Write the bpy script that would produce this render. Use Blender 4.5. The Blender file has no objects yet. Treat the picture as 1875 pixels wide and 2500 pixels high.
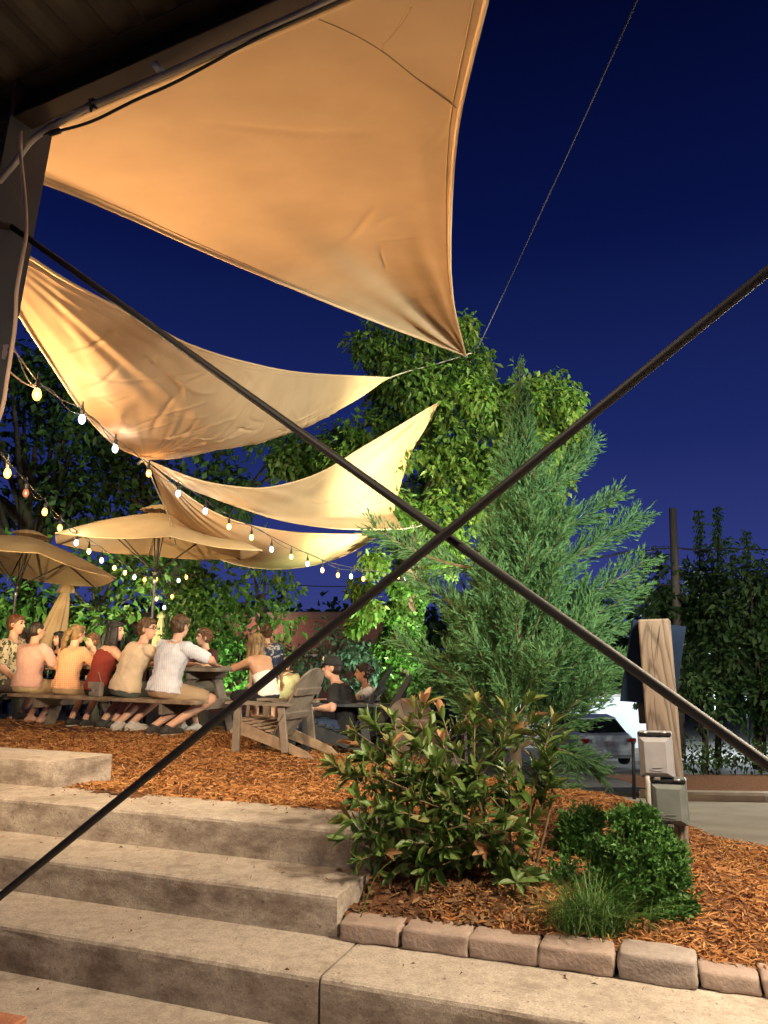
import bpy, bmesh, math, random
import numpy as np
from mathutils import Vector, Matrix

# ------------------------------------------------------------------ camera, sky, exposure
R = math.radians
EYE = 1.61
PITCH = 9.82
FPX = 1878.0
scene = bpy.context.scene
col = scene.collection
cam_d = bpy.data.cameras.new('camera')
cam = bpy.data.objects.new('camera', cam_d)
col.objects.link(cam)
cam.location = (0, 0, EYE)
cam.rotation_euler = (R(90 + PITCH), 0, 0)
cam_d.sensor_fit = 'VERTICAL'
cam_d.sensor_height = 36.0
cam_d.lens = 36.0 * FPX / 2500.0
cam_d.clip_start = 0.05
cam_d.clip_end = 600
scene.camera = cam

world = bpy.data.worlds.new('World')
scene.world = world
world.use_nodes = True
wn = world.node_tree
wn.nodes.clear()
w_out = wn.nodes.new('ShaderNodeOutputWorld')
w_bg = wn.nodes.new('ShaderNodeBackground')
w_sky = wn.nodes.new('ShaderNodeTexSky')
w_sky.sky_type = 'NISHITA'
w_sky.sun_disc = False
w_sky.sun_elevation = R(-1.5)          # the sun is down: a faint twilight under the town's night sky
w_sky.sun_rotation = R(200)
w_sky.dust_density = 0.0
w_sky.ozone_density = 6.0
w_tc = wn.nodes.new('ShaderNodeTexCoord')
w_sep = wn.nodes.new('ShaderNodeSeparateXYZ')
w_ramp = wn.nodes.new('ShaderNodeValToRGB')
wn.links.new(w_tc.outputs['Generated'], w_sep.inputs['Vector'])
wn.links.new(w_sep.outputs['Z'], w_ramp.inputs['Fac'])
for i_, (pos_, c_) in enumerate(((0.0, (.034, .044, .180)), (.09, (.024, .034, .160)), (.25, (.0085, .0165, .100)), (.48, (.0020, .0052, .046)), (.68, (.0005, .0017, .0165)), (1.0, (.0002, .0008, .009)))):
    e_ = w_ramp.color_ramp.elements[i_] if i_ < 2 else w_ramp.color_ramp.elements.new(pos_)
    e_.position = pos_; e_.color = (*c_, 1)
w_add = wn.nodes.new('ShaderNodeMix'); w_add.data_type = 'RGBA'; w_add.blend_type = 'ADD'
w_add.inputs['Factor'].default_value = 0.01
wn.links.new(w_ramp.outputs['Color'], w_add.inputs['A'])
wn.links.new(w_sky.outputs['Color'], w_add.inputs['B'])
w_bg.inputs['Strength'].default_value = 1.0
wn.links.new(w_add.outputs['Result'], w_bg.inputs['Color'])
wn.links.new(w_bg.outputs['Background'], w_out.inputs['Surface'])

vs = scene.view_settings
vs.view_transform = 'Standard'
vs.look = 'None'
vs.exposure = 0.3
vs.gamma = 1.0
vs.use_curve_mapping = False
scene.cycles.use_denoising = True
scene.cycles.max_bounces = 6
scene.cycles.diffuse_bounces = 3
scene.cycles.glossy_bounces = 2
scene.cycles.transmission_bounces = 4
scene.cycles.transparent_max_bounces = 6
scene.cycles.sample_clamp_indirect = 4.0
scene.cycles.sample_clamp_direct = 0.0
scene.cycles.caustics_reflective = False
scene.cycles.caustics_refractive = False

rng = np.random.default_rng(7)
random.seed(7)
CP, SP = math.cos(R(PITCH)), math.sin(R(PITCH))

# ------------------------------------------------------------------ survey helpers: photo pixel -> place in metres
def ray(px, py):
    u = (px - 937.5) / FPX
    v = (1250.0 - py) / FPX
    return (u, CP - v * SP, SP + v * CP)

def at(px, py, Y):
    r = ray(px, py)
    t = Y / r[1]
    return Vector((r[0] * t, Y, EYE + r[2] * t))

def onz(px, py, z):
    r = ray(px, py)
    t = (z - EYE) / r[2]
    return Vector((r[0] * t, r[1] * t, z))

def unit(v):
    v = Vector(v)
    return v.normalized() if v.length > 1e-9 else Vector((0, 0, 1))

# step frame: a runs left and away along the step edges, b runs up the flight
SO = Vector((-0.229, 4.017, 0))
AV = Vector((-0.935, 0.354, 0)).normalized()
BV = Vector((0.354, 0.935, 0)).normalized()
def ab(a, b, z=0.0):
    p = SO + AV * a + BV * b
    return Vector((p.x, p.y, z))
def to_ab(x, y):
    dx, dy = x - SO.x, y - SO.y
    return dx * AV.x + dy * AV.y, dx * BV.x + dy * BV.y

# open wall of the building: w runs left and away along the wall, n points out of the building
WPHI = R(26.5)
WV = Vector((-math.cos(WPHI), math.sin(WPHI), 0))
NV = Vector((math.sin(WPHI), math.cos(WPHI), 0))
WD = 1.95
def onwall(px, py, off=0.0):
    r = ray(px, py)
    t = (WD + off) / (r[0] * NV.x + r[1] * NV.y)
    return Vector((r[0] * t, r[1] * t, EYE + r[2] * t))

# ------------------------------------------------------------------ terrain
def sstep(x, a, b):
    t = np.clip((np.asarray(x, float) - a) / (b - a), 0, 1)
    return t * t * (3 - 2 * t)

def hg(x, y):
    x = np.asarray(x, float); y = np.asarray(y, float)
    right = np.clip(-0.66 - 0.115 * (y - 11.7), -2.6, 0.25)
    left = 0.45 - 0.42 * sstep(y, 10.5, 13.0) - np.clip(0.06 * (y - 13), 0, 1.8)
    w = sstep(x, -2.0, 3.0)
    return right * w + left * (1 - w)

_cp = []
for a_ in (0.15, 0.6, 1.2, 2.0, 3.0, 4.5):
    p_ = ab(a_, 0.95); _cp.append((p_.x, p_.y, 0.60))
for a_, b_, z_ in ((-0.12, 0.95, .44), (-0.10, 0.55, .35), (-0.1, 0.15, .29), (-0.6, .15, .285), (-1.2, .15, .28), (-1.9, .15, .27), (-2.6, .15, .25), (-1.0, .6, .37), (-0.5, .6, .37)):
    p_ = ab(a_, b_); _cp.append((p_.x, p_.y, z_))
_cp += [(1.55, 4.4, .43), (2.2, 5.3, .30), (1.5, 6.2, .43), (.6, 6.5, .53), (0, 8, .50), (-1, 7.6, .58), (-1.6, 9, .60), (-.45, 8.7, .46), (-.1, 9.4, .38), (2, 10, -.7), (3, 11, -1.2), (4, 13, -1.6), (-5, 10, .62), (-3, 7, .63), (-6, 7, .66), (-3, 9.2, .61),
        (1.6, 8.0, .1), (3, 7.5, -.35), (4, 9, -.7), (1, 12, -.05), (-1, 12.5, .0), (-3, 12.6, .3), (-6, 12.6, .4), (2.6, 4.6, .22), (3.2, 6, -.05), (0.2, 10.2, .40), (-2, 8.2, .61), (-4, 8.6, .62)]
_cp = np.array(_cp)
def hm(x, y):
    x = np.atleast_1d(np.asarray(x, float)); y = np.atleast_1d(np.asarray(y, float))
    d2 = (x[:, None] - _cp[None, :, 0]) ** 2 + (y[:, None] - _cp[None, :, 1]) ** 2 + 0.03
    w = d2 ** -1.6
    z = (w * _cp[None, :, 2]).sum(1) / w.sum(1)
    z = z + 0.012 * np.sin(3.1 * x + 1.3 * y) * np.sin(2.3 * y - x) + 0.008 * np.sin(7 * x + 2) * np.sin(6 * y)
    return z
def gz(x, y):
    return float(max(hm(x, y)[0], hg(x, y)))

# ------------------------------------------------------------------ scene-graph helpers
def base_of(o):
    p = Vector((0, 0, 0))
    while o is not None:
        p = p + o.location
        o = o.parent
    return p

def tag(o, label=None, cat=None, group=None, kind=None):
    if label: o['label'] = label
    if cat: o['category'] = cat
    if group: o['group'] = group
    if kind: o['kind'] = kind
    return o

def thing(name, loc, label, cat, group=None):
    o = bpy.data.objects.new(name, None)
    o.empty_display_size = 0.1
    o.location = loc
    col.objects.link(o)
    return tag(o, label, cat, group)

def link_mesh(name, me, parent=None, mats=()):
    for m in mats:
        me.materials.append(m)
    o = bpy.data.objects.new(name, me)
    col.objects.link(o)
    if parent is not None:
        o.parent = parent
    return o

def inst(name, me, parent, loc, rot=None, scale=None):
    """an object sharing mesh data; loc in world, rot a Matrix/Euler in world axes"""
    o = bpy.data.objects.new(name, me)
    col.objects.link(o)
    o.parent = parent
    o.location = Vector(loc) - (base_of(parent) if parent is not None else Vector((0, 0, 0)))
    if rot is not None:
        o.rotation_euler = rot.to_euler() if hasattr(rot, 'to_euler') and not isinstance(rot, Matrix) else (rot.to_3x3().to_euler() if isinstance(rot, Matrix) else rot)
    if scale is not None:
        o.scale = (scale, scale, scale) if not hasattr(scale, '__len__') else scale
    return o

class MB:
    """collects polygons; build() links them as one mesh object"""
    def __init__(s):
        s.v = []; s.f = []; s.mi = []
    def add(s, verts, faces, mi=0):
        n = len(s.v)
        s.v += [tuple(p) for p in verts]
        s.f += [tuple(i + n for i in f) for f in faces]
        s.mi += [mi] * len(faces)
        return s
    def cbox(s, c, ax, ay, az, hx, hy, hz, ch=0.004, mi=0):
        """chamfered box"""
        c = Vector(c); ax, ay, az = unit(ax), unit(ay), unit(az)
        ch = min(ch, hx * .6, hy * .6, hz * .6)
        idx = {}; vs_ = []
        for sx in (-1, 1):
            for sy in (-1, 1):
                for sz in (-1, 1):
                    for k in range(3):
                        q = [hx - ch, hy - ch, hz - ch]
                        q[k] += ch
                        idx[(sx, sy, sz, k)] = len(vs_)
                        vs_.append(c + ax * (sx * q[0]) + ay * (sy * q[1]) + az * (sz * q[2]))
        fs = []
        for k in range(3):
            i, j = (k + 1) % 3, (k + 2) % 3
            for sk in (-1, 1):
                loop = []
                for (si, sj) in ((-1, -1), (1, -1), (1, 1), (-1, 1)):
                    t = [0, 0, 0]; t[k] = sk; t[i] = si; t[j] = sj
                    loop.append(idx[(t[0], t[1], t[2], k)])
                fs.append(loop if sk > 0 else loop[::-1])
        for k in range(3):
            i, j = (k + 1) % 3, (k + 2) % 3
            for si in (-1, 1):
                for sj in (-1, 1):
                    t0 = [0, 0, 0]; t0[k] = -1; t0[i] = si; t0[j] = sj
                    t1 = list(t0); t1[k] = 1
                    q = [idx[(*t0, i)], idx[(*t0, j)], idx[(*t1, j)], idx[(*t1, i)]]
                    fs.append(q if si * sj < 0 else q[::-1])
        for sx in (-1, 1):
            for sy in (-1, 1):
                for sz in (-1, 1):
                    q = [idx[(sx, sy, sz, 0)], idx[(sx, sy, sz, 1)], idx[(sx, sy, sz, 2)]]
                    fs.append(q if sx * sy * sz > 0 else q[::-1])
        return s.add(vs_, fs, mi)
    def bar(s, p0, p1, w, h, up=(0, 0, 1), ch=0.004, mi=0):
        """board from p0 to p1, w wide across, h along up"""
        p0, p1 = Vector(p0), Vector(p1)
        ax = unit(p1 - p0)
        ay = unit(Vector(up).cross(ax))
        az = ax.cross(ay)
        return s.cbox((p0 + p1) / 2, ax, ay, az, (p1 - p0).length / 2, w / 2, h / 2, ch, mi)
    def tube(s, pts, rad, n=8, cap=True, mi=0, squash=None):
        pts = [Vector(p) for p in pts]
        m = len(pts)
        rad = [rad] * m if not hasattr(rad, '__len__') else rad
        up = Vector((0, 0, 1))
        d0 = unit(pts[1] - pts[0])
        nrm = unit(up.cross(d0)) if abs(d0.z) < .95 else unit(Vector((1, 0, 0)).cross(d0))
        vs_, fs = [], []
        for i in range(m):
            d = unit(pts[min(i + 1, m - 1)] - pts[max(i - 1, 0)])
            nrm = unit(nrm - d * nrm.dot(d))
            bn = d.cross(nrm)
            for k in range(n):
                a = 2 * math.pi * k / n
                vs_.append(pts[i] + (nrm * math.cos(a) + bn * math.sin(a)) * rad[i])
        for i in range(m - 1):
            for k in range(n):
                k2 = (k + 1) % n
                fs.append((i * n + k, i * n + k2, (i + 1) * n + k2, (i + 1) * n + k))
        if cap:
            fs.append(tuple(range(n - 1, -1, -1)))
            fs.append(tuple(range((m - 1) * n, m * n)))
        return s.add(vs_, fs, mi)
    def capsule(s, p0, r0, p1, r1, n=12, mi=0):
        p0, p1 = Vector(p0), Vector(p1)
        d = unit(p1 - p0)
        pts, rr = [], []
        for k in range(3):
            a = math.pi / 2 * (1 - k / 3)
            pts.append(p0 - d * (r0 * math.sin(a))); rr.append(max(r0 * math.cos(a), r0 * .05))
        pts += [p0, p1]; rr += [r0, r1]
        for k in range(1, 4):
            a = math.pi / 2 * (k / 3)
            pts.append(p1 + d * (r1 * math.sin(a))); rr.append(max(r1 * math.cos(a), r1 * .05))
        return s.tube(pts, rr, n, True, mi)
    def ell(s, c, ax, ay, az, n=14, m=9, mi=0):
        """ellipsoid, ax ay az are full axis vectors"""
        c, ax, ay, az = Vector(c), Vector(ax), Vector(ay), Vector(az)
        vs_ = [c - az]
        for i in range(1, m):
            t = -math.pi / 2 + math.pi * i / m
            for k in range(n):
                a = 2 * math.pi * k / n
                vs_.append(c + ax * (math.cos(t) * math.cos(a)) + ay * (math.cos(t) * math.sin(a)) + az * math.sin(t))
        vs_.append(c + az)
        fs = []
        for k in range(n):
            fs.append((0, 1 + (k + 1) % n, 1 + k))
        for i in range(m - 2):
            for k in range(n):
                k2 = (k + 1) % n
                fs.append((1 + i * n + k, 1 + i * n + k2, 1 + (i + 1) * n + k2, 1 + (i + 1) * n + k))
        L = len(vs_) - 1
        for k in range(n):
            fs.append((L, 1 + (m - 2) * n + k, 1 + (m - 2) * n + (k + 1) % n))
        return s.add(vs_, fs, mi)
    def loft(s, rings, cap=True, mi=0):
        n = len(rings[0]); vs_ = []; fs = []
        for r in rings: vs_ += list(r)
        for i in range(len(rings) - 1):
            for k in range(n):
                k2 = (k + 1) % n
                fs.append((i * n + k, i * n + k2, (i + 1) * n + k2, (i + 1) * n + k))
        if cap:
            fs.append(tuple(range(n - 1, -1, -1)))
            fs.append(tuple(range((len(rings) - 1) * n, len(rings) * n)))
        return s.add(vs_, fs, mi)
    def lathe(s, c, prof, n=16, axis=(0, 0, 1), mi=0, cap=True):
        c = Vector(c); az = unit(axis)
        ax = unit(az.orthogonal()); ay = az.cross(ax)
        rings = [[c + az * h + (ax * math.cos(2 * math.pi * k / n) + ay * math.sin(2 * math.pi * k / n)) * r for k in range(n)] for r, h in prof]
        return s.loft(rings, cap, mi)
    def mesh(s, name, off=Vector((0, 0, 0))):
        me = bpy.data.meshes.new(name)
        me.from_pydata([(p[0] - off[0], p[1] - off[1], p[2] - off[2]) for p in s.v], [], s.f)
        return me
    def build(s, name, mats, parent=None, smooth=False, base=None):
        off = base_of(parent) if parent is not None else (Vector(base) if base is not None else Vector((0, 0, 0)))
        me = s.mesh(name, off)
        mats = mats if isinstance(mats, (list, tuple)) else [mats]
        for m in mats: me.materials.append(m)
        if any(s.mi): me.polygons.foreach_set('material_index', s.mi)
        if smooth: me.polygons.foreach_set('use_smooth', [True] * len(me.polygons))
        me.update()
        o = bpy.data.objects.new(name, me)
        col.objects.link(o)
        if parent is not None: o.parent = parent
        elif base is not None: o.location = base
        return o

def np_mesh(name, V, F, mats, parent=None, smooth=False, mi=None, kind=None):
    """V (n,3) world floats, F (m,3|4) ints"""
    off = base_of(parent) if parent is not None else Vector((0, 0, 0))
    V = np.asarray(V, np.float32) - np.array(off, np.float32)
    F = np.asarray(F, np.int32)
    me = bpy.data.meshes.new(name)
    k = F.shape[1]
    me.vertices.add(len(V)); me.vertices.foreach_set('co', V.ravel())
    me.loops.add(F.size); me.loops.foreach_set('vertex_index', F.ravel())
    me.polygons.add(len(F))
    me.polygons.foreach_set('loop_start', np.arange(0, F.size, k, dtype=np.int32))
    for m in (mats if isinstance(mats, (list, tuple)) else [mats]): me.materials.append(m)
    if mi is not None: me.polygons.foreach_set('material_index', np.asarray(mi, np.int32))
    if smooth: me.polygons.foreach_set('use_smooth', np.ones(len(F), bool))
    me.update(calc_edges=True)
    me.validate()
    o = bpy.data.objects.new(name, me)
    col.objects.link(o)
    if parent is not None: o.parent = parent
    if kind: o['kind'] = kind
    return o

def spline(pts, n):
    """Catmull-Rom through pts, resampled to n points evenly by length"""
    P = np.array([list(p) for p in pts], float)
    if len(P) == 2:
        t = np.linspace(0, 1, n)[:, None]
        return P[0] * (1 - t) + P[1] * t
    Q = np.vstack([2 * P[0] - P[1], P, 2 * P[-1] - P[-2]])
    out = []
    for i in range(len(P) - 1):
        p0, p1, p2, p3 = Q[i], Q[i + 1], Q[i + 2], Q[i + 3]
        t = np.linspace(0, 1, 16, endpoint=False)[:, None]
        out.append(.5 * (2 * p1 + (p2 - p0) * t + (2 * p0 - 5 * p1 + 4 * p2 - p3) * t ** 2 + (3 * p1 - p0 - 3 * p2 + p3) * t ** 3))
    out.append(P[-1:])
    C = np.vstack(out)
    L = np.concatenate([[0], np.cumsum(np.linalg.norm(np.diff(C, axis=0), axis=1))])
    s_ = np.linspace(0, L[-1], n)
    return np.stack([np.interp(s_, L, C[:, k]) for k in range(3)], 1)

# ------------------------------------------------------------------ materials
def mat(name, c1, c2=None, scale=6.0, rough=0.7, bump=0.0, bscale=40.0, stretch=None, metal=0.0, spec=0.4, detail=6.0,
        c3=None, c3scale=1.2, c3lo=.5, c3hi=.7, transl=0.0, tcol=None, bstretch=None, ramp=(.35, .65), coat=0.0, sheen=0.0, bdist=.02):
    m = bpy.data.materials.new(name)
    m.use_nodes = True
    nt = m.node_tree; N = nt.nodes; L = nt.links
    b = N['Principled BSDF']
    out = N['Material Output']
    b.inputs['Roughness'].default_value = rough
    b.inputs['Metallic'].default_value = metal
    b.inputs['Specular IOR Level'].default_value = spec
    if coat: b.inputs['Coat Weight'].default_value = coat
    if sheen: b.inputs['Sheen Weight'].default_value = sheen
    tc = N.new('ShaderNodeTexCoord')
    def coord(st):
        if st is None: return tc.outputs['Object']
        mp = N.new('ShaderNodeMapping'); mp.inputs['Scale'].default_value = st
        L.new(tc.outputs['Object'], mp.inputs['Vector'])
        return mp.outputs['Vector']
    csock = None
    if c2 is not None:
        nz = N.new('ShaderNodeTexNoise'); nz.inputs['Scale'].default_value = scale; nz.inputs['Detail'].default_value = detail
        L.new(coord(stretch), nz.inputs['Vector'])
        rp = N.new('ShaderNodeValToRGB')
        rp.color_ramp.elements[0].position, rp.color_ramp.elements[1].position = ramp
        rp.color_ramp.elements[0].color = (*c1, 1); rp.color_ramp.elements[1].color = (*c2, 1)
        L.new(nz.outputs['Fac'], rp.inputs['Fac'])
        csock = rp.outputs['Color']
        if c3 is not None:
            n3 = N.new('ShaderNodeTexNoise'); n3.inputs['Scale'].default_value = c3scale; n3.inputs['Detail'].default_value = 8
            n3.inputs['Roughness'].default_value = .65
            L.new(tc.outputs['Object'], n3.inputs['Vector'])
            r3 = N.new('ShaderNodeMapRange'); r3.inputs['From Min'].default_value = c3lo; r3.inputs['From Max'].default_value = c3hi
            L.new(n3.outputs['Fac'], r3.inputs['Value'])
            mx = N.new('ShaderNodeMix'); mx.data_type = 'RGBA'
            L.new(r3.outputs['Result'], mx.inputs['Factor']); L.new(csock, mx.inputs['A']); mx.inputs['B'].default_value = (*c3, 1)
            csock = mx.outputs['Result']
        L.new(csock, b.inputs['Base Color'])
    else:
        b.inputs['Base Color'].default_value = (*c1, 1)
    if bump:
        nb = N.new('ShaderNodeTexNoise'); nb.inputs['Scale'].default_value = bscale; nb.inputs['Detail'].default_value = 5
        L.new(coord(bstretch if bstretch is not None else stretch), nb.inputs['Vector'])
        bp = N.new('ShaderNodeBump'); bp.inputs['Strength'].default_value = bump; bp.inputs['Distance'].default_value = bdist
        L.new(nb.outputs['Fac'], bp.inputs['Height']); L.new(bp.outputs['Normal'], b.inputs['Normal'])
    if transl:
        tr = N.new('ShaderNodeBsdfTranslucent')
        if tcol is not None: tr.inputs['Color'].default_value = (*tcol, 1)
        elif csock is not None: L.new(csock, tr.inputs['Color'])
        else: tr.inputs['Color'].default_value = (*c1, 1)
        ms = N.new('ShaderNodeMixShader'); ms.inputs['Fac'].default_value = transl
        L.new(b.outputs['BSDF'], ms.inputs[1]); L.new(tr.outputs['BSDF'], ms.inputs[2])
        L.new(ms.outputs['Shader'], out.inputs['Surface'])
    return m

def leafmat(name, cols, rough=.5, transl=.3, scale=2.2, spec=.35):
    """leaf colour varies through the crown by a noise and from leaf to leaf by a random per island"""
    m = bpy.data.materials.new(name); m.use_nodes = True
    N = m.node_tree.nodes; L = m.node_tree.links
    b = N['Principled BSDF']; out = N['Material Output']
    b.inputs['Roughness'].default_value = rough; b.inputs['Specular IOR Level'].default_value = spec
    g = N.new('ShaderNodeNewGeometry')
    tc = N.new('ShaderNodeTexCoord')
    nz = N.new('ShaderNodeTexNoise'); nz.inputs['Scale'].default_value = scale; nz.inputs['Detail'].default_value = 3
    L.new(tc.outputs['Object'], nz.inputs['Vector'])
    ad = N.new('ShaderNodeMath'); ad.operation = 'MULTIPLY_ADD'; ad.inputs[1].default_value = .55; 
    L.new(g.outputs['Random Per Island'], ad.inputs[0])
    sc = N.new('ShaderNodeMath'); sc.operation = 'MULTIPLY'; sc.inputs[1].default_value = .5
    L.new(nz.outputs['Fac'], sc.inputs[0]); L.new(sc.outputs[0], ad.inputs[2])
    rp = N.new('ShaderNodeValToRGB')
    el = rp.color_ramp.elements
    while len(el) < len(cols): el.new(.5)
    for i, c in enumerate(cols):
        el[i].position = .1 + .75 * i / max(1, len(cols) - 1); el[i].color = (*c, 1)
    L.new(ad.outputs[0], rp.inputs['Fac'])
    L.new(rp.outputs['Color'], b.inputs['Base Color'])
    tr = N.new('ShaderNodeBsdfTranslucent'); L.new(rp.outputs['Color'], tr.inputs['Color'])
    ms = N.new('ShaderNodeMixShader'); ms.inputs['Fac'].default_value = transl
    L.new(b.outputs['BSDF'], ms.inputs[1]); L.new(tr.outputs['BSDF'], ms.inputs[2]); L.new(ms.outputs['Shader'], out.inputs['Surface'])
    return m

def emit(name, c, s):
    m = bpy.data.materials.new(name); m.use_nodes = True
    N = m.node_tree.nodes; N.clear()
    e = N.new('ShaderNodeEmission'); e.inputs['Color'].default_value = (*c, 1); e.inputs['Strength'].default_value = s
    o = N.new('ShaderNodeOutputMaterial'); m.node_tree.links.new(e.outputs['Emission'], o.inputs['Surface'])
    return m
M = {}
def concretemat():
    """cast concrete: broad tone drift, mottling, fine grain, dark specks and grimy blotches"""
    m = bpy.data.materials.new('concrete'); m.use_nodes = True
    N = m.node_tree.nodes; L = m.node_tree.links; b = N['Principled BSDF']
    b.inputs['Roughness'].default_value = .9; b.inputs['Specular IOR Level'].default_value = .25
    tc = N.new('ShaderNodeTexCoord')
    def noise(sc, det=6, ro=.6, st=None):
        n = N.new('ShaderNodeTexNoise'); n.inputs['Scale'].default_value = sc; n.inputs['Detail'].default_value = det; n.inputs['Roughness'].default_value = ro
        if st:
            mp = N.new('ShaderNodeMapping'); mp.inputs['Scale'].default_value = st; L.new(tc.outputs['Object'], mp.inputs['Vector']); L.new(mp.outputs['Vector'], n.inputs['Vector'])
        else: L.new(tc.outputs['Object'], n.inputs['Vector'])
        return n.outputs['Fac']
    def rng_(s, lo, hi, a=0., c=1.):
        r = N.new('ShaderNodeMapRange'); r.inputs['From Min'].default_value = lo; r.inputs['From Max'].default_value = hi; r.inputs['To Min'].default_value = a; r.inputs['To Max'].default_value = c
        L.new(s, r.inputs['Value']); return r.outputs['Result']
    def mix(f, A, B):
        x = N.new('ShaderNodeMix'); x.data_type = 'RGBA'; L.new(f, x.inputs['Factor'])
        for s_, v in (('A', A), ('B', B)):
            if isinstance(v, tuple): x.inputs[s_].default_value = (*v, 1)
            else: L.new(v, x.inputs[s_])
        return x.outputs['Result']
    c = mix(rng_(noise(1.6, 8, .65), .35, .65), (.46, .405, .335), (.61, .545, .46))
    c = mix(rng_(noise(14, 10, .75), .44, .72, 0, .75), c, (.25, .20, .155))
    c = mix(rng_(noise(90, 6, .75), .42, .68, 0, .6), c, (.22, .18, .145))
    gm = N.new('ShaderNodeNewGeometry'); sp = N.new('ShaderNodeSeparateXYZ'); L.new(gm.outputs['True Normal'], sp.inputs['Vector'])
    # grime stains the upright faces; extra cover by face normal also paints in riser shade
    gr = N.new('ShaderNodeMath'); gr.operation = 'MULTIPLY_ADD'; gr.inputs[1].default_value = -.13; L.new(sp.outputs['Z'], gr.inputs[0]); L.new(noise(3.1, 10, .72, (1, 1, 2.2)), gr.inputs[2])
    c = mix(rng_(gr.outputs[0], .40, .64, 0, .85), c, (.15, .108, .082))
    c = mix(rng_(noise(45, 2, .5), .68, .74, 0, .7), c, (.10, .075, .06))
    L.new(c, b.inputs['Base Color'])
    bp = N.new('ShaderNodeBump'); bp.inputs['Strength'].default_value = .7; bp.inputs['Distance'].default_value = .010
    L.new(noise(55, 10, .75), bp.inputs['Height']); L.new(bp.outputs['Normal'], b.inputs['Normal'])
    return m
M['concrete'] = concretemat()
M['paver'] = mat('paver_stone', (.30, .225, .185), (.41, .32, .265), 7, .9, .5, 55, c3=(.20, .155, .13), c3scale=6, c3lo=.5, c3hi=.8, bdist=.01)
M['paver_grey'] = mat('paver_stone_grey', (.27, .225, .195), (.38, .33, .29), 7, .9, .5, 55, c3=(.17, .14, .12), c3scale=6, c3lo=.5, c3hi=.8, bdist=.01)
M['brick'] = mat('paving_brick', (.36, .14, .08), (.48, .22, .12), 14, .85, .4, 70)
M['soil'] = mat('mulch_base', (.10, .042, .018), (.20, .085, .034), 30, .95, .8, 60, bdist=.03)
M['earth'] = mat('dark_earth', (.035, .03, .022), (.07, .06, .04), 2.0, .95, .4, 30)
M['asphalt'] = mat('asphalt', (.10, .095, .085), (.17, .16, .14), 3, .9, .3, 120)
M['drive'] = mat('driveway_concrete', (.26, .22, .17), (.36, .31, .24), 1.5, .9, .2, 80, c3=(.16, .13, .10), c3scale=1.0, c3lo=.55, c3hi=.8)
M['kerb'] = mat('kerb_concrete', (.33, .30, .26), (.45, .42, .37), 4, .9, .2, 60)
M['rod'] = mat('steel_rod', (.006, .0045, .0042), (.012, .009, .008), 20, .6, 0, 90, c3=(.022, .014, .011), c3scale=9, c3lo=.62, c3hi=.8, spec=.45)
M['steel'] = mat('painted_steel', (.055, .037, .037), (.08, .055, .053), 5, .5, .05, 40)
M['steel_dark'] = mat('dark_painted_steel', (.020, .014, .011), (.032, .022, .018), 5, .55, .05, 40, c3=(.055, .04, .032), c3scale=6, c3lo=.62, c3hi=.8)
M['chip'] = mat('bare_primer', (.5, .40, .40))
M['roofpan'] = mat('roof_sheet', (.05, .04, .03), (.09, .07, .05), 4, .6)
M['conduit'] = mat('conduit', (.28, .25, .22), (.38, .34, .30), 10, .4, metal=.6)
M['blackcable'] = mat('black_cable', (.012, .011, .011), rough=.5)
M['cord'] = mat('pale_cord', (.55, .36, .24), (.62, .42, .28), 10, .5)
M['clearplastic'] = mat('clear_plastic', (.5, .5, .48), rough=.25)
M['rope'] = mat('rope', (.28, .25, .2), (.4, .36, .3), 60, .8)
M['wire'] = mat('thin_wire', (.05, .05, .06), rough=.5)
M['galv'] = mat('galvanised', (.4, .4, .4), (.5, .5, .5), 20, .35, metal=.8)
M['sail'] = mat('sail_cloth', (.52, .355, .205), (.57, .39, .228), 3, .85, .10, 500, transl=.22, spec=.04, bdist=.004)
M['sail_crumpled'] = mat('crumpled_sail_cloth', (.50, .335, .185), (.55, .372, .208), 3, .9, .32, 3.2, transl=.22, spec=.04, bdist=.10)
for n_ in M['sail_crumpled'].node_tree.nodes:
    if n_.type == 'TEX_NOISE' and abs(n_.inputs['Scale'].default_value - 3.2) < .01:
        n_.noise_type = 'RIDGED_MULTIFRACTAL'; n_.inputs['Detail'].default_value = 3; n_.inputs['Distortion'].default_value = .8
M['hem'] = mat('sail_hem', (.54, .37, .21), (.58, .41, .24), 8, .8, .1, 200, spec=.2)
M['canopy'] = mat('parasol_cloth', (.68, .50, .28), (.74, .56, .32), 4, .85, .08, 300, transl=.45, spec=.15, bdist=.004)
M['pole'] = mat('parasol_pole', (.03, .026, .024), rough=.35, spec=.5)
M['alu'] = mat('aluminium', (.6, .6, .6), rough=.3, metal=.8)
M['wood'] = mat('weathered_wood', (.14, .11, .085), (.27, .22, .17), 5, .85, .5, 14, stretch=(1, 1, 1), c3=(.09, .07, .055), c3scale=5, c3lo=.55, c3hi=.8, bdist=.006)
M['wood_tan'] = mat('tan_weathered_wood', (.19, .13, .085), (.36, .26, .17), 7, .85, .5, 25, c3=(.11, .08, .05), c3scale=4, c3lo=.55, c3hi=.78, bdist=.006)
M['darkchair'] = mat('dark_poly', (.025, .028, .03), (.04, .043, .045), 8, .5)
M['bark'] = mat('bark', (.06, .045, .03), (.14, .105, .07), 9, .95, .9, 22, stretch=(1, 1, .25), bdist=.03)
M['darkbark'] = mat('dark_bark', (.03, .022, .016), (.07, .05, .035), 9, .95, .8, 22, stretch=(1, 1, .25), bdist=.03)
M['twig'] = mat('twig', (.10, .07, .035), (.17, .12, .06), 20, .8)
M['blade'] = leafmat('grass_blade', [(.035, .09, .02), (.06, .15, .03), (.14, .2, .06)], .5, .25)
M['glass'] = None
M['sign'] = mat('sign_board', (.007, .014, .032), (.012, .022, .045), 3, .85, spec=.05)
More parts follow.
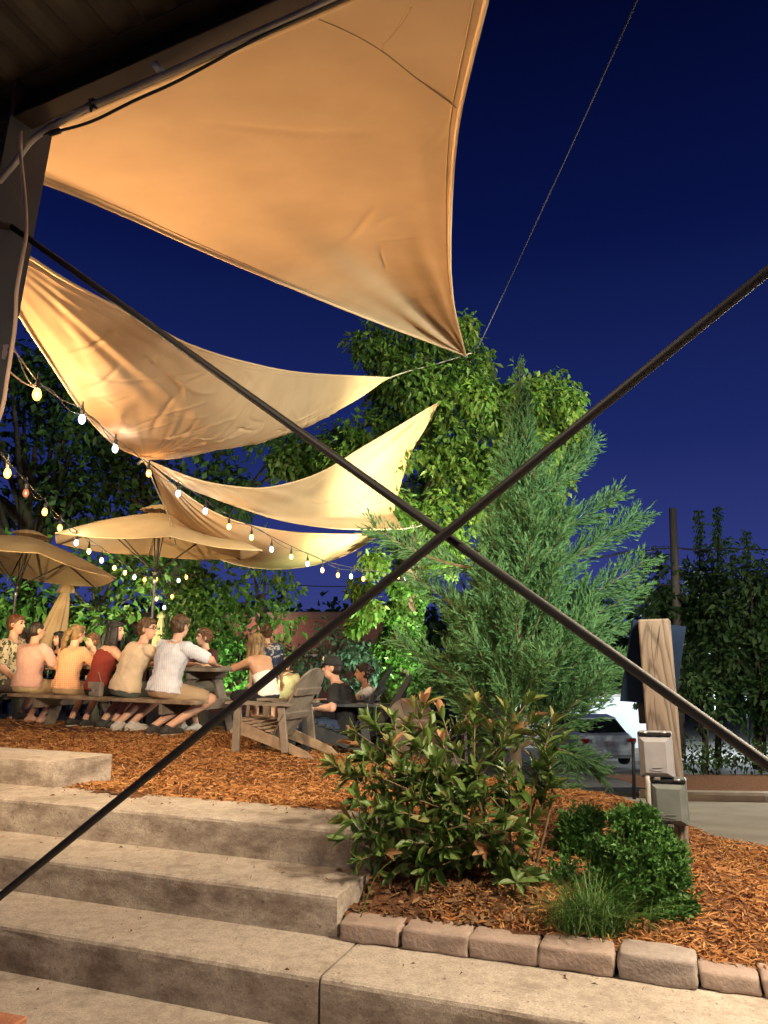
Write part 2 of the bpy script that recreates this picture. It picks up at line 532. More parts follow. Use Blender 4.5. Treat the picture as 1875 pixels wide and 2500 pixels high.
M['boxgrey'] = mat('outlet_box_grey', (.22, .225, .245), (.26, .262, .28), 12, .5)
M['boxgrey2'] = mat('outlet_box_slate', (.10, .115, .11), (.13, .145, .14), 12, .5)
M['boxlabel'] = mat('black_label', (.01, .01, .012), rough=.5)
M['pvc'] = mat('grey_pipe', (.30, .29, .27), (.36, .35, .33), 12, .5)
M['carpaint'] = mat('car_paint', (.55, .62, .68), rough=.25, coat=.8)
M['carglass'] = mat('car_glass', (.01, .012, .015), rough=.08, spec=.7)
M['tyre'] = mat('tyre', (.015, .015, .015), rough=.8)
M['taillight'] = mat('tail_light', (.25, .01, .01), rough=.2)
M['plate'] = mat('number_plate', (.55, .55, .55), (.2, .2, .28), 60, .5)
M['brickwall'] = None
M['whitewall'] = mat('white_wall', (.72, .74, .76), (.78, .8, .82), 1.2, .8)
M['blackpost'] = mat('black_post', (.012, .012, .013), rough=.5)
M['utility'] = mat('utility_pole', (.13, .11, .085), (.2, .17, .13), 5, .9, .4, 12, stretch=(1, 1, .2))
M['socket'] = mat('bulb_socket', (.012, .012, .012), rough=.5)
def bulbglass(name, c, s, tr=.6):
    """tinted glass of a lit bulb: clear enough for the filament to shine through, faintly glowing itself"""
    m = emit(name, c, s); N = m.node_tree.nodes; L = m.node_tree.links
    t = N.new('ShaderNodeBsdfTransparent'); x = N.new('ShaderNodeMixShader'); x.inputs['Fac'].default_value = tr
    e = [n for n in N if n.type == 'EMISSION'][0]; o = [n for n in N if n.type == 'OUTPUT_MATERIAL'][0]
    L.new(e.outputs['Emission'], x.inputs[1]); L.new(t.outputs['BSDF'], x.inputs[2]); L.new(x.outputs['Shader'], o.inputs['Surface'])
    return m
M['warm'] = bulbglass('warm_bulb', (1.0, .42, .06), 7.5, .4)
M['white'] = bulbglass('white_bulb', (.80, .97, 1.0), 7.5, .4)
M['gold'] = bulbglass('gold_bulb', (1.0, .60, .14), 7.5, .4)
M['dim'] = bulbglass('dim_bulb', (1.0, .30, .14), 1.0)
M['fil_warm'] = emit('warm_filament', (1.0, .62, .22), 30)
M['fil_white'] = emit('white_filament', (.92, .97, 1.0), 9)
M['fil_gold'] = emit('gold_filament', (1.0, .75, .36), 9)
M['fil_dim'] = emit('dim_filament', (1.0, .40, .22), 3)
# glass
def glassmat():
    m = bpy.data.materials.new('clear_glass'); m.use_nodes = True
    b = m.node_tree.nodes['Principled BSDF']
    b.inputs['Transmission Weight'].default_value = 1; b.inputs['Roughness'].default_value = .03
    b.inputs['Base Color'].default_value = (.9, 1, .97, 1); b.inputs['IOR'].default_value = 1.4
    return m
M['glass'] = glassmat()
M['beer'] = mat('amber_drink', (.5, .22, .04), rough=.1)
def brickmat():
    m = bpy.data.materials.new('far_brickwork'); m.use_nodes = True
    N = m.node_tree.nodes; L = m.node_tree.links; b = N['Principled BSDF']
    tc = N.new('ShaderNodeTexCoord'); mp = N.new('ShaderNodeMapping'); mp.inputs['Rotation'].default_value = (R(90), 0, 0)
    bt = N.new('ShaderNodeTexBrick'); bt.inputs['Scale'].default_value = 4.0
    bt.inputs['Color1'].default_value = (.17, .055, .04, 1); bt.inputs['Color2'].default_value = (.23, .08, .06, 1); bt.inputs['Mortar'].default_value = (.22, .15, .12, 1)
    bt.inputs['Mortar Size'].default_value = .015
    L.new(tc.outputs['Object'], mp.inputs['Vector']); L.new(mp.outputs['Vector'], bt.inputs['Vector']); L.new(bt.outputs['Color'], b.inputs['Base Color'])
    b.inputs['Roughness'].default_value = .9
    return m
M['brickwall'] = brickmat()
# the sawn post: long rings stretched down the grain
def postmat():
    m = bpy.data.materials.new('sawn_post'); m.use_nodes = True
    N = m.node_tree.nodes; L = m.node_tree.links; b = N['Principled BSDF']
    tc = N.new('ShaderNodeTexCoord'); mp = N.new('ShaderNodeMapping'); mp.inputs['Scale'].default_value = (1, 1, .09); mp.inputs['Location'].default_value = (.06, .0, .02)
    L.new(tc.outputs['Object'], mp.inputs['Vector'])
    nz = N.new('ShaderNodeTexNoise'); nz.inputs['Scale'].default_value = 9; nz.inputs['Detail'].default_value = 2
    L.new(mp.outputs['Vector'], nz.inputs['Vector'])
    wv = N.new('ShaderNodeTexWave'); wv.wave_type = 'RINGS'; wv.rings_direction = 'SPHERICAL'; wv.inputs['Scale'].default_value = 17; wv.inputs['Distortion'].default_value = 4; wv.inputs['Detail'].default_value = 3; wv.inputs['Detail Scale'].default_value = 1.4
    L.new(mp.outputs['Vector'], wv.inputs['Vector'])
    rp = N.new('ShaderNodeValToRGB'); e = rp.color_ramp.elements
    e[0].position = 0; e[0].color = (.10, .077, .058, 1); e[1].position = .20; e[1].color = (.168, .135, .106, 1)
    k = e.new(.9); k.color = (.195, .158, .125, 1)
    L.new(wv.outputs['Fac'], rp.inputs['Fac']); L.new(rp.outputs['Color'], b.inputs['Base Color'])
    bp = N.new('ShaderNodeBump'); bp.inputs['Strength'].default_value = .4; bp.inputs['Distance'].default_value = .004
    L.new(wv.outputs['Fac'], bp.inputs['Height']); L.new(bp.outputs['Normal'], b.inputs['Normal'])
    b.inputs['Roughness'].default_value = .8
    return m
M['post'] = postmat()
# mulch chips: every chip its own brown
M['chips'] = leafmat('mulch_chips', [(.12, .045, .017), (.27, .108, .035), (.38, .175, .058), (.52, .30, .13)], .85, 0.0, 5, .2)
M['litter'] = leafmat('leaf_litter', [(.07, .035, .016), (.16, .085, .04), (.28, .17, .085)], .8, .1, 5)
# foliage
M['leaf_tree'] = leafmat('tree_leaf', [(.035, .085, .014), (.06, .135, .022), (.095, .18, .03), (.16, .20, .045)], .5, .35)
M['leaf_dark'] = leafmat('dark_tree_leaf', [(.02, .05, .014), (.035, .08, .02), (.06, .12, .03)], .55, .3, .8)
M['leaf_ivy'] = leafmat('ivy_leaf', [(.02, .06, .012), (.04, .11, .018), (.08, .17, .03)], .4, .25)
M['leaf_right'] = leafmat('lot_tree_leaf', [(.03, .075, .022), (.055, .115, .03), (.10, .17, .045)], .55, .3, .8)
M['leaf_shoot'] = leafmat('shoot_leaf', [(.06, .12, .05), (.09, .17, .07), (.13, .22, .09)], .55, .4, .8)
M['leaf_pale'] = leafmat('pale_bush_leaf', [(.06, .13, .07), (.10, .2, .11), (.16, .28, .16)], .5, .3)
M['leaf_olive'] = leafmat('olive_bush_leaf', [(.045, .07, .035), (.08, .11, .06), (.12, .15, .08)], .6, .3)
M['cypress'] = leafmat('cypress_spray', [(.045, .115, .042), (.07, .165, .055), (.115, .22, .075)], .6, .25, 1.5)
M['box'] = leafmat('feathery_leaf', [(.028, .085, .018), (.05, .15, .028), (.11, .23, .05)], .5, .25, 9)
M['shrub_g'] = mat('shrub_leaf_green', (.07, .135, .026), (.12, .19, .046), 9, .40, .15, 60, transl=.18, spec=.45)
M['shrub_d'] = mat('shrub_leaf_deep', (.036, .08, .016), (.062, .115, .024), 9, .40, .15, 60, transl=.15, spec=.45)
M['shrub_b'] = mat('shrub_leaf_bronze', (.30, .165, .075), (.40, .215, .11), 9, .45, .15, 60, transl=.25, spec=.35)
M['shrub_y'] = mat('shrub_leaf_olive', (.15, .16, .045), (.21, .20, .065), 9, .4, .15, 60, transl=.22, spec=.35)
# ------------------------------------------------------------------ ground, driveway, kerb
def sheet(name, x0, x1, y0, y1, nx, ny, hf, m, keep=None):
    xs = np.linspace(x0, x1, nx); ys = np.linspace(y0, y1, ny)
    X, Y = np.meshgrid(xs, ys)
    Z = hf(X.ravel(), Y.ravel())
    V = np.stack([X.ravel(), Y.ravel(), Z], 1)
    i = np.arange(nx * ny).reshape(ny, nx)
    F = np.stack([i[:-1, :-1].ravel(), i[:-1, 1:].ravel(), i[1:, 1:].ravel(), i[1:, :-1].ravel()], 1)
    if keep is not None:
        c = V[F].mean(1)
        F = F[keep(c[:, 0], c[:, 1])]
    return np_mesh(name, V, F, m, smooth=True)

def hg_in(x, y):
    a, b = to_ab(x, y)
    return np.where(b < 0.3, -0.35, hg(x, y) - .12 * (y < 9))
g = sheet('ground', -220, 220, -40, 400, 221, 221, hg_in, M['earth'])
tag(g, kind='structure')
# finer sheet where the lot and the drive run down to the right
lot = sheet('parking_lot', 1.2, 26, 5.2, 44, 80, 120, lambda x, y: hg(x, y) + .02, M['asphalt'])
tag(lot, kind='structure')
kerb_p = [at(1560, 1938, 12.6), at(1675, 1956, 11.9), at(1875, 1973, 11.6), at(2150, 1990, 11.3), at(2700, 2010, 11.0)]
kp = [Vector((p.x, p.y, float(hg(p.x, p.y)))) for p in kerb_p]
kx = np.array([p.x for p in kp]); ky = np.array([p.y for p in kp])
drive = sheet('driveway', 1.6, 14, 5.6, 12.7, 60, 40, lambda x, y: hg(x, y) + .03, M['drive'], keep=lambda x, y: y < np.interp(x, kx, ky) + .05)
tag(drive, kind='structure')
kerb_s = spline(kp, 40)
def kerb_seg(i0, i1, m):
    mb = MB()
    for i in range(i0, i1):
        p, q = Vector(kerb_s[i]), Vector(kerb_s[i + 1])
        d = unit(q - p); nn = Vector((-d.y, d.x, 0))
        if nn.y < 0: nn = -nn
        pr = [(0, -.1), (0, .12), (.03, .155), (.19, .155), (.19, -.1)]
        n = len(pr)
        vsx = [p + nn * b + Vector((0, 0, z)) for b, z in pr] + [q + nn * b + Vector((0, 0, z)) for b, z in pr]
        mb.add(vsx, [(k, k + 1, n + k + 1, n + k) for k in range(n - 1)])
    return mb
M['kerb_old'] = mat('old_kerb', (.24, .19, .14), (.32, .26, .20), 3, .9, .2, 60)
tag(kerb_seg(0, 12, 0).build('kerb', M['kerb_old']), kind='structure')
tag(kerb_seg(12, 39, 0).build('kerb', M['kerb']), kind='structure')
# raised bed behind the kerb
bed2 = sheet('far_mulch_bed', 4.0, 13, 11.6, 15.2, 50, 24, lambda x, y: hg(x, y) + .16 + .10 * sstep(y, 12, 14), M['soil'], keep=lambda x, y: y > np.interp(x, kx, ky) + .16)
tag(bed2, kind='structure')

# ------------------------------------------------------------------ pavement and steps
def slab(name, a0, a1, b0, b1, ztop, zbot, seg=.22, jit=.0011, skew=(0, 0)):
    """one cast step: a worn rounded nose swept along the edge"""
    n = max(2, int(abs(a1 - a0) / seg))
    mb = MB(); rings = []
    prof = [(b0 + .002, zbot), (b0, ztop - .05), (b0 + .001, ztop - .022), (b0 + .006, ztop - .008), (b0 + .02, ztop - .001), (b0 + .06, ztop), ((b0 + b1) / 2, ztop - .002), (b1, ztop), (b1, zbot)]
    for i in range(n + 1):
        a = a0 + (a1 - a0) * i / n
        j = [rng.normal(0, jit) for _ in prof]
        k = [rng.normal(0, jit * .5) for _ in prof]
        rings.append([ab(a + (skew[0] if i == 0 else 0) * ((b - b0) / (b1 - b0)), b + (j[q] if 0 < q < 5 else 0), z + (k[q] if 1 < q < 8 else 0)) for q, (b, z) in enumerate(prof)])
    mb.loft(rings)
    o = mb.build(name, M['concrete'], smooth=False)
    return o
pav = MB()
pav.add([ab(-9, -6, 0), ab(12, -6, 0), ab(12, -.40, 0), ab(-9, -.40, 0)], [(0, 3, 2, 1)])
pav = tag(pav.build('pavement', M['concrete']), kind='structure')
bk = MB(); c_ = onz(-12, 2520, .0)
bk.cbox((c_.x, c_.y, .028), (0.95, -.3, 0), (.3, .95, 0), (0, 0, 1), .12, .05, .03, .006)
bk.build('brick', M['brick'], pav)
bk = MB(); bk.cbox((c_.x - .24, c_.y + .03, .026), (0.96, -.28, 0), (.28, .96, 0), (0, 0, 1), .115, .05, .03, .006)
bk.build('brick', M['brick'], pav)
Z3, Z2, Z1, Z0 = .213, .404, .607, .79
ja, jb = -.115, -.108            # the control joint
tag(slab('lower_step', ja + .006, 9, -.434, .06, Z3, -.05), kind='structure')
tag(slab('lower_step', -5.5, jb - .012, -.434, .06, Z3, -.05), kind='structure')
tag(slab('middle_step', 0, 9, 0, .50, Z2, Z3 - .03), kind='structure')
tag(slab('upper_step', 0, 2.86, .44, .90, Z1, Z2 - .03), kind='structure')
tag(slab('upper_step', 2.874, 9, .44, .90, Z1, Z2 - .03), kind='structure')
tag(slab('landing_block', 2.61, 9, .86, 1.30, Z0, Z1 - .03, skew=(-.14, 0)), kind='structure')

# dead leaves and twigs lying on the treads
def bits(name, pts, label):
    t = MB()
    for (px, py, z, L_, w, ang) in pts:
        p = onz(px, py, z)
        d = Vector((math.cos(ang), math.sin(ang), 0)); s_ = Vector((-d.y, d.x, 0))
        t.add([p - d * L_ + Vector((0, 0, .004)), p + s_ * w + Vector((0, 0, .014)), p + d * L_ + Vector((0, 0, .006)), p - s_ * w + Vector((0, 0, .005))], [(0, 1, 2), (0, 2, 3)])
    o = t.build(name, M['litter']); o['kind'] = 'stuff'; o['label'] = label
    return o
bl = []
for (px, py, z) in ((130, 1943, Z1), (300, 1950, Z1), (330, 1953, Z1), (395, 1965, Z1), (415, 1963, Z1), (520, 1968, Z1), (700, 1987, Z1), (600, 1994, Z1), (345, 1960, Z1), (295, 2071, Z2), (100, 2060, Z2), (620, 2120, Z2),
                    (825, 2127, Z2), (343, 2244, Z3), (320, 2275, Z3), (275, 2293, Z3), (700, 2371, Z3), (706, 2368, Z3), (92, 2419, 0), (1008, 2356, Z3), (1125, 2380, Z3), (1380, 2393, Z3), (1452, 2406, Z3), (1570, 2418, Z3), (1378, 2387, Z3), (1560, 2490, Z3), (985, 2360, Z3)):
    bl.append((px, py, z, random.uniform(.006, .018), random.uniform(.002, .006), random.uniform(0, 6)))
bl.append((828, 2126, Z2, .022, .014, .4))
bl.append((128, 1944, Z1, .022, .012, .2))
bits('fallen_leaves', bl, 'scattered dry leaf bits lying on the concrete steps')

# ------------------------------------------------------------------ edging stones
stone_px = [(827, 974), (980, 1141), (1144, 1313), (1316, 1500), (1512, 1706), (1709, 1862), (1866, 2010)]
stone_lab = ['pink edging stone butted against the middle step corner', 'pink edging stone second from the steps', 'pink edging stone third from the steps, rounded corners',
             'pink edging stone fourth from the steps, grass over its top', 'tall grey edging stone beside a dark gap', 'low tan edging stone after the tall grey one', 'edging stone at the far right end of the row']
for i, ((p0, p1), lb) in enumerate(zip(stone_px, stone_lab)):
    yb0 = 2297 + (p0 - 825) * .137; yb1 = 2297 + (p1 - 825) * .137
    q0, q1 = onz(p0, yb0, Z3), onz(p1, yb1, Z3)
    d = unit(q1 - q0); nn = Vector((-d.y, d.x, 0))
    h = [.088, .094, .092, .096, .112, .070, .078][i]; dep = .17
    Lh = (q1 - q0).length / 2
    bm = bmesh.new()
    bmesh.ops.create_cube(bm, size=1)
    for v in bm.verts:
        v.co = Vector((v.co.x * Lh * 2, v.co.y * dep, v.co.z * h))
    bmesh.ops.bevel(bm, geom=list(bm.edges), offset=.016, segments=3, affect='EDGES', profile=.6)
    bmesh.ops.subdivide_edges(bm, edges=[e for e in bm.edges if e.calc_length() > .06], cuts=4, use_grid_fill=True)
    ph = i * 3.7
    for v in bm.verts:
        x, y, z = v.co
        k = .0024 * (math.sin(41 * x + ph) * math.sin(53 * z + ph) + math.sin(23 * x - 31 * y + 2 * ph) + .8 * math.sin(90 * x + 70 * z + ph))
        v.co += v.co.normalized() * k * 1.6
    me = bpy.data.meshes.new('edging_stone'); bm.to_mesh(me); bm.free()
    me.materials.append(M['paver_grey'] if i in (4,) else M['paver'])
    for p in me.polygons: p.use_smooth = True
    o = bpy.data.objects.new('edging_stone', me); col.objects.link(o)
    mid = (q0 + q1) / 2 + nn * (dep / 2 + [.0, .0, .004, .0, -.012, .004, 0][i])
    o.location = (mid.x, mid.y, Z3 + h / 2)
    o.rotation_euler = (R([0, .5, -.4, .3, 1.0, -2, 0][i]), R([-.8, .5, .3, 0, .9, 1.2, 0][i]), math.atan2(d.y, d.x) + R([0, .3, -.3, .2, -1.8, .6, 0][i]))
    tag(o, lb, 'edging stone', 'row of edging stones along the planting bed')

# ------------------------------------------------------------------ mulch
def in_bed(x, y, m=0.0):
    a, b = to_ab(x, y)
    ok = np.where(a > 0, b > .80 + m, b > .09 + m)
    blk = (a > 2.55) & (b < 1.22)
    return ok & ~blk & (y < 13.0 - 1.7 * np.maximum(x + .5, 0))
mb_ = sheet('mulch_bed', -8.5, 4.0, 3.3, 13.2, 150, 120, lambda x, y: hm(x, y), M['soil'], keep=lambda x, y: in_bed(x, y))
tag(mb_, kind='structure')

def chips(n, xr, yr, lmin, lmax, wmin, wmax, keep, hf=hm, up=.012):
    x = rng.uniform(*xr, n * 3); y = yr[0] + (yr[1] - yr[0]) * rng.random(n * 3) ** 1.35
    k = keep(x, y); x, y = x[k][:n], y[k][:n]
    n = len(x)
    z = hf(x, y) + rng.random(n) * up
    L_ = rng.uniform(lmin, lmax, n) * rng.uniform(.6, 1.5, n); w = rng.uniform(wmin, wmax, n)
    th = rng.uniform(0, 2 * np.pi, n); pt = rng.normal(0, .28, n); ro = rng.normal(0, .7, n); bend = rng.normal(0, .25, n)
    d = np.stack([np.cos(th) * np.cos(pt), np.sin(th) * np.cos(pt), np.sin(pt)], 1)
    s0 = np.stack([-np.sin(th), np.cos(th), np.zeros(n)], 1)
    up_ = np.cross(d, s0)
    s_ = s0 * np.cos(ro)[:, None] + up_ * np.sin(ro)[:, None]
    nn = np.cross(d, s_)
    c = np.stack([x, y, z + .004], 1)
    rows = []
    for t, ww, bz in ((-.5, .35, 0), (0.0, 1.0, 1), (.5, .5, 0)):
        q = c + d * (t * L_)[:, None] + nn * (bend * L_ * .5 * bz)[:, None]
        rows += [q - s_ * (w * ww / 2)[:, None], q + s_ * (w * ww / 2)[:, None]]
    V = np.stack(rows, 1).reshape(-1, 3)
    b6 = (np.arange(n) * 6)[:, None]
    F = np.concatenate([b6 + np.array([[0, 1, 3, 2]]), b6 + np.array([[2, 3, 5, 4]])], 1).reshape(-1, 4)
    return V, F
def vis(x, y):
    return np.abs(x / np.maximum(y, .1)) < .62
parts = [chips(34000, (-4.2, 1.2), (4.4, 9.2), .035, .08, .007, .014, lambda x, y: in_bed(x, y, .06) & vis(x, y) & (to_ab(x, y)[0] > -.6)),
         chips(24000, (0.2, 3.2), (3.3, 7.2), .03, .07, .005, .0105, lambda x, y: in_bed(x, y, .05) & vis(x, y) & (to_ab(x, y)[0] < .05)),
         chips(9000, (-6.5, 1.5), (7.5, 12.5), .05, .09, .010, .018, lambda x, y: in_bed(x, y) & vis(x, y))]
parts.append(chips(300, (-3.4, .6), (4.3, 6.6), .015, .045, .004, .009, lambda x, y: (to_ab(x, y)[0] > .05) & (to_ab(x, y)[0] < 2.5) & (to_ab(x, y)[1] > .62) & (to_ab(x, y)[1] < .88), hf=lambda x, y: np.full(len(x), Z1 + .002), up=.004))
parts.append(chips(130, (-3.4, .6), (3.6, 6.2), .012, .035, .003, .007, lambda x, y: (to_ab(x, y)[0] > .05) & (to_ab(x, y)[1] > .05) & (to_ab(x, y)[1] < .40), hf=lambda x, y: np.full(len(x), Z2 + .002), up=.003))
V = []; F = []; o_ = 0
for v_, f_ in parts:
    V.append(v_); F.append(f_ + o_); o_ += len(v_)
mc = np_mesh('mulch_chips', np.vstack(V), np.vstack(F), M['chips'], kind='stuff')
mc['label'] = 'shredded orange brown wood mulch covering the beds'
# litter under the shrub
v_, f_ = chips(900, (-.3, 1.1), (3.9, 4.9), .03, .06, .012, .026, lambda x, y: (to_ab(x, y)[0] < -.03) & (to_ab(x, y)[1] > .1) & (to_ab(x, y)[0] > -.9), up=.02)
lt = np_mesh('leaf_litter', v_, f_, M['litter'], kind='stuff'); lt['label'] = 'dry curled leaves under the bronze tipped shrub'

# ------------------------------------------------------------------ the open building the photograph is taken from
bld = thing('steel_building', (WD * NV.x, WD * NV.y, 0), 'dark steel frame building edge with roof overhead and crossed bracing rods', 'building')
def wz(p): return Vector(p)
def wall(w, z, n=0.0):
    return NV * (WD + n) + WV * w + Vector((0, 0, z))
def wc(p): return p.x * WV.x + p.y * WV.y
eT = onwall(127, 334, .10); eB = onwall(3, 1005, .10)
w_top, z_top = wc(eT), eT.z
sl = (wc(eB) - w_top) / (eB.z - z_top)
def wedge(z): return w_top + sl * (z - z_top)
zb = onwall(0, 347).z; zu = onwall(0, 268).z
wl = wedge(0) + .55
# tapered column: inclined flange, web in the plane of the wall
m_ = MB()
for n0, n1 in ((-.10, .10),):
    vs_ = []
    for z in (-.05, zu):
        w0 = wedge(z)
        vs_ += [wall(w0, z, n0), wall(w0 + .014, z, n0), wall(w0 + .014, z, n1), wall(w0, z, n1)]
    m_.add(vs_, [(0, 1, 2, 3), (4, 7, 6, 5), (0, 4, 5, 1), (1, 5, 6, 2), (2, 6, 7, 3), (3, 7, 4, 0)])
m_.build('column_flange', M['steel_dark'], bld)
m_ = MB()
vs_ = []
for z in (-.05, zu - .003):
    vs_ += [wall(wedge(z) + .014, z, .045), wall(wl, z, .045), wall(wl, z, .057), wall(wedge(z) + .014, z, .057)]
m_.add(vs_, [(0, 1, 2, 3), (4, 7, 6, 5), (0, 4, 5, 1), (1, 5, 6, 2), (2, 6, 7, 3), (3, 7, 4, 0)])
web = m_.build('column_web', M['steel'], bld)
m_ = MB(); m_.cbox(wall(wl + .008, zu / 2, 0), WV, NV, (0, 0, 1), .008, .10, zu / 2 + .02, .002); m_.build('column_flange', M['steel'], bld)
# chipped paint
m_ = MB(); pc = onwall(12, 855, .041)
ring = []
for k in range(14):
    a_ = k / 14 * 2 * math.pi; r_ = random.uniform(.016, .034)
    ring.append(pc + WV * (math.cos(a_) * r_ * .8) + Vector((0, 0, math.sin(a_) * r_ * 1.3)))
m_.add(ring, [tuple(range(14))]); m_.build('chipped_paint', M['chip'], bld)
# eave beam (channel)
wr = wc(onwall(1860, 900)) - 2.2
m_ = MB()
zc = (zb + zu) / 2; hb = (zu - zb) / 2
m_.cbox(wall((wl + wr) / 2 + .6, zc, .0), WV, NV, (0, 0, 1), (wl - wr) / 2 + .9, .006, hb, .002)
m_.build('eave_beam', M['steel_dark'], bld)
for z in (zb + .006, zu - .006):
    m_ = MB(); m_.cbox(wall((wl + wr) / 2 + .6, z, -.045), WV, NV, (0, 0, 1), (wl - wr) / 2 + .9, .039, .006, .002)
    m_.build('beam_flange', M['steel_dark'], bld)
# far end column of the bay (beyond the frame) so that the rods end on something
m_ = MB()
for w0 in (wr - .12, wr + .12):
    m_.cbox(wall(w0, zu / 2, 0), WV, NV, (0, 0, 1), .007, .1, zu / 2, .002)
m_.cbox(wall(wr, zu / 2, -.024), WV, NV, (0, 0, 1), .112, .006, zu / 2, .002)
m_.build('end_column', M['steel'], bld)
# roof: ribbed sheet rising back over the visitor
m_ = MB()
rk = []
nr = 70
for i in range(nr * 4 + 1):
    w = wr - 2.5 + (wl + 2.2 - wr + 2.5) * i / (nr * 4)
    dz = .035 if i % 4 in (1, 2) else 0
    rk.append((w, dz))
vs_ = []
for (w, dz) in rk:
    vs_ += [wall(w, zu + .03 + dz, .05), wall(w, zu + 1.1 + dz, -6.5)]
m_.add(vs_, [(2 * i, 2 * i + 1, 2 * i + 3, 2 * i + 2) for i in range(len(rk) - 1)])
rf = m_.build('roof', M['roofpan'], bld)
for nn_ in (-1.1, -2.3, -3.5):
    m_ = MB(); m_.cbox(wall((wl + wr) / 2, zu - .065 + .163 * -nn_, nn_), WV, NV, (0, 0, 1), (wl - wr) / 2 + 2, .03, .08, .003)
    m_.build('purlin', M['steel_dark'], bld)
# rods
RA0, RA1 = onwall(40, 562), onwall(1862, 1858)
RB0, RB1 = onwall(2, 2187, -.030), onwall(1872, 664, -.030)
def rod_line(p0, p1, wA, wB):
    d = p1 - p0; k = d.dot(WV)
    return p0 + d * ((wA - wc(p0)) / k), p0 + d * ((wB - wc(p0)) / k)
a0, a1 = rod_line(RA0, RA1, wedge(3.1) + .06, wr + .13)
b0, b1 = rod_line(RB0, RB1, wedge(.5) + .02, wr + .13)
for q0, q1 in ((a0, a1), (b0, b1)):
    m_ = MB(); m_.tube([q0.lerp(q1, t) for t in np.linspace(0, 1, 12)], .0130, 28)
    m_.build('bracing_rod', M['rod'], bld, smooth=True)
# clevis where the upper rod meets the column
m_ = MB(); d_ = unit(a1 - a0)
m_.tube([a0 - d_ * .05, a0 + d_ * .02, a0 + d_ * .05], [.036, .033, .018], 12)
m_.build('rod_anchor', M['steel'], bld, smooth=True)
m_ = MB(); m_.cbox(a0 - d_ * .06 + Vector((0, 0, -.01)), WV, NV, (0, 0, 1), .07, .025, .035, .004); m_.build('anchor_plate', M['steel'], bld)
# conduit along the beam, bending down the column
cp_ = [onwall(x, y, -.09) for x, y in ((-60, 520), (0, 440), (35, 400), (65, 356), (95, 328), (140, 303), (215, 262), (400, 183), (560, 110), (700, 48), (870, -28), (1100, -128))]
m_ = MB(); m_.tube(spline(cp_, 60), .0125, 10); m_.build('conduit', M['conduit'], bld, smooth=True)
cp_ = [onwall(x, y, -.085) for x, y in ((95, 330), (143, 320), (225, 296), (330, 245), (420, 205), (520, 152), (600, 108), (720, 50), (880, -22), (1100, -122))]
m_ = MB(); m_.tube(spline(cp_, 60), .0058, 8); m_.tube([onwall(122, 327, -.09), onwall(146, 319, -.09)], .011, 8); m_.build('cable', M['blackcable'], bld, smooth=True)
cp_ = [onwall(x, y, -.125) for x, y in ((50, 320), (51, 385), (61, 486), (64, 564), (59, 605), (41, 707), (37, 791), (25, 876), (17, 927), (3, 1005), (-40, 1120), (-90, 1300))]
m_ = MB(); m_.tube(spline(cp_, 70), .0075, 8); m_.build('power_cord', M['cord'], bld, smooth=True)
m_ = MB(); c_ = onwall(222, 258, -.1)
for k in range(5):
    e = Vector((random.uniform(-.03, .03), random.uniform(-.02, .02), random.uniform(-.03, .03)))
    m_.tube([c_ + e, c_ - e * .6, c_ - e * .4 + Vector((.02, -.01, .03 - .01 * k))], .006, 6)
m_.build('cable_ties', M['blackcable'], bld)
m_ = MB(); c_ = onwall(384, 168, -.09)
m_.tube([c_ + Vector((-.012, 0, .02)), c_ + Vector((.018, 0, -.018))], .014, 10); m_.build('plastic_clip', M['clearplastic'], bld, smooth=True)

# lamps of the building, plus an added one on an arm: shaded work lights under the eave, above the frame; they light the steps
def work_light(p, power, c, label, spot=(150, .6), aim=None, size=.09):
    p = Vector(p)
    t = thing('eave_lamp', p, label, 'lamp', 'shaded lamps under the eave')
    b = MB(); b.lathe(p, [(.03, .12), (.05, .10), (.16, .02), (.165, 0)], 18, cap=False); b.build('lamp_shade', M['steel_dark'], t, smooth=True)
    b = MB(); b.ell(p + Vector((0, 0, .075)), (.03, 0, 0), (0, .03, 0), (0, 0, .04)); b.build('bulb', emit('eave_bulb', c, 8), t, smooth=True)
    ld = bpy.data.lights.new('eave_light', 'SPOT'); ld.energy = power; ld.color = c; ld.spot_size = R(spot[0]); ld.spot_blend = spot[1]; ld.shadow_soft_size = size
    lo = bpy.data.objects.new('eave_light', ld); col.objects.link(lo); lo.parent = t; lo.location = (0, 0, .02)
    if aim is not None:
        lo.rotation_euler = (Vector(aim) - p).to_track_quat('-Z', 'Y').to_euler()
    return t
# ------------------------------------------------------------------ shade sails
def chord_pts(P0, P1, pix):
    """3D points above the given photo pixels, at the depth of the nearest point on the chord P0-P1"""
    out = []
    S = [P0.lerp(P1, t) for t in np.linspace(0, 1, 200)]
    pr = []
    for q in S:
        z = q.z - EYE
        f = q.y * CP + z * SP; u_ = -q.y * SP + z * CP
        pr.append((937.5 + FPX * q.x / f, 1250 - FPX * u_ / f))
    for (x, y) in pix:
        k = min(range(200), key=lambda i: (pr[i][0] - x) ** 2 + (pr[i][1] - y) ** 2)
        out.append(at(x, y, S[k].y))
    return out
def edge(P0, P1, pix, n):
    return spline([P0] + chord_pts(P0, P1, pix) + [P1], n)

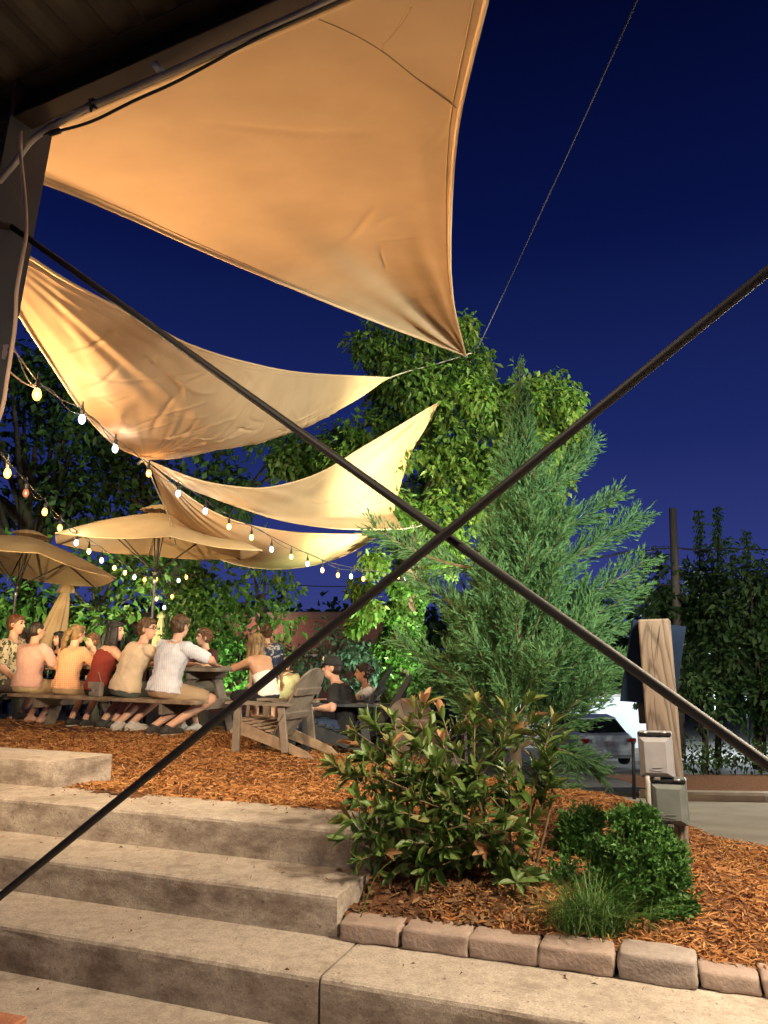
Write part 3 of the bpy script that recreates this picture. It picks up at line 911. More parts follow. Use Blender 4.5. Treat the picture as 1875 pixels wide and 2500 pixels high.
def sail(label, corners, edges, n=70, bow=0.0, wr_amp=.03, seed=1, bowdir=(0, 0, -1), cw=(1, 1, 1), m='sail', fl=.34, creases=8):
    """triangle cloth: corners A,B,C; edges are pixel lists for AB, AC, BC; collapsed at A"""
    A, B, C = corners
    eAB = edge(A, B, edges[0], n); eAC = edge(A, C, edges[1], n); eBC = edge(B, C, edges[2], n)
    u = np.linspace(0, 1, n)[:, None, None]; v = np.linspace(0, 1, n)[None, :, None]
    # Coons: u from A outwards, v from B to C
    ruled = eAB[:, None, :] * (1 - v) + eAC[:, None, :] * v
    Bv = np.array(B); Cv = np.array(C); Av = np.array(A)
    end = eBC[None, :, :]
    lin = Av * (1 - u) + (Bv * (1 - v) + Cv * v) * u
    S_ = ruled + (Av * (1 - u) + end * u) - lin
    uu = u[..., 0]; vv = v[..., 0]
    w = uu * (1 - uu) * 4 * vv * (1 - vv) * 4
    S_ = S_ + (np.array(bowdir, float)[None, None, :] * bow) * w[..., None]
    # tension folds fanning out of the corners
    nrm = np.cross(Bv - Av, Cv - Av); nrm = nrm / np.linalg.norm(nrm)
    rs = np.random.default_rng(seed)
    D = np.zeros(S_.shape[:2])
    inner = np.clip(np.minimum(vv, 1 - vv) * 10, 0, 1) * np.clip((1 - uu) * 6, 0, 1)
    for P, cw_ in zip((Av, Bv, Cv), cw):
        q = S_ - P
        dist = np.linalg.norm(q, axis=2) + 1e-6
        mid = (Av + Bv + Cv) / 3 - P; mid /= np.linalg.norm(mid)
        side = np.cross(nrm, mid)
        ang = np.arctan2(q @ side, q @ mid)
        size = np.linalg.norm((Av + Bv + Cv) / 3 - P)
        fall = cw_ * np.exp(-dist / (size * fl)) * np.minimum(dist / (size * .22), 1)
        for k in range(9):
            f = rs.uniform(26, 110); ph = rs.uniform(0, 6.3)
            D += fall * np.sin(ang * f + ph + .35 * np.sin(dist * 2.1 + k)) * wr_amp / (1 + f / 16)
    # soft random creases
    for k in range(14):
        a = rs.uniform(0, 6.3); f = rs.uniform(1.5, 9); ph = rs.uniform(0, 6.3)
        D += .0022 / (f ** .5) * np.sin(f * (np.cos(a) * S_[..., 0] + np.sin(a) * S_[..., 1]) + ph + 1.4 * np.sin(1.2 * S_[..., 2] + k))
    # sharp fold lines left from being packed away
    e1 = (Bv - Av) / np.linalg.norm(Bv - Av); e2 = np.cross(nrm, e1)
    X2 = (S_ - Av) @ e1; Y2 = (S_ - Av) @ e2
    for k in range(creases):
        i0, j0 = rs.integers(int(n * .35), n - 4), rs.integers(4, n - 4)
        x0, y0 = X2[i0, j0], Y2[i0, j0]; a = rs.uniform(0, 3.14); hl = rs.uniform(.12, .55); wd = rs.uniform(.012, .026)
        du = (X2 - x0) * np.cos(a) + (Y2 - y0) * np.sin(a); dn = -(X2 - x0) * np.sin(a) + (Y2 - y0) * np.cos(a) + .05 * np.sin(du * 5 + k)
        D += rs.choice([-1, 1]) * rs.uniform(.006, .014) * np.exp(-(dn / wd) ** 2) * np.clip(1 - (du / hl) ** 2, 0, 1)
    S_ = S_ + nrm * (D * inner)[..., None]
    V = S_.reshape(-1, 3)
    i = np.arange(n * n).reshape(n, n)
    F = np.stack([i[:-1, :-1].ravel(), i[:-1, 1:].ravel(), i[1:, 1:].ravel(), i[1:, :-1].ravel()], 1)
    t = thing('shade_sail', A, label, 'shade sail', 'tan shade sails over the patio')
    np_mesh('cloth', V, F, M[m], t, smooth=True)
    for e in (S_[:, 0], S_[:, -1], S_[-1, :]):
        m_ = MB(); m_.tube([Vector(p) for p in e[:-1:max(2, n // 50)]] + [Vector(e[-1])], .011, 6); m_.build('hem', M['hem'], t, smooth=True)
    for P in (A, B, C):
        cen = (A + B + C) / 3
        d = unit(P - cen)
        m_ = MB(); m_.tube([P - d * .02, P + d * .09], .014, 8); m_.build('shackle', M['galv'], t, smooth=True)
    return t, S_

eave_l = onwall(-70, 400, .10); eave_r = onwall(1212, -150, .10)
S1_tip = at(1137, 868, 8.6)
s1, S1s = sail('largest shade sail overhead, tied to the eave with a long pointed corner', (S1_tip, eave_l, eave_r),
     ([(930, 790), (700, 697), (500, 613), (300, 524), (110, 447)][0:5], [(1112, 770), (1101, 690), (1098, 600), (1103, 450), (1118, 300), (1150, 150), (1187, 0)], []), 190, bow=.10, wr_amp=.075, seed=3, bowdir=(0, 0, 1), cw=(1, 0, 0), fl=.40)
node = at(352, 1120, 7.6)
S2_l = at(-80, 556, 3.5); S2_tip = at(950, 922, 11.0)
s2, S2s = sail('twisted shade sail behind the column, lit hot by a bulb at its low corner', (S2_tip, S2_l, node),
     ([(750, 912), (600, 885), (470, 845), (385, 803), (170, 690), (75, 630)], [(850, 970), (780, 1008), (640, 1066), (500, 1104), (420, 1119)], [(45, 765), (120, 880), (200, 1000), (280, 1085)]), 250, bow=.30, wr_amp=.03, seed=5, cw=(.7, .9, 1.2), fl=.45, creases=110)
n3 = at(366, 1127, 7.75)
S3_a = at(1072, 980, 12.0); S3_b = at(982, 1291, 11.6)
s3, S3s = sail('narrow curved shade sail with its upper tip pulled toward the tree', (n3, S3_a, S3_b),
     ([(470, 1168), (560, 1187), (660, 1190), (780, 1155), (880, 1095), (990, 1030)], [(440, 1178), (560, 1228), (680, 1268), (800, 1288), (900, 1292)], [(1040, 1040), (1000, 1110), (975, 1190), (962, 1250)]), 120, bow=.12, wr_amp=.06, seed=8, creases=20)
n4 = at(368, 1136, 7.9)
S4_a = at(932, 1303, 12.6); S4_b = at(478, 1338, 13.6)
s4, S4s = sail('lowest shade sail hanging behind the open umbrella and string of bulbs', (n4, S4_a, S4_b),
     ([(440, 1198), (520, 1250), (600, 1280), (700, 1298), (820, 1304)], [(385, 1180), (410, 1250), (440, 1300)], [(860, 1347), (780, 1376), (700, 1388), (620, 1386), (550, 1370)]), 120, bow=.10, wr_amp=.05, seed=11, creases=20)

# stitched seams that show on the largest sail
def seam(t, S_, pix, r=.003):
    q = S_.reshape(-1, 3); z = q[:, 2] - EYE; f = q[:, 1] * CP + z * SP
    X = 937.5 + FPX * q[:, 0] / f; Y = 1250 - FPX * (-q[:, 1] * SP + z * CP) / f
    pts = [q[np.argmin((X - x) ** 2 + (Y - y) ** 2)] for x, y in pix]
    m_ = MB(); m_.tube([Vector(p) for p in spline(pts, 30)], r, 6); m_.build('seam', M['sail'], t, smooth=True)
seam(s1, S1s, [(760, 25), (850, 75), (930, 125), (1020, 195), (1115, 262)])
seam(s1, S1s, [(1005, 20), (965, 70), (925, 125)])
for S_, t_ in ((S1s, s1), (S2s, s2), (S3s, s3), (S4s, s4)):
    k_ = max(2, S_.shape[1] // 40)
    for e_ in (S_[4:, k_], S_[4:, -1 - k_]):
        m_ = MB(); m_.tube([Vector(p) for p in e_[::max(2, S_.shape[0] // 50)]], .0035, 5); m_.build('seam', M['sail'], t_, smooth=True)

# ropes and guy wires
def line(name, pts, r, m, label, cat='rope', n=24, group=None):
    o = MB(); o.tube([Vector(p) for p in spline(pts, n)], r, 10)
    return tag(o.build(name, m, smooth=True), label, cat, group)
anchor = at(1152, 862, 12.2)
line('rope', [S1_tip, at(1142, 864, 10), anchor], .009, M['rope'], 'short rope from the largest sail tip into the tree top')
line('rope', [S2_tip, at(1000, 905, 11.6), at(1060, 890, 12.1), anchor], .010, M['rope'], 'pale rope from the twisted sail tip across to the tree')
line('rope', [S3_a, at(1098, 942, 12.2), at(1120, 905, 12.4)], .010, M['rope'], 'rope pulling the narrow sail upper tip into the tree')
line('rope', [S3_b, at(1020, 1285, 11.9), at(1060, 1272, 12.3)], .009, M['rope'], 'rope holding the narrow sail lower corner to the trunk')
line('rope', [S4_a, at(1000, 1285, 12.3), at(1050, 1278, 12.4)], .009, M['rope'], 'rope holding the lowest sail corner to the trunk')
line('rope', [node, n3], .012, M['rope'], 'rope knot joining the sails at their shared low corner')
line('rope', [node, at(380, 1190, 8.3), at(412, 1262, 9.0), at(430, 1330, 9.6)], .008, M['rope'], 'slack rope hanging down from the shared corner behind the umbrella')
line('cable', [at(1118, 905, 12.3), at(1090, 1010, 12.2), at(1045, 1220, 12.1), at(1012, 1350, 12.0)], .006, M['wire'], 'thin wire running down the tree beside the narrow sail', 'cable')
line('guy_wire', [at(1600, -110, 3.6), at(1555, 0, 4.0), at(1370, 410, 6.1), at(1178, 825, 11.0), anchor], .0068, mat('pale_wire', (.06, .06, .085), rough=.7, spec=.1), 'long thin guy wire crossing the night sky to the tree top', 'wire')

# ------------------------------------------------------------------ strings of bulbs
bulb_me = {}
def make_bulb(k):
    b = MB(); b.lathe((0, 0, 0), [(.002, -.072), (.014, -.067), (.023, -.050), (.025, -.036), (.021, -.017), (.012, 0)], 12)
    me = b.mesh('bulb'); me.materials.append(M[k])
    for p in me.polygons: p.use_smooth = True
    return me
for k in ('warm', 'white', 'gold', 'dim'): bulb_me[k] = make_bulb(k)
fil_me = {}
for k in ('warm', 'white', 'gold', 'dim'):
    b = MB(); b.ell((0, 0, -.036), (.0085, 0, 0), (0, .0085, 0), (0, 0, .018), 8, 6)
    fil_me[k] = b.mesh('filament'); fil_me[k].materials.append(M['fil_' + k])
b = MB(); b.lathe((0, 0, 0), [(.013, -.004), (.016, 0), (.016, .035), (.008, .055), (.004, .10)], 10)
socket_me = b.mesh('socket'); socket_me.materials.append(M['socket'])

def string(label, wpts, bulbs, r=.0045, drop=.11):
    """wpts: (px,py,Y) of the cord; bulbs: (px,py,Y,kind) of the glowing part"""
    P = [at(*p) for p in wpts]
    t = thing('string_lights', P[0], label, 'string lights')
    o = MB(); o.tube([Vector(p) for p in spline(P, 90)], r, 6); o.build('cord', M['blackcable'], t, smooth=True)
    o = MB(); o.tube([Vector(p) + Vector((0, 0, -.02 + .035 * math.sin(i * .55))) for i, p in enumerate(spline(P, 90))], r * .8, 5); o.build('cord', M['blackcable'], t, smooth=True)
    for (px, py, Y, k) in bulbs:
        p = at(px, py, Y) + Vector((0, 0, .04))
        bo_ = inst('bulb', bulb_me[k], t, p)
        inst('filament', fil_me[k], bo_, p)
        ld = bpy.data.lights.new('bulb_light', 'POINT'); ld.energy = {'warm': 34, 'white': 20, 'gold': 32, 'dim': 3}[k]; ld.color = {'warm': (1.0, .50, .16), 'white': (.92, .97, 1.0), 'gold': (1.0, .64, .28), 'dim': (1.0, .4, .2)}[k]; ld.shadow_soft_size = .012
        lo = bpy.data.objects.new('bulb_light', ld); col.objects.link(lo); lo.parent = bo_; lo.location = (0, 0, -.036)
        inst('socket', socket_me, t, p)
    return t
def Yat(tab, x):
    return float(np.interp(x, [q[0] for q in tab], [q[1] for q in tab]))
tabA = [(0, 3.0), (90, 4.2), (200, 5.4), (352, 7.4), (560, 8.8), (760, 10.5), (980, 11.9)]
cA = [(8, 838), (40, 862), (92, 930), (150, 975), (200, 1000), (281, 1070), (350, 1122), (420, 1170), (501, 1220), (560, 1258), (620, 1288), (711, 1333), (790, 1368), (857, 1385), (930, 1397), (985, 1408)]
bA = [(90, 965, 'warm'), (200, 1025, 'white'), (281, 1097, 'white'), (363, 1157, 'warm'), (435, 1206, 'white'), (501, 1249, 'white'), (559, 1287, 'gold'), (614, 1313, 'gold'), (663, 1342, 'white'), (711, 1360, 'gold'), (751, 1377, 'white'), (787, 1393, 'gold'), (825, 1405, 'warm'), (857, 1408, 'white'), (887, 1414, 'warm'), (972, 1409, 'gold'), (990, 1412, 'white')]
string('long string of glowing bulbs falling from the column past the sails to the trunk', [(x, y, Yat(tabA, x)) for x, y in cA], [(x, y, Yat(tabA, x), k) for x, y, k in bA])
tabB = [(0, 5.0), (110, 7.0), (186, 9.0), (300, 11.5), (460, 13.0)]
cB = [(-60, 1055), (0, 1106), (60, 1172), (109, 1222), (146, 1263), (186, 1295), (230, 1325), (280, 1360), (328, 1390), (381, 1400), (440, 1404), (470, 1400)]
bB = [(18, 1157, 'warm'), (63, 1205, 'dim'), (109, 1251, 'warm'), (146, 1290, 'warm'), (186, 1326, 'white'), (217, 1347, 'gold'), (248, 1369, 'white'), (279, 1387, 'gold'), (305, 1399, 'gold'), (328, 1410, 'white'), (353, 1416, 'warm'), (381, 1414, 'warm'), (436, 1418, 'white'), (455, 1410, 'warm')]
string('string of bulbs sloping down the left edge behind the two open umbrellas', [(x, y, Yat(tabB, x)) for x, y in cB], [(x, y, Yat(tabB, x), k) for x, y, k in bB])
string('short string of three bulbs in front of the ivy beside the umbrella pole', [(365, 1440, 13.2), (400, 1452, 13.2), (430, 1445, 13.2), (470, 1405, 13.2)], [(382, 1463, 13.2, 'gold'), (401, 1484, 13.2, 'white'), (420, 1457, 13.2, 'warm')], drop=.08)
# the pale lead that feeds the first string from the column
line('lead_wire', [at(14, 900, 3.1), at(60, 935, 3.6), at(92, 948, 4.1)], .004, M['cord'], 'pale lead wire from the column to the first bulb', 'wire')
# ------------------------------------------------------------------ picnic tables
BR = Vector((-2.10, 8.70, 0))
BD = Vector((-.884, .467, 0)).normalized()
BN = Vector((.467, .884, 0)).normalized()
SEAT_Z, TOP_Z = 1.0, 1.35
def tb(t, n, z, O=None):
    p = (BR if O is None else O) + BD * t + BN * n
    return Vector((p.x, p.y, z))
def picnic_table(O, L_, label, dz=0.0):
    th = thing('picnic_table', tb(L_ / 2, .8, .6 + dz, O), label, 'picnic table', 'weathered picnic tables')
    def plank(name, t0, t1, n, z, w, h, m):
        b = MB(); b.bar(tb(t0, n, z - h / 2 + dz, O), tb(t1, n, z - h / 2 + dz, O), w, h, ch=.005); b.build(name, m, th)
    for k in range(2):
        plank('bench_plank', 0 + .02 * k, L_ - .03 * k, .07 + .145 * k, SEAT_Z, .138, .042, M['wood_tan'])
        plank('bench_plank', .03 * k, L_ - .02 * k, 1.42 + .145 * k, SEAT_Z, .138, .042, M['wood_tan'])
    for k in range(5):
        plank('top_plank', .02 * (k % 2), L_ - .015 * (k % 3), .45 + .165 * k, TOP_Z, .158, .042, M['wood'])
    for t in (.5, L_ - .5):
        b = MB(); b.bar(tb(t, .02, SEAT_Z - .105 + dz, O), tb(t, 1.60, SEAT_Z - .105 + dz, O), .045, .12); b.build('cross_beam', M['wood'], th)
        b = MB(); b.bar(tb(t, .44, TOP_Z - .095 + dz, O), tb(t, 1.14, TOP_Z - .095 + dz, O), .045, .095); b.build('cross_beam', M['wood'], th)
        for (n0, n1) in ((.60, .28), (1.0, 1.34)):
            b = MB(); b.bar(tb(t + .048, n0, TOP_Z - .06 + dz, O), tb(t + .048, n1, .52 + dz, O), .045, .14, up=BD.cross(Vector((0, 0, 1)))); b.build('leg', M['wood'], th)
    return th
picnic_table(BR, 3.12, 'long weathered picnic table with a row of people on its near bench')
T2O = Vector((-5.28, 10.75, 0))
picnic_table(T2O, 2.4, 'second picnic table at the left edge where the floral shirt man sits')

# ------------------------------------------------------------------ adirondack chairs
def adirondack(px, py, z, face, mats, label, s=1.0, name='adirondack_chair'):
    o = onz(px, py, z) if py is not None else Vector(px)
    o = Vector((o.x, o.y, z))
    f = Vector((math.cos(face), math.sin(face), 0)); l = Vector((-f.y, f.x, 0)); up = Vector((0, 0, 1))
    def P(x, y, h): return o + (f * x + l * y + up * h) * s
    t = thing(name, o, label, 'chair', 'adirondack chairs on the mulch')
    m, m2 = mats
    for sd in (-1, 1):
        b = MB(); b.bar(P(.46, sd * .29, 0), P(.44, sd * .29, .56), .10 * s, .035 * s, up=l, ch=.004); b.build('front_leg', m, t)
        # side rail from seat front down to the ground behind
        b = MB()
        q = [(.50, .36), (.50, .24), (-.46, .0), (-.60, .0), (-.50, .075), (-.02, .235), (.44, .385)]
        vv = [P(x, sd * .255 - .018, h) for x, h in q] + [P(x, sd * .255 + .018, h) for x, h in q]
        n = len(q)
        b.add(vv, [tuple(range(n - 1, -1, -1)), tuple(range(n, 2 * n))] + [(k, (k + 1) % n, n + (k + 1) % n, n + k) for k in range(n)]); b.build('side_rail', m2, t)
        b = MB()
        q = [(.56, sd * .23), (.56, sd * .385), (.0, sd * .385), (-.30, sd * .33), (-.30, sd * .25), (.0, sd * .245)]
        if sd < 0: q = q[::-1]
        vv = [P(x, y, .565) for x, y in q] + [P(x, y, .592) for x, y in q]
        n = len(q)
        b.add(vv, [tuple(range(n - 1, -1, -1)), tuple(range(n, 2 * n))] + [(k, (k + 1) % n, n + (k + 1) % n, n + k) for k in range(n)]); b.build('armrest', m, t)
        b = MB(); b.bar(P(-.24, sd * .285, .05), P(-.17, sd * .285, .56), .09 * s, .032 * s, up=l, ch=.004); b.build('rear_leg', m, t)
        b = MB(); b.bar(P(.42, sd * .335, .38), P(.42, sd * .335, .56), .035 * s, .07 * s, ch=.004); b.build('arm_bracket', m, t)
    for k in range(6):
        x = .47 - .092 * k; h = .40 - .026 * k + (.004 if k else -.015)
        b = MB(); b.bar(P(x, -.285, h), P(x, .285, h), .082 * s, .022 * s, up=(0.0, 0.0, 1.0), ch=.004); b.build('seat_slat', m2, t)
    # reclined back of three planks with a rounded top
    rec = R(31)
    bd = (up * math.cos(rec) - f * math.sin(rec)); bn = (f * math.cos(rec) + up * math.sin(rec))
    b0 = P(.0, 0, .20)
    W0, W1, H = .21, .27, .86
    for k in range(3):
        e0, e1 = -1 + 2 * k / 3 + .012, -1 + 2 * (k + 1) / 3 - .012
        pts = []
        N_ = 7
        def wid(h): return (W0 + (W1 - W0) * h / H)
        left = [(e0 * wid(h), h) for h in (0, .3, .6)]
        right = [(e1 * wid(h), h) for h in (.6, .3, 0)]
        arc = []
        for j in range(N_):
            e = e0 + (e1 - e0) * j / (N_ - 1)
            arc.append((e * W1, .62 + .27 * math.sqrt(max(0, 1 - (e * .98) ** 2)) + .02))
        q = left + arc + right
        n = len(q)
        vv = [b0 + (l * y + bd * h - bn * .011) * s for y, h in q] + [b0 + (l * y + bd * h + bn * .011) * s for y, h in q]
        b = MB(); b.add(vv, [tuple(range(n)), tuple(range(2 * n - 1, n - 1, -1))] + [(k2, n + k2, n + (k2 + 1) % n, (k2 + 1) % n) for k2 in range(n)]); b.build('back_plank', m, t)
    for h, w in ((.62, .25), (.30, .33)):
        b = MB(); b.cbox(b0 + (bd * h - bn * .030) * s, l, bd, bn, w * s, .046 * s, .017 * s, .004); b.build('back_batten', m, t)
    return t
ch1_o = onz(640, 1822, .60)
CH1 = adirondack((-1.00, 7.85, 0), None, .565, math.atan2(.46, -.88), (M['wood'], M['wood_tan']), 'empty weathered wooden adirondack chair seen from behind', .84)
CH2_O = Vector((-.36, 8.6, 0)); CH2_A = math.atan2(.12, -1)
CH2 = adirondack(CH2_O, None, .44, CH2_A, (M['darkchair'], M['darkchair']), 'dark adirondack chair holding the man in the black cap', .95)
CH3_O = Vector((-.10, 9.4, 0)); CH3_A = math.atan2(-.12, -1)
CH3 = adirondack(CH3_O, None, .36, CH3_A, (M['darkchair'], M['darkchair']), 'dark adirondack chair under the woman with the bun, mostly behind leaves', .92)
CH4 = adirondack((.42, 8.0, 0), None, .22, math.atan2(.9, .45), (M['wood'], M['wood']), 'pale wooden chair back showing above the bronze shrub', .9)
# stool for the woman at the table end
so = Vector((-1.40, 9.30, .60))
st = thing('wooden_stool', so, 'low wooden stool at the table end under the white tube top woman', 'stool')
b = MB(); b.cbox(so + Vector((0, 0, .35)), BD, BN, (0, 0, 1), .2, .17, .02, .006); b.build('seat', M['wood'], st)
for sx in (-1, 1):
    for sy in (-1, 1):
        b = MB(); b.bar(so + BD * (.17 * sx) + BN * (.14 * sy) + Vector((0, 0, -.03)), so + BD * (.15 * sx) + BN * (.12 * sy) + Vector((0, 0, .33)), .04, .04); b.build('leg', M['wood'], st)

# ------------------------------------------------------------------ umbrellas
def umbrella(foot, hub_z, apex, tilt_dir, tilt, rad, label, n=6, az0=.3, drop=.50):
    """market umbrella: canopy tilted about its hub"""
    foot = Vector(foot)
    t = thing('patio_umbrella', foot, label, 'umbrella', 'tan patio umbrellas')
    hub = Vector((apex[0], apex[1], hub_z))
    ax = unit(Vector((math.cos(tilt_dir) * math.sin(tilt), math.sin(tilt_dir) * math.sin(tilt), math.cos(tilt))))
    e1 = unit(ax.orthogonal()); e2 = ax.cross(e1)
    top = hub + ax * drop
    rim_c = hub + ax * .02
    def rim(a, r=1.0): return rim_c + (e1 * math.cos(a) + e2 * math.sin(a)) * (rad * r)
    vs_, fs = [], []
    NR, NS = 8, 8
    for i in range(NR + 1):
        q = .10 + .90 * i / NR
        for k in range(n):
            a = az0 + 2 * math.pi * k / n; a2 = az0 + 2 * math.pi * (k + 1) / n
            for j in range(NS):
                s_ = j / NS
                p = rim(a).lerp(rim(a2), s_)
                p = top.lerp(p, q)
                bulge = .05 * math.sin(math.pi * q * .9) * 1.0
                p = p + ax * (bulge - .045 * math.sin(math.pi * s_) * q)
                vs_.append(p)
    m = n * NS
    for i in range(NR):
        for k in range(m):
            fs.append((i * m + k, i * m + (k + 1) % m, (i + 1) * m + (k + 1) % m, (i + 1) * m + k))
    b = MB(); b.add(vs_, fs); can = b.build('canopy', M['canopy'], t, smooth=True)
    # valance hem
    b = MB(); b.tube([Vector(vs_[NR * m + k]) for k in range(m)] + [Vector(vs_[NR * m])], .008, 5); b.build('hem', M['canopy'], can)
    # vent cap
    b = MB()
    vv = []; ff = []
    for i, (r_, h_) in enumerate(((.01, .075), (.55, .04), (1.0, -.015))):
        for k in range(m):
            a = az0 + 2 * math.pi * k / m
            vv.append(top + ax * (h_ + .02 + .008 * math.sin(k * 2.1)) + (e1 * math.cos(a) + e2 * math.sin(a)) * (r_ * .26 * rad / 1.35))
    for i in range(2):
        for k in range(m):
            ff.append((i * m + k, i * m + (k + 1) % m, (i + 1) * m + (k + 1) % m, (i + 1) * m + k))
    b.add(vv, ff); b.build('vent_cap', M['canopy'], can, smooth=True)
    run = hub - ax * .32
    for k in range(n):
        a = az0 + 2 * math.pi * k / n
        b = MB(); b.tube([top - ax * .03, top.lerp(rim(a), .5) + ax * .012, rim(a) - ax * .012], .009, 6); rb = b.build('rib', M['pole'], t, smooth=True)
        b = MB(); b.tube([run, top.lerp(rim(a), .52)], .008, 6); b.build('strut', M['pole'], rb, smooth=True)
    b = MB(); b.lathe(run, [(.03, -.05), (.035, 0), (.03, .05)], 12, axis=ax); b.build('runner', M['pole'], t, smooth=True)
    b = MB(); b.tube([run - ax * .05, top], .019, 12); b.build('upper_pole', M['pole'], t, smooth=True)
    kn = run - ax * .12
    b = MB(); b.tube([foot, foot.lerp(kn, .5), kn, run - ax * .04], .02, 12); b.build('lower_pole', M['pole'], t, smooth=True)
    b = MB(); b.tube([kn - ax * .02, kn + ax * .045], .024, 12); b.build('tilt_joint', M['alu'], t, smooth=True)
    return t
U1 = tb(1.50, .80, 0)
umbrella((U1.x, U1.y, .62), 2.86, (U1.x + .06, U1.y), R(-20), R(3.0), 1.43, 'large open tan umbrella standing through the long picnic table', az0=.12)
U2 = Vector((-5.72, 11.9, .6))
umbrella(U2, 2.80, (U2.x + .12, U2.y), R(42), R(10), 1.45, 'open tan umbrella tilted to the right at the left edge', az0=.3)
def closed_umbrella(top, h, rad, lean, foot_z, label):
    top = Vector(top); ax = unit(Vector((-lean, 0, -1)))
    bot = top + ax * h
    t = thing('closed_umbrella', (bot.x, bot.y, foot_z), label, 'umbrella', 'folded tan umbrellas')
    rings = []
    for i in range(15):
        q = i / 14
        r = rad * (.12 + .88 * q ** .9)
        rings.append([top + ax * (h * q) + Vector((math.cos(a), math.sin(a), 0)) * (r * (1 + .22 * math.sin(7 * a + 2.2 * q) * min(1, q * 3))) for a in np.linspace(0, 2 * math.pi, 42, endpoint=False)])
    b = MB(); b.loft(rings); b.build('folded_cloth', M['canopy'], t, smooth=True)
    rings = []
    for q, r in ((-.02, .10), (.06, .45), (.13, .52), (.135, .36)):
        rings.append([top + ax * (h * q) + Vector((math.cos(a), math.sin(a), 0)) * (rad * r * (1 + .12 * math.sin(6 * a))) for a in np.linspace(0, 2 * math.pi, 30, endpoint=False)])
    b = MB(); b.loft(rings); b.build('vent_cap', M['canopy'], t, smooth=True)
    b = MB(); b.tube([bot + ax * (-.3), Vector((bot.x, bot.y, foot_z))], .02, 10); b.build('pole', M['pole'], t, smooth=True)
    return t
p_ = at(166, 1424, 13.2); closed_umbrella(p_, 1.28, .26, .22, gz(p_.x, p_.y), 'folded umbrella standing behind the pink shirt man')
p_ = at(395, 1494, 16.5); closed_umbrella(p_, .95, .17, .05, float(hg(p_.x, p_.y)), 'small folded umbrella far behind the man in glasses')

# ------------------------------------------------------------------ glasses on the table
def drink(p, label, h=.14, r=.04, full=.7, m='beer'):
    t = thing('drinking_glass', p, label, 'glass', 'drinks')
    p = Vector(p)
    b = MB(); b.lathe(p, [(r * .75, 0), (r, h), (r * .93, h), (r * .7, .008)], 18); b.build('tumbler', M['glass'], t, smooth=True)
    b = MB(); b.lathe(p, [(r * .66, .01), (r * .66 + r * .22 * full, h * full)], 18); b.build('drink', M[m], t, smooth=True)
M['water'] = mat('pale_drink', (.35, .42, .38), rough=.1)
drink(tb(-.0 + .12, .95, TOP_Z + .001), 'empty clear glass near the end of the picnic table', m='water', full=.4)
drink(tb(.95, .75, TOP_Z + .001), 'amber drink in a glass at the middle of the picnic table')
drink(tb(2.2, .6, TOP_Z + .001), 'clear glass in front of the orange gingham shirt', m='water')
# ------------------------------------------------------------------ people
def evaluate(mb, voxel, smooth, decim):
    me = bpy.data.meshes.new('tmp')
    me.from_pydata([tuple(p) for p in mb.v], [], mb.f)
    o = bpy.data.objects.new('tmp', me); col.objects.link(o)
    r = o.modifiers.new('r', 'REMESH'); r.mode = 'VOXEL'; r.voxel_size = voxel; r.use_smooth_shade = True
    if smooth:
        s_ = o.modifiers.new('s', 'SMOOTH'); s_.factor = .5; s_.iterations = smooth
    if decim < 1:
        d = o.modifiers.new('d', 'DECIMATE'); d.ratio = decim
    dg = bpy.context.evaluated_depsgraph_get()
    out = bpy.data.meshes.new_from_object(o.evaluated_get(dg))
    bpy.data.objects.remove(o); bpy.data.meshes.remove(me)
    return out
def place(me, name, m, parent, wr_=0.0, f=(30, 22), seed=0):
    off = np.array(base_of(parent), np.float32)
    n = len(me.vertices)
    co = np.empty(n * 3, np.float32); me.vertices.foreach_get('co', co); co = co.reshape(-1, 3)
    if wr_:
        no = np.empty(n * 3, np.float32); me.vertices.foreach_get('normal', no); no = no.reshape(-1, 3)
        rs = np.random.default_rng(seed); D = np.zeros(n, np.float32)
        for k in range(8):
            dv = rs.normal(0, 1, 3); dv[2] *= 1.6; dv /= np.linalg.norm(dv)
            ph = rs.uniform(0, 6.3); ff = rs.uniform(f[1], f[0] * 1.6)
            w0 = np.sin(co @ dv * ff * .6 + ph + 1.8 * np.sin(co @ np.roll(dv, 1) * ff * .37 + ph))
            D += ((1 - np.abs(w0)) ** 2 - .3) / 2.4
        co = co + no * (D * wr_)[:, None]
    me.vertices.foreach_set('co', (co - off).ravel())
    me.materials.clear(); me.materials.append(m)
    me.polygons.foreach_set('use_smooth', np.ones(len(me.polygons), bool))
    me.update()
    me.name = name
    o = bpy.data.objects.new(name, me); col.objects.link(o); o.parent = parent
    return o

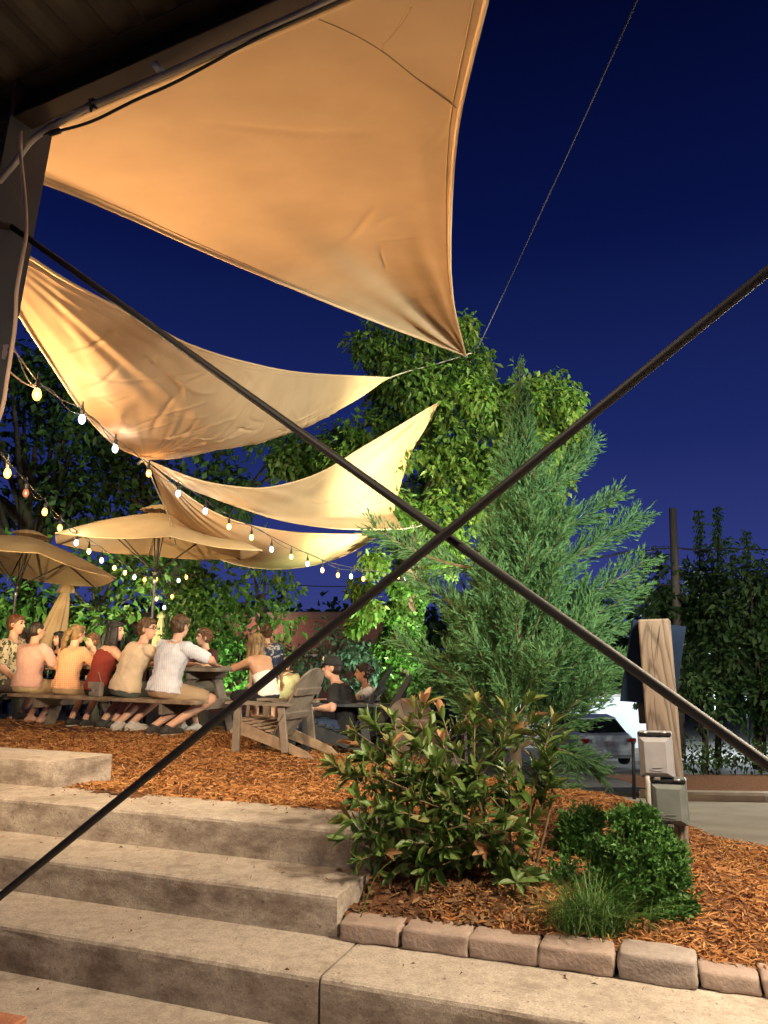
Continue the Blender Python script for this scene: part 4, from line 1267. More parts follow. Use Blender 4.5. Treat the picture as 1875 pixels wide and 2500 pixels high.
SK = {'fair': mat('fair_skin', (.60, .33, .22), (.66, .38, .26), 14, .5, spec=.35), 'tan': mat('tan_skin', (.46, .235, .135), (.52, .275, .16), 14, .48, spec=.35),
      'mid': mat('mid_skin', (.53, .28, .18), (.58, .32, .21), 14, .5, spec=.35)}
def hairmat(n, a, b_): return mat(n, a, b_, 40, .5, .9, 45, stretch=(1, 1, .2), spec=.4, bdist=.02)
HR = {'brown': hairmat('brown_hair', (.045, .022, .010), (.13, .07, .03)), 'dark': hairmat('dark_hair', (.010, .007, .005), (.035, .022, .014)), 'black': hairmat('black_hair', (.006, .006, .007), (.02, .018, .018)),
      'blond': hairmat('dark_blond_hair', (.12, .065, .025), (.34, .21, .09)), 'auburn': hairmat('auburn_hair', (.07, .028, .012), (.17, .07, .028))}
CL = {'pink': mat('pink_cotton', (.56, .33, .28), (.62, .37, .31), 6, .9, .35, 20), 'cream': mat('cream_cotton', (.66, .50, .33), (.72, .55, .37), 6, .9, .35, 20),
      'red': mat('dark_red_knit', (.16, .022, .014), (.22, .03, .018), 6, .85, .35, 20), 'whitetop': mat('white_jersey', (.72, .64, .56), (.8, .72, .64), 6, .9, .4, 22), 'black': mat('black_cloth', (.012, .011, .012), (.022, .02, .02), 6, .9, .3, 20),
      'khaki': mat('khaki_twill', (.38, .26, .15), (.44, .31, .19), 6, .9, .3, 20), 'slate': mat('slate_shorts', (.085, .105, .09), (.12, .145, .125), 6, .9, .3, 20), 'jeans': mat('jeans', (.02, .035, .075), (.04, .06, .11), 20, .9, .3, 30),
      'sand': mat('sand_cloth', (.48, .36, .2), (.55, .42, .25), 6, .9, .3, 20), 'greyshort': mat('grey_cloth', (.14, .12, .1), (.2, .17, .14), 6, .9, .3, 20), 'darkmaroon': mat('dark_maroon', (.05, .012, .012), (.08, .02, .018), 6, .9, .3, 20), 'white': mat('white_tee', (.74, .7, .66), (.8, .76, .72), 6, .9, .35, 20)}
def pattern(name, kind, c1, c2, sc):
    m = bpy.data.materials.new(name); m.use_nodes = True
    N = m.node_tree.nodes; L = m.node_tree.links; b = N['Principled BSDF']; b.inputs['Roughness'].default_value = .9; b.inputs['Specular IOR Level'].default_value = .2
    tc = N.new('ShaderNodeTexCoord'); mx = N.new('ShaderNodeMix'); mx.data_type = 'RGBA'
    mx.inputs['A'].default_value = (*c1, 1); mx.inputs['B'].default_value = (*c2, 1)
    mp = N.new('ShaderNodeMapping'); L.new(tc.outputs['Object'], mp.inputs['Vector'])
    if kind == 'stripe':
        mp.inputs['Rotation'].default_value = (0, 0, R(-28))
        w = N.new('ShaderNodeTexWave'); w.bands_direction = 'X'; w.inputs['Scale'].default_value = sc; w.inputs['Distortion'].default_value = .4; L.new(mp.outputs['Vector'], w.inputs['Vector']); fac = w.outputs['Fac']
    elif kind == 'check':
        mp.inputs['Rotation'].default_value = (0, 0, R(-28))
        w = N.new('ShaderNodeTexWave'); w.bands_direction = 'X'; w.inputs['Scale'].default_value = sc; w.inputs['Distortion'].default_value = .8
        w2 = N.new('ShaderNodeTexWave'); w2.bands_direction = 'Z'; w2.inputs['Scale'].default_value = sc; w2.inputs['Distortion'].default_value = .8
        L.new(mp.outputs['Vector'], w.inputs['Vector']); L.new(mp.outputs['Vector'], w2.inputs['Vector'])
        ad = N.new('ShaderNodeMath'); ad.operation = 'ADD'; L.new(w.outputs['Fac'], ad.inputs[0]); L.new(w2.outputs['Fac'], ad.inputs[1])
        hf = N.new('ShaderNodeMath'); hf.operation = 'MULTIPLY'; hf.inputs[1].default_value = .5; L.new(ad.outputs[0], hf.inputs[0]); fac = hf.outputs[0]
    else:
        w = N.new('ShaderNodeTexNoise'); w.inputs['Scale'].default_value = sc; w.inputs['Detail'].default_value = 2; w.inputs['Distortion'].default_value = 1.2; L.new(mp.outputs['Vector'], w.inputs['Vector'])
        mr = N.new('ShaderNodeMapRange'); mr.inputs['From Min'].default_value = .54; mr.inputs['From Max'].default_value = .58; L.new(w.outputs['Fac'], mr.inputs['Value']); fac = mr.outputs['Result']
    L.new(fac, mx.inputs['Factor']); L.new(mx.outputs['Result'], b.inputs['Base Color'])
    return m
CL['gingham'] = pattern('orange_gingham', 'check', (.72, .47, .30), (.58, .24, .10), 13)
CL['stripe'] = pattern('white_pinstripe', 'stripe', (.72, .70, .72), (.60, .60, .66), 16)
CL['floral'] = pattern('cream_floral', 'spot', (.55, .46, .30), (.07, .075, .045), 16)
CL['hawaii'] = pattern('blue_floral', 'spot', (.035, .05, .12), (.42, .40, .42), 11)
CL['bwstripe'] = pattern('black_white_stripe', 'stripe', (.65, .62, .6), (.02, .02, .03), 9)
M['eye'] = mat('eye_dark', (.02, .015, .012), rough=.2)
M['lip'] = mat('lips', (.36, .12, .10), rough=.5)
M['sole'] = mat('shoe_sole', (.52, .46, .36), (.6, .54, .44), 20, .8)
M['shoe_dark'] = mat('dark_shoe', (.03, .028, .026), (.06, .055, .05), 20, .8)
M['shoe_white'] = mat('pale_shoe', (.5, .45, .4), (.58, .53, .48), 20, .8)
M['frame'] = mat('spectacle_frame', (.01, .01, .01), rough=.3)

def ik(S_, H, l1, l2, hint):
    d = H - S_; L_ = min(d.length, (l1 + l2) * .995); d = unit(d)
    H = S_ + d * L_
    x = (l1 * l1 - l2 * l2 + L_ * L_) / (2 * L_)
    h = math.sqrt(max(0, l1 * l1 - x * x))
    hp = Vector(hint) - d * Vector(hint).dot(d)
    return S_ + d * x + unit(hp) * h, H

def hand(mb, wrist, d, palm, s, curl=.5, left=1):
    """palm, four unequal curled fingers, thumb leaving the side of the palm"""
    d = unit(d); palm = unit(Vector(palm) - d * Vector(palm).dot(d)); side = d.cross(palm) * left
    c = wrist + d * .05 * s
    mb.ell(c, d * .055 * s, side * .042 * s, palm * .018 * s, 12, 7)
    for k, (y, L_) in enumerate(((.031, .068), (.011, .078), (-.010, .073), (-.030, .056))):
        p = wrist + (d * .088 + side * y) * s
        pts = [p]; dd = d.copy()
        for j, fr in enumerate((.45, .32, .28)):
            dd = unit(dd * math.cos(curl * .7) + palm * math.sin(curl * .7))
            pts.append(pts[-1] + dd * (L_ * fr * s))
        for q0, q1 in zip(pts[:-1], pts[1:]): mb.capsule(q0, .0092 * s, q1, .0086 * s, 8)
    p = wrist + (d * .03 + side * .036) * s
    t1 = p + (d * .030 + side * .026 + palm * .012) * s; t2 = t1 + (d * .030 + side * .006 + palm * .014) * s
    mb.capsule(p, .012 * s, t1, .011 * s, 8); mb.capsule(t1, .0105 * s, t2, .009 * s, 8)

def person(label, base, seat, face, skin='fair', lean=.25, slouch=.5, side=0.0, head=(0, 0, 0), hair=('short', 'brown'), shirt=('pink', .55), bottoms=('khaki', .8), shoes='shoe_dark',
           hands=None, knees=None, ankles=None, ground=None, s=1.0, build=1.0, name='person', hints=None, stand=False, extra=None, shirt_wr=.010, curl=(.5, .5)):
    base = Vector((base[0], base[1], 0))
    if ground is None: ground = gz(base.x, base.y)
    f = Vector((math.cos(face), math.sin(face), 0)); r = Vector((f.y, -f.x, 0)); up = Vector((0, 0, 1))
    pel = Vector((base.x, base.y, seat + .095 * s))
    th = thing(name, (base.x, base.y, ground), label, 'person')
    # spine
    spine = [pel - up * .11 * s]; 
    N_ = 26
    p = pel.copy(); S = {0.0: pel}; dirs = []
    pts = []
    for i in range(-4, N_ + 1):
        q = i * .025
        a = lean * ((1 - slouch) + slouch * 2 * max(0, min(1, q / .5)))
        d = unit(up * math.cos(a) + f * math.sin(a) + r * math.sin(side) * .9)
        pts.append((q, d))
    P = {}
    cur = pel - pts[0][1] * (.10 * s)
    for q, d in pts:
        P[round(q, 3)] = (cur.copy(), d)
        cur = cur + d * (.025 * s)
    def sp(q):
        k = round(round(q / .025) * .025, 3); k = max(-.1, min(N_ * .025, k)); return P[k]
    def ring(q, w, dp, infl=0.0, n=20, dz=0):
        c, d = sp(q)
        ff = unit(f - d * f.dot(d)); rr = d.cross(ff)
        return [c + d * dz + (rr * math.cos(a) * (w * s * build + infl) + ff * math.sin(a) * (dp * s * build + infl)) for a in np.linspace(0, 2 * math.pi, n, endpoint=False)]
    prof = [(-.10, .09, .07), (-.075, .155, .11), (-.025, .175, .128), (.05, .165, .120), (.125, .145, .108), (.2, .145, .108), (.275, .16, .115), (.35, .178, .120), (.425, .182, .108), (.475, .145, .085), (.50, .085, .065)]
    neck, nd = sp(.50)
    ff = unit(f - nd * f.dot(nd)); rr = unit(nd.cross(ff)) * -1
    rr = r if rr.dot(r) > 0 and False else unit(r - nd * r.dot(nd))
    shL = sp(.45)[0] - rr * .172 * s * build; shR = sp(.45)[0] + rr * .172 * s * build
    # head frame
    hy, hp, ht = head
    hf = unit(f * math.cos(hy) + r * math.sin(hy)); hr = Vector((hf.y, -hf.x, 0))
    hu = unit(up * math.cos(hp) + hf * math.sin(hp) + hr * math.sin(ht)); hf = unit(hf - hu * hf.dot(hu)); hr = hf.cross(hu)
    hc = neck + unit(nd + up) * .075 * s + hu * .115 * s + hf * .018 * s
    hs = s * 1.0
    body = MB()
    body.loft([ring(*q) for q in prof])
    body.capsule(sp(.475)[0], .058 * s, hc - hu * .05 * s - hf * .012 * s, .052 * s)
    body.capsule(sp(.47)[0], .062 * s, shL + up * .005, .052 * s * build); body.capsule(sp(.47)[0], .062 * s, shR + up * .005, .052 * s * build)
    body.ell(hc + hu * .018 * hs - hf * .008 * hs, hf * .097 * hs, hr * .077 * hs, hu * .098 * hs, 18, 12)
    body.ell(hc + hf * .026 * hs - hu * .045 * hs, hf * .066 * hs, hr * .058 * hs, hu * .075 * hs, 16, 10)
    body.ell(hc + hf * .062 * hs - hu * .095 * hs, hf * .022 * hs, hr * .026 * hs, hu * .020 * hs, 10, 6)
    body.capsule(hc + hf * .088 * hs + hu * .012 * hs, .009 * hs, hc + hf * .108 * hs - hu * .026 * hs, .0135 * hs, 8)
    body.capsule(hc + hf * .082 * hs + hu * .03 * hs - hr * .045 * hs, .009 * hs, hc + hf * .082 * hs + hu * .03 * hs + hr * .045 * hs, .009 * hs, 8)
    body.ell(hc + hf * .084 * hs - hu * .064 * hs, hf * .014 * hs, hr * .024 * hs, hu * .012 * hs, 10, 6)
    for k in (-1, 1):
        body.ell(hc + hr * (k * .077 * hs) - hf * .006 * hs - hu * .008 * hs, hf * .020 * hs, hr * .010 * hs, hu * .033 * hs, 10, 6)
    # arms
    hands = hands or [(.35, -.15, .30), (.35, .15, .30)]
    hints = hints or [(-.3, -1, -.6), (-.3, 1, -.6)]
    arms = []
    for k, (sh, h, hn) in enumerate(zip((shL, shR), hands, hints)):
        tgt = Vector((base.x, base.y, seat)) + f * h[0] + r * h[1] + up * h[2]
        hv = f * hn[0] + r * hn[1] + up * hn[2]
        el, wr_ = ik(sh, tgt, .285 * s, .255 * s, hv)
        arms.append((sh, el, wr_))
        body.capsule(sh, .053 * s * build, el, .041 * s * build); body.capsule(el, .042 * s * build, wr_, .028 * s)
        body.ell(el.lerp(wr_, .25), unit(wr_ - el) * .09 * s, unit((wr_ - el).orthogonal()) * .045 * s, unit((wr_ - el).cross((wr_ - el).orthogonal())) * .045 * s, 10, 7)
        hand(body, wr_ - unit(wr_ - el) * .01, wr_ - el, -up + f * .1, s, curl[k], 1 if k == 0 else -1)
    # legs
    if stand:
        knees = knees or [(.02, -.10, -.42), (.03, .10, -.42)]; ankles = ankles or [(-.02, -.11), (.0, .11)]
    knees = knees or [(.40, -.13, .06), (.40, .13, .06)]
    ankles = ankles or [(.28, -.13), (.30, .13)]
    legs = []
    for k, (kn, an) in enumerate(zip(knees, ankles)):
        sg = -1 if k == 0 else 1
        hip = pel + r * (.088 * sg * s) - up * .02 * s + f * .02
        A = Vector((base.x, base.y, 0)) + f * an[0] + r * an[1]
        zf = max(ground if len(an) < 3 else an[2], ground - .3)
        if len(an) < 3: zf = gz(A.x, A.y) if not stand else ground
        A.z = zf + .085 * s
        K = Vector((base.x, base.y, seat)) + f * kn[0] + r * kn[1] + up * kn[2]
        K = hip + unit(K - hip) * (.42 * s)
        sk = K - A
        legs.append((hip, K, A))
        body.capsule(hip, .088 * s * build, K, .058 * s * build); body.capsule(K, .057 * s * build, A, .036 * s)
        body.ell(K.lerp(A, .3) - f * .018 * s, unit(A - K) * .13 * s, r * .052 * s, f * .05 * s, 10, 8)
    mbs = []
    feet = []
    for (hip, K, A), kn in zip(legs, knees):
        fd = Vector((K.x - A.x, K.y - A.y, 0))
        fd = unit(fd * .5 + f * .35) if fd.length > .02 else f
        heel = A - up * .05 * s - fd * .045 * s; toe = A - up * .058 * s + fd * .155 * s
        body.capsule(heel, .034 * s, toe, .028 * s); body.capsule(A, .036 * s, A - up * .04 * s + fd * .05 * s, .034 * s)
        feet.append((heel, toe, A, fd))
    me = evaluate(body, .010, 4, .42)
    bo = place(me, 'body', SK[skin], th)
    sd = abs(hash(label)) % 1000 if False else sum(ord(c) for c in label)
    # face
    for k in (-1, 1):
        e = MB(); e.ell(hc + hf * .081 * hs + hr * (k * .032 * hs) + hu * .010 * hs, hf * .010 * hs, hr * .013 * hs, hu * .007 * hs, 10, 6); e.build('eye', M['eye'], bo, smooth=True)
        e = MB(); e.tube([hc + hf * .089 * hs + hr * (k * .016 * hs) + hu * .030 * hs, hc + hf * .091 * hs + hr * (k * .034 * hs) + hu * .036 * hs, hc + hf * .082 * hs + hr * (k * .052 * hs) + hu * .030 * hs], .0045 * hs, 6); e.build('eyebrow', HR[hair[1]], bo, smooth=True)
    e = MB(); e.ell(hc + hf * .093 * hs - hu * .064 * hs, hf * .009 * hs, hr * .022 * hs, hu * .007 * hs, 10, 6); e.build('lips', M['lip'], bo, smooth=True)
    # hair
    st, hcname = hair
    h = MB()
    if st in ('short', 'curly', 'pony', 'long', 'bob', 'bun'):
        h.ell(hc - hf * .018 * hs + hu * .036 * hs, hf * .100 * hs, hr * .087 * hs, hu * .092 * hs, 18, 12)
        h.ell(hc - hf * .038 * hs - hu * .010 * hs, hf * .076 * hs, hr * .083 * hs, hu * .088 * hs, 18, 12)
        h.ell(hc + hf * .045 * hs + hu * .078 * hs, hf * .050 * hs, hr * .066 * hs, hu * .036 * hs, 14, 8)
    if st == 'buzz':
        h.ell(hc - hf * .014 * hs + hu * .030 * hs, hf * .099 * hs, hr * .0805 * hs, hu * .090 * hs, 18, 12)
        h.ell(hc - hf * .034 * hs - hu * .01 * hs, hf * .074 * hs, hr * .079 * hs, hu * .075 * hs, 18, 12)
    if st == 'curly':
        for k in range(34):
            v = Vector(rng.normal(0, 1, 3)); v = unit(v)
            if v.dot(hf) > .55 or v.dot(hu) < -.5: continue
            h.ell(hc - hf * .02 * hs + hu * .03 * hs + (hf * v.dot(hf) * .098 + hr * v.dot(hr) * .088 + hu * v.dot(hu) * .093) * hs, hf * .022, hr * .022, hu * .022, 8, 6)
    if st == 'short':
        for k in range(22):
            v = unit(Vector(rng.normal(0, 1, 3)))
            if v.dot(hf) > .5 or v.dot(hu) < -.25: continue
            c = hc - hf * .018 * hs + hu * .036 * hs + (hf * v.dot(hf) * .094 + hr * v.dot(hr) * .082 + hu * v.dot(hu) * .086) * hs
            h.ell(c, hf * .03, hr * .02, hu * .022, 8, 6)
    if st == 'long':
        for k in range(9):
            a = -2.2 + 4.4 * k / 8
            o = -hf * math.cos(a) + hr * math.sin(a)
            p0 = hc + o * .078 * hs + hu * .03 * hs; p1 = hc + o * .088 * hs - hu * .10 * hs; p2 = hc + o * .082 * hs - hf * .02 - hu * (.24 + .03 * math.sin(k * 2)) * hs
            h.capsule(p0, .026 * hs, p1, .030 * hs, 8); h.capsule(p1, .030 * hs, p2, .018 * hs, 8)
        for k in range(4):
            p0 = hc - hf * .07 * hs + hr * (-.05 + .033 * k) - hu * .12 * hs
            h.capsule(p0, .03 * hs, p0 - hf * .03 - hu * .22 * hs, .014 * hs, 8)
    if st == 'bob':
        for k in range(9):
            a = -2.0 + 4.0 * k / 8
            o = -hf * math.cos(a) + hr * math.sin(a)
            p0 = hc + o * .078 * hs + hu * .03 * hs; p1 = hc + o * .090 * hs - hu * .10 * hs; p2 = hc + o * .095 * hs - hu * (.19 + .02 * math.sin(k * 2.4)) * hs
            h.capsule(p0, .027 * hs, p1, .030 * hs, 8); h.capsule(p1, .030 * hs, p2, .02 * hs, 8)
    if st == 'pony':
        t0 = hc - hf * .105 * hs + hu * .045 * hs
        h.ell(t0, hf * .03, hr * .028, hu * .028, 10, 7)
        pp = [t0, t0 - hf * .045 - hu * .06, t0 - hf * .05 - hu * .14 - hr * .02, t0 - hf * .035 - hu * .21 - hr * .05, t0 - hf * .03 - hu * .27 - hr * .075]
        for k in range(3):
            o = hr * (.018 * (k - 1)) 
            for q0, q1, ra, rb in zip(pp[:-1], pp[1:], (.02, .03, .028, .02), (.03, .028, .02, .008)): h.capsule(q0 + o, ra, q1 + o * 1.8, rb, 8)
    if st == 'bun':
        h.ell(hc - hf * .115 * hs + hu * .03 * hs, hf * .042 * hs, hr * .045 * hs, hu * .045 * hs, 12, 8)
        for k in (-1, 1): h.capsule(hc - hf * .05 * hs + hr * (k * .07 * hs), .014, hc - hf * .06 * hs + hr * (k * .072 * hs) - hu * .15 * hs, .008, 8)
    if st != 'none':
        place(evaluate(h, .0075, 2, .5), 'hair', HR[hcname], th, .0035, (160, 70), sd)
    # loose strands over the hair
    if st not in ('none', 'buzz'):
        V, F = [], []
        nst = 150
        for k in range(nst):
            v = unit(Vector(rng.normal(0, 1, 3)))
            if v.dot(hf) > .62 or v.dot(hu) < -.35: continue
            p = hc - hf * .018 * hs + hu * .032 * hs + (hf * v.dot(hf) * .101 + hr * v.dot(hr) * .088 + hu * v.dot(hu) * .093) * hs
            tdir = unit((-hu * .8 - hf * .35 + v * .25 + Vector(rng.normal(0, .35, 3))))
            Ls = rng.uniform(.03, .075) if st in ('short', 'curly', 'bun', 'pony') else rng.uniform(.05, .16)
            if st == 'curly': tdir = unit(Vector(rng.normal(0, 1, 3)) + v * .6); Ls = rng.uniform(.03, .06)
            w_s = unit(tdir.cross(v)) * rng.uniform(.003, .006)
            i0 = len(V)
            for j in range(4):
                q = j / 3
                c = p + tdir * (Ls * q) + v * (.010 * math.sin(math.pi * q * .8) + .004) - up * (.02 * q * q if st in ('long', 'bob') else .006 * q * q)
                V += [c - w_s * (1 - q * .8), c + w_s * (1 - q * .8)]
            for j in range(3): F.append((i0 + 2 * j, i0 + 2 * j + 1, i0 + 2 * j + 3, i0 + 2 * j + 2))
        np_mesh('hair_strands', np.array([tuple(q) for q in V]), np.array(F), HR[hcname], th, smooth=True)
    # top
    if shirt:
        c = MB(); sm, sl_ = shirt[0], shirt[1]
        infl = .016 * s
        if sl_ == 'tube': rows = [q for q in prof if -.05 <= q[0] <= .33]
        elif sl_ == 'tank': rows = [q for q in prof if -.05 <= q[0] <= .43]
        else: rows = [q for q in prof if -.06 <= q[0] <= .48]
        c.loft([ring(q[0], q[1], q[2] + (.008 if q[0] < .2 else 0), infl + (.012 if q[0] < .12 and sl_ not in ('tank', 'tube') else 0)) for q in rows])
        if not isinstance(sl_, str):
            for (sh, el, w_) in arms:
                c.capsule(sp(.455)[0], .068 * s, sh + up * .004, .068 * s * build)
                if sl_ > 1:
                    c.capsule(sh, .068 * s * build, el, .054 * s); c.capsule(el, .054 * s, el.lerp(w_, sl_ - 1), .045 * s)
                else:
                    c.capsule(sh, .068 * s * build, sh.lerp(el, sl_), .064 * s * build)
        elif sl_ == 'tank':
            for k in (-1, 1):
                c.capsule(sp(.40)[0] + rr * (k * .095 * s) + ff * .05 * s, .03, sp(.47)[0] + rr * (k * .085 * s), .024, 8)
                c.capsule(sp(.40)[0] + rr * (k * .095 * s) - ff * .06 * s, .03, sp(.47)[0] + rr * (k * .085 * s), .024, 8)
        nm = {'tube': 'tube_top', 'tank': 'tank_top'}.get(sl_, 'shirt')
        place(evaluate(c, .011, 3, .5), nm, CL[sm], th, shirt_wr, (34, 20), sd)
        if not isinstance(sl_, str) and shirt[0] in ('stripe', 'floral', 'hawaii', 'gingham'):
            e = MB(); rg = [neck + nd * .005 + (rr * math.cos(a) * .068 + ff * math.sin(a) * .064) * s for a in np.linspace(0, 2 * math.pi, 18)]
            e.tube(rg, .014, 7); e.build('collar', CL[sm], th, smooth=True)
    if bottoms:
        c = MB(); bmn, fr = bottoms
        c.loft([ring(q[0], q[1], q[2], .014 * s) for q in prof if q[0] <= .06])
        for (hip, K, A) in legs:
            if fr <= 1:
                c.capsule(hip, .102 * s * build, hip.lerp(K, fr), .082 * s * build)
            else:
                c.capsule(hip, .102 * s * build, K, .072 * s * build); c.capsule(K, .072 * s * build, K.lerp(A, fr - 1), .056 * s)
        place(evaluate(c, .012, 3, .5), 'trousers' if fr > 1 else 'shorts', CL[bmn], th, .005, (34, 20), sd + 3)
    if shoes:
        for (heel, toe, A, fd) in feet:
            c = MB(); c.capsule(heel + up * .006, .043 * s, toe, .037 * s); c.capsule(A - up * .012, .045 * s, A - up * .04 + fd * .06 * s, .042 * s)
            sh_ = place(evaluate(c, .009, 2, .5), 'shoe', M[shoes], th)
            c = MB(); c.capsule(heel - up * .024, .040 * s, toe - up * .020, .037 * s)
            for i in range(len(c.v)):
                v = Vector(c.v[i]); z0 = heel.z - .03
                c.v[i] = (v.x, v.y, z0 + (v.z - z0) * .35)
            place(evaluate(c, .008, 1, .5), 'sole', M['sole'], sh_)
    info = dict(th=th, hc=hc, hf=hf, hr=hr, hu=hu, hs=hs, neck=neck, nd=nd, body=bo, arms=arms, f=f, r=r, pel=pel, sp=sp, legs=legs)
    return info

def cap(info, m, label_unused=None, brim=True):
    hc, hf, hr, hu, hs = (info[k] for k in ('hc', 'hf', 'hr', 'hu', 'hs'))
    c = MB()
    c.ell(hc + hu * .045 * hs - hf * .006, hf * .110 * hs, hr * .092 * hs, hu * .092 * hs, 20, 12)
    c.v = [tuple(Vector(v) if (Vector(v) - hc).dot(hu) > .025 else Vector(v) - hu * ((Vector(v) - hc).dot(hu) - .025)) for v in c.v]
    o = place(evaluate(c, .008, 2, .6), 'cap', m, info['th'])
    b = MB()
    vs_ = []
    for i in range(9):
        a = -1.15 + 2.3 * i / 8
        e = hf * math.cos(a) + hr * math.sin(a)
        p0 = hc + hu * .045 * hs + hf * math.cos(a) * .095 * hs + hr * math.sin(a) * .085 * hs
        p1 = hc + hu * (.038 - .012 * abs(math.sin(a))) * hs + hf * (.10 + .075 * math.cos(a)) * hs + hr * math.sin(a) * .088 * hs
        vs_ += [p0, p1, p0 + hu * .006, p1 + hu * .005]
    fs = []
    for i in range(8):
        k = i * 4
        fs += [(k, k + 1, k + 5, k + 4), (k + 2, k + 6, k + 7, k + 3), (k + 1, k + 3, k + 7, k + 5)]
    b.add(vs_, fs); b.build('brim', m, o, smooth=True)
    return o

NF = math.atan2(BN.y, BN.x)          # facing the table from the near bench
def bench_t(px, n):
    """distance along the bench where the photo column px crosses the line n"""
    u = ray(px, 1690); k = u[0] / u[1]
    o = BR + BN * n
    return (o.x - k * o.y) / (k * BD.y - BD.x)
def nb(px, n=.17):
    return tb(bench_t(px, n), n, 0)
# --- near bench, backs to the photographer
person('man in plain pink t-shirt on the bench, back turned, cropped dark hair', nb(66), SEAT_Z, NF, 'mid', .10, .5, .0, (.25, .05, 0), ('buzz', 'dark'), ('pink', .75), ('sand', 1.5), None,
       hands=[(.42, -.10, .36), (.34, .20, .30)], ankles=[(.16, -.12), (.20, .06)], s=1.02, build=1.16)
person('woman in orange gingham shirt on the bench with a blond ponytail', nb(160), SEAT_Z, NF, 'fair', .16, .6, .02, (.12, .10, 0), ('pony', 'blond'), ('gingham', .9), ('khaki', .7), 'shoe_dark',
       hands=[(.42, -.12, .36), (.42, .14, .36)], ankles=[(.2, -.1), (.24, .1)], s=.97, build=1.08, shirt_wr=.012)
red = person('woman in dark red tank top with long black hair, looking right', nb(236), SEAT_Z, NF - .35, 'fair', .28, .7, .10, (.95, .02, .0), ('long', 'black'), ('red', 'tank'), ('black', .85), 'shoe_dark',
       hands=[(.42, -.05, .34), (.46, .22, .34)], ankles=[(.14, -.1), (.2, .06)], s=1.03, build=1.0)
glm = person('man in plain cream t-shirt and glasses, leaning right on the bench', nb(306), SEAT_Z, NF - .25, 'fair', .34, .7, .10, (1.0, .04, .0), ('short', 'brown'), ('cream', .72), ('slate', .85), 'shoe_white',
       hands=[(.46, -.12, .38), (.50, .05, .56)], ankles=[(.02, -.16), (.10, .02)], s=1.08, build=1.12)
wm = person('man in white striped shirt at the bench end, back turned, brown hair', nb(402), SEAT_Z, NF - .15, 'fair', .22, .6, .06, (-.1, .18, 0), ('short', 'brown'), ('stripe', .8), ('khaki', .8), 'shoe_dark',
       hands=[(.45, -.10, .38), (.46, .32, .38)], hints=[(-.3, -1, -.6), (-.1, 1, -.2)], knees=[(.36, -.02, .02), (.34, .30, .0)], ankles=[(-.12, -.02), (-.06, .16)], s=1.09, build=1.16, shirt_wr=.013)
# --- far bench, faces to the photographer
FF = NF + math.pi
def fb(px, n=1.50): return tb(bench_t(px, n), n, 0)
person('face of a dark haired man half hidden behind the pink shirt', fb(55), SEAT_Z - .03, FF, 'tan', .15, .5, 0, (.1, 0, 0), ('short', 'dark'), ('greyshort', .7), ('jeans', 1.8), None, s=.93)
person('smiling dark haired woman facing us between the folded umbrella and ponytail', fb(148), SEAT_Z - .02, FF, 'mid', .15, .5, 0, (.0, 0, .05), ('bob', 'black'), ('black', .7), ('jeans', 1.8), None, s=.93)
person('face peeking out between the ponytail and the black hair', fb(232), SEAT_Z - .03, FF, 'fair', .20, .5, 0, (.25, .0, 0), ('short', 'auburn'), ('white', .7), ('jeans', 1.8), None, s=.90)
sg = person('woman in dark top with sunglasses pushed up on her head', fb(512, 1.44), SEAT_Z, FF - .25, 'fair', .22, .6, 0, (.35, .0, -.12), ('short', 'auburn'), ('darkmaroon', .8), ('greyshort', .85), 'shoe_white',
       hands=[(.40, -.16, .36), (.40, .15, .36)], s=.93)
# --- table end
FE = math.atan2(BD.y, BD.x)
tt = person('tanned woman in white tube top and black trousers, leaning on the table end', (so.x + .02, so.y, 0), .95, FE - .15, 'tan', .38, .6, -.02, (.22, -.05, 0), ('bob', 'blond'), ('whitetop', 'tube'), ('black', .95), 'shoe_white',
       hands=[(.52, -.03, .42), (.58, .15, .42)], hints=[(0, -1, -.5), (0, .8, -.6)], s=.93, build=.98)
# --- left edge
fl = person('man in cream floral shirt at the left edge, looking right', tb(.02, .17, 0, T2O), SEAT_Z, -.05, 'fair', .05, .5, 0, (.05, .06, 0), ('short', 'auburn'), ('floral', .75), ('greyshort', .85), 'shoe_dark',
       hands=[(.22, -.12, .10), (.20, .12, .12)], s=1.15, build=1.05)
# --- standing and farther away
p_ = at(648, 1700, 12.3)
bm_ = person('standing man in navy floral shirt, back turned, curly brown hair', (p_.x, p_.y, 0), .93 + gz(p_.x, p_.y) - .02, 1.75, 'fair', .06, .5, 0, (-.2, .1, 0), ('curly', 'brown'), ('hawaii', .8), ('khaki', .9), 'shoe_dark',
       hands=[(.10, -.24, -.02), (.12, .26, -.04)], hints=[(-1, -.3, 0), (-1, .3, 0)], stand=True, s=1.0, build=1.05)
p_ = at(697, 1760, 14.3); g_ = gz(p_.x, p_.y)
tc_ = person('small distant man in tan cap and tan shirt, hand at his mouth', (p_.x, p_.y, 0), g_ + .36, -1.6, 'mid', -.05, .5, 0, (-.2, .06, 0), ('short', 'dark'), ('sand', .75), ('khaki', .85), 'shoe_dark',
       hands=[(.26, -.16, .22), (.16, .0, .60)], hints=[(-.2, -1, -.6), (.4, 1, -.6)], s=.98)
cap(tc_, CL['sand'])
# seat for the distant man
CH5 = adirondack((p_.x, p_.y + .12, 0), None, g_, -1.6, (M['wood_tan'], M['wood_tan']), 'distant wooden chair under the man in the tan cap', .9)
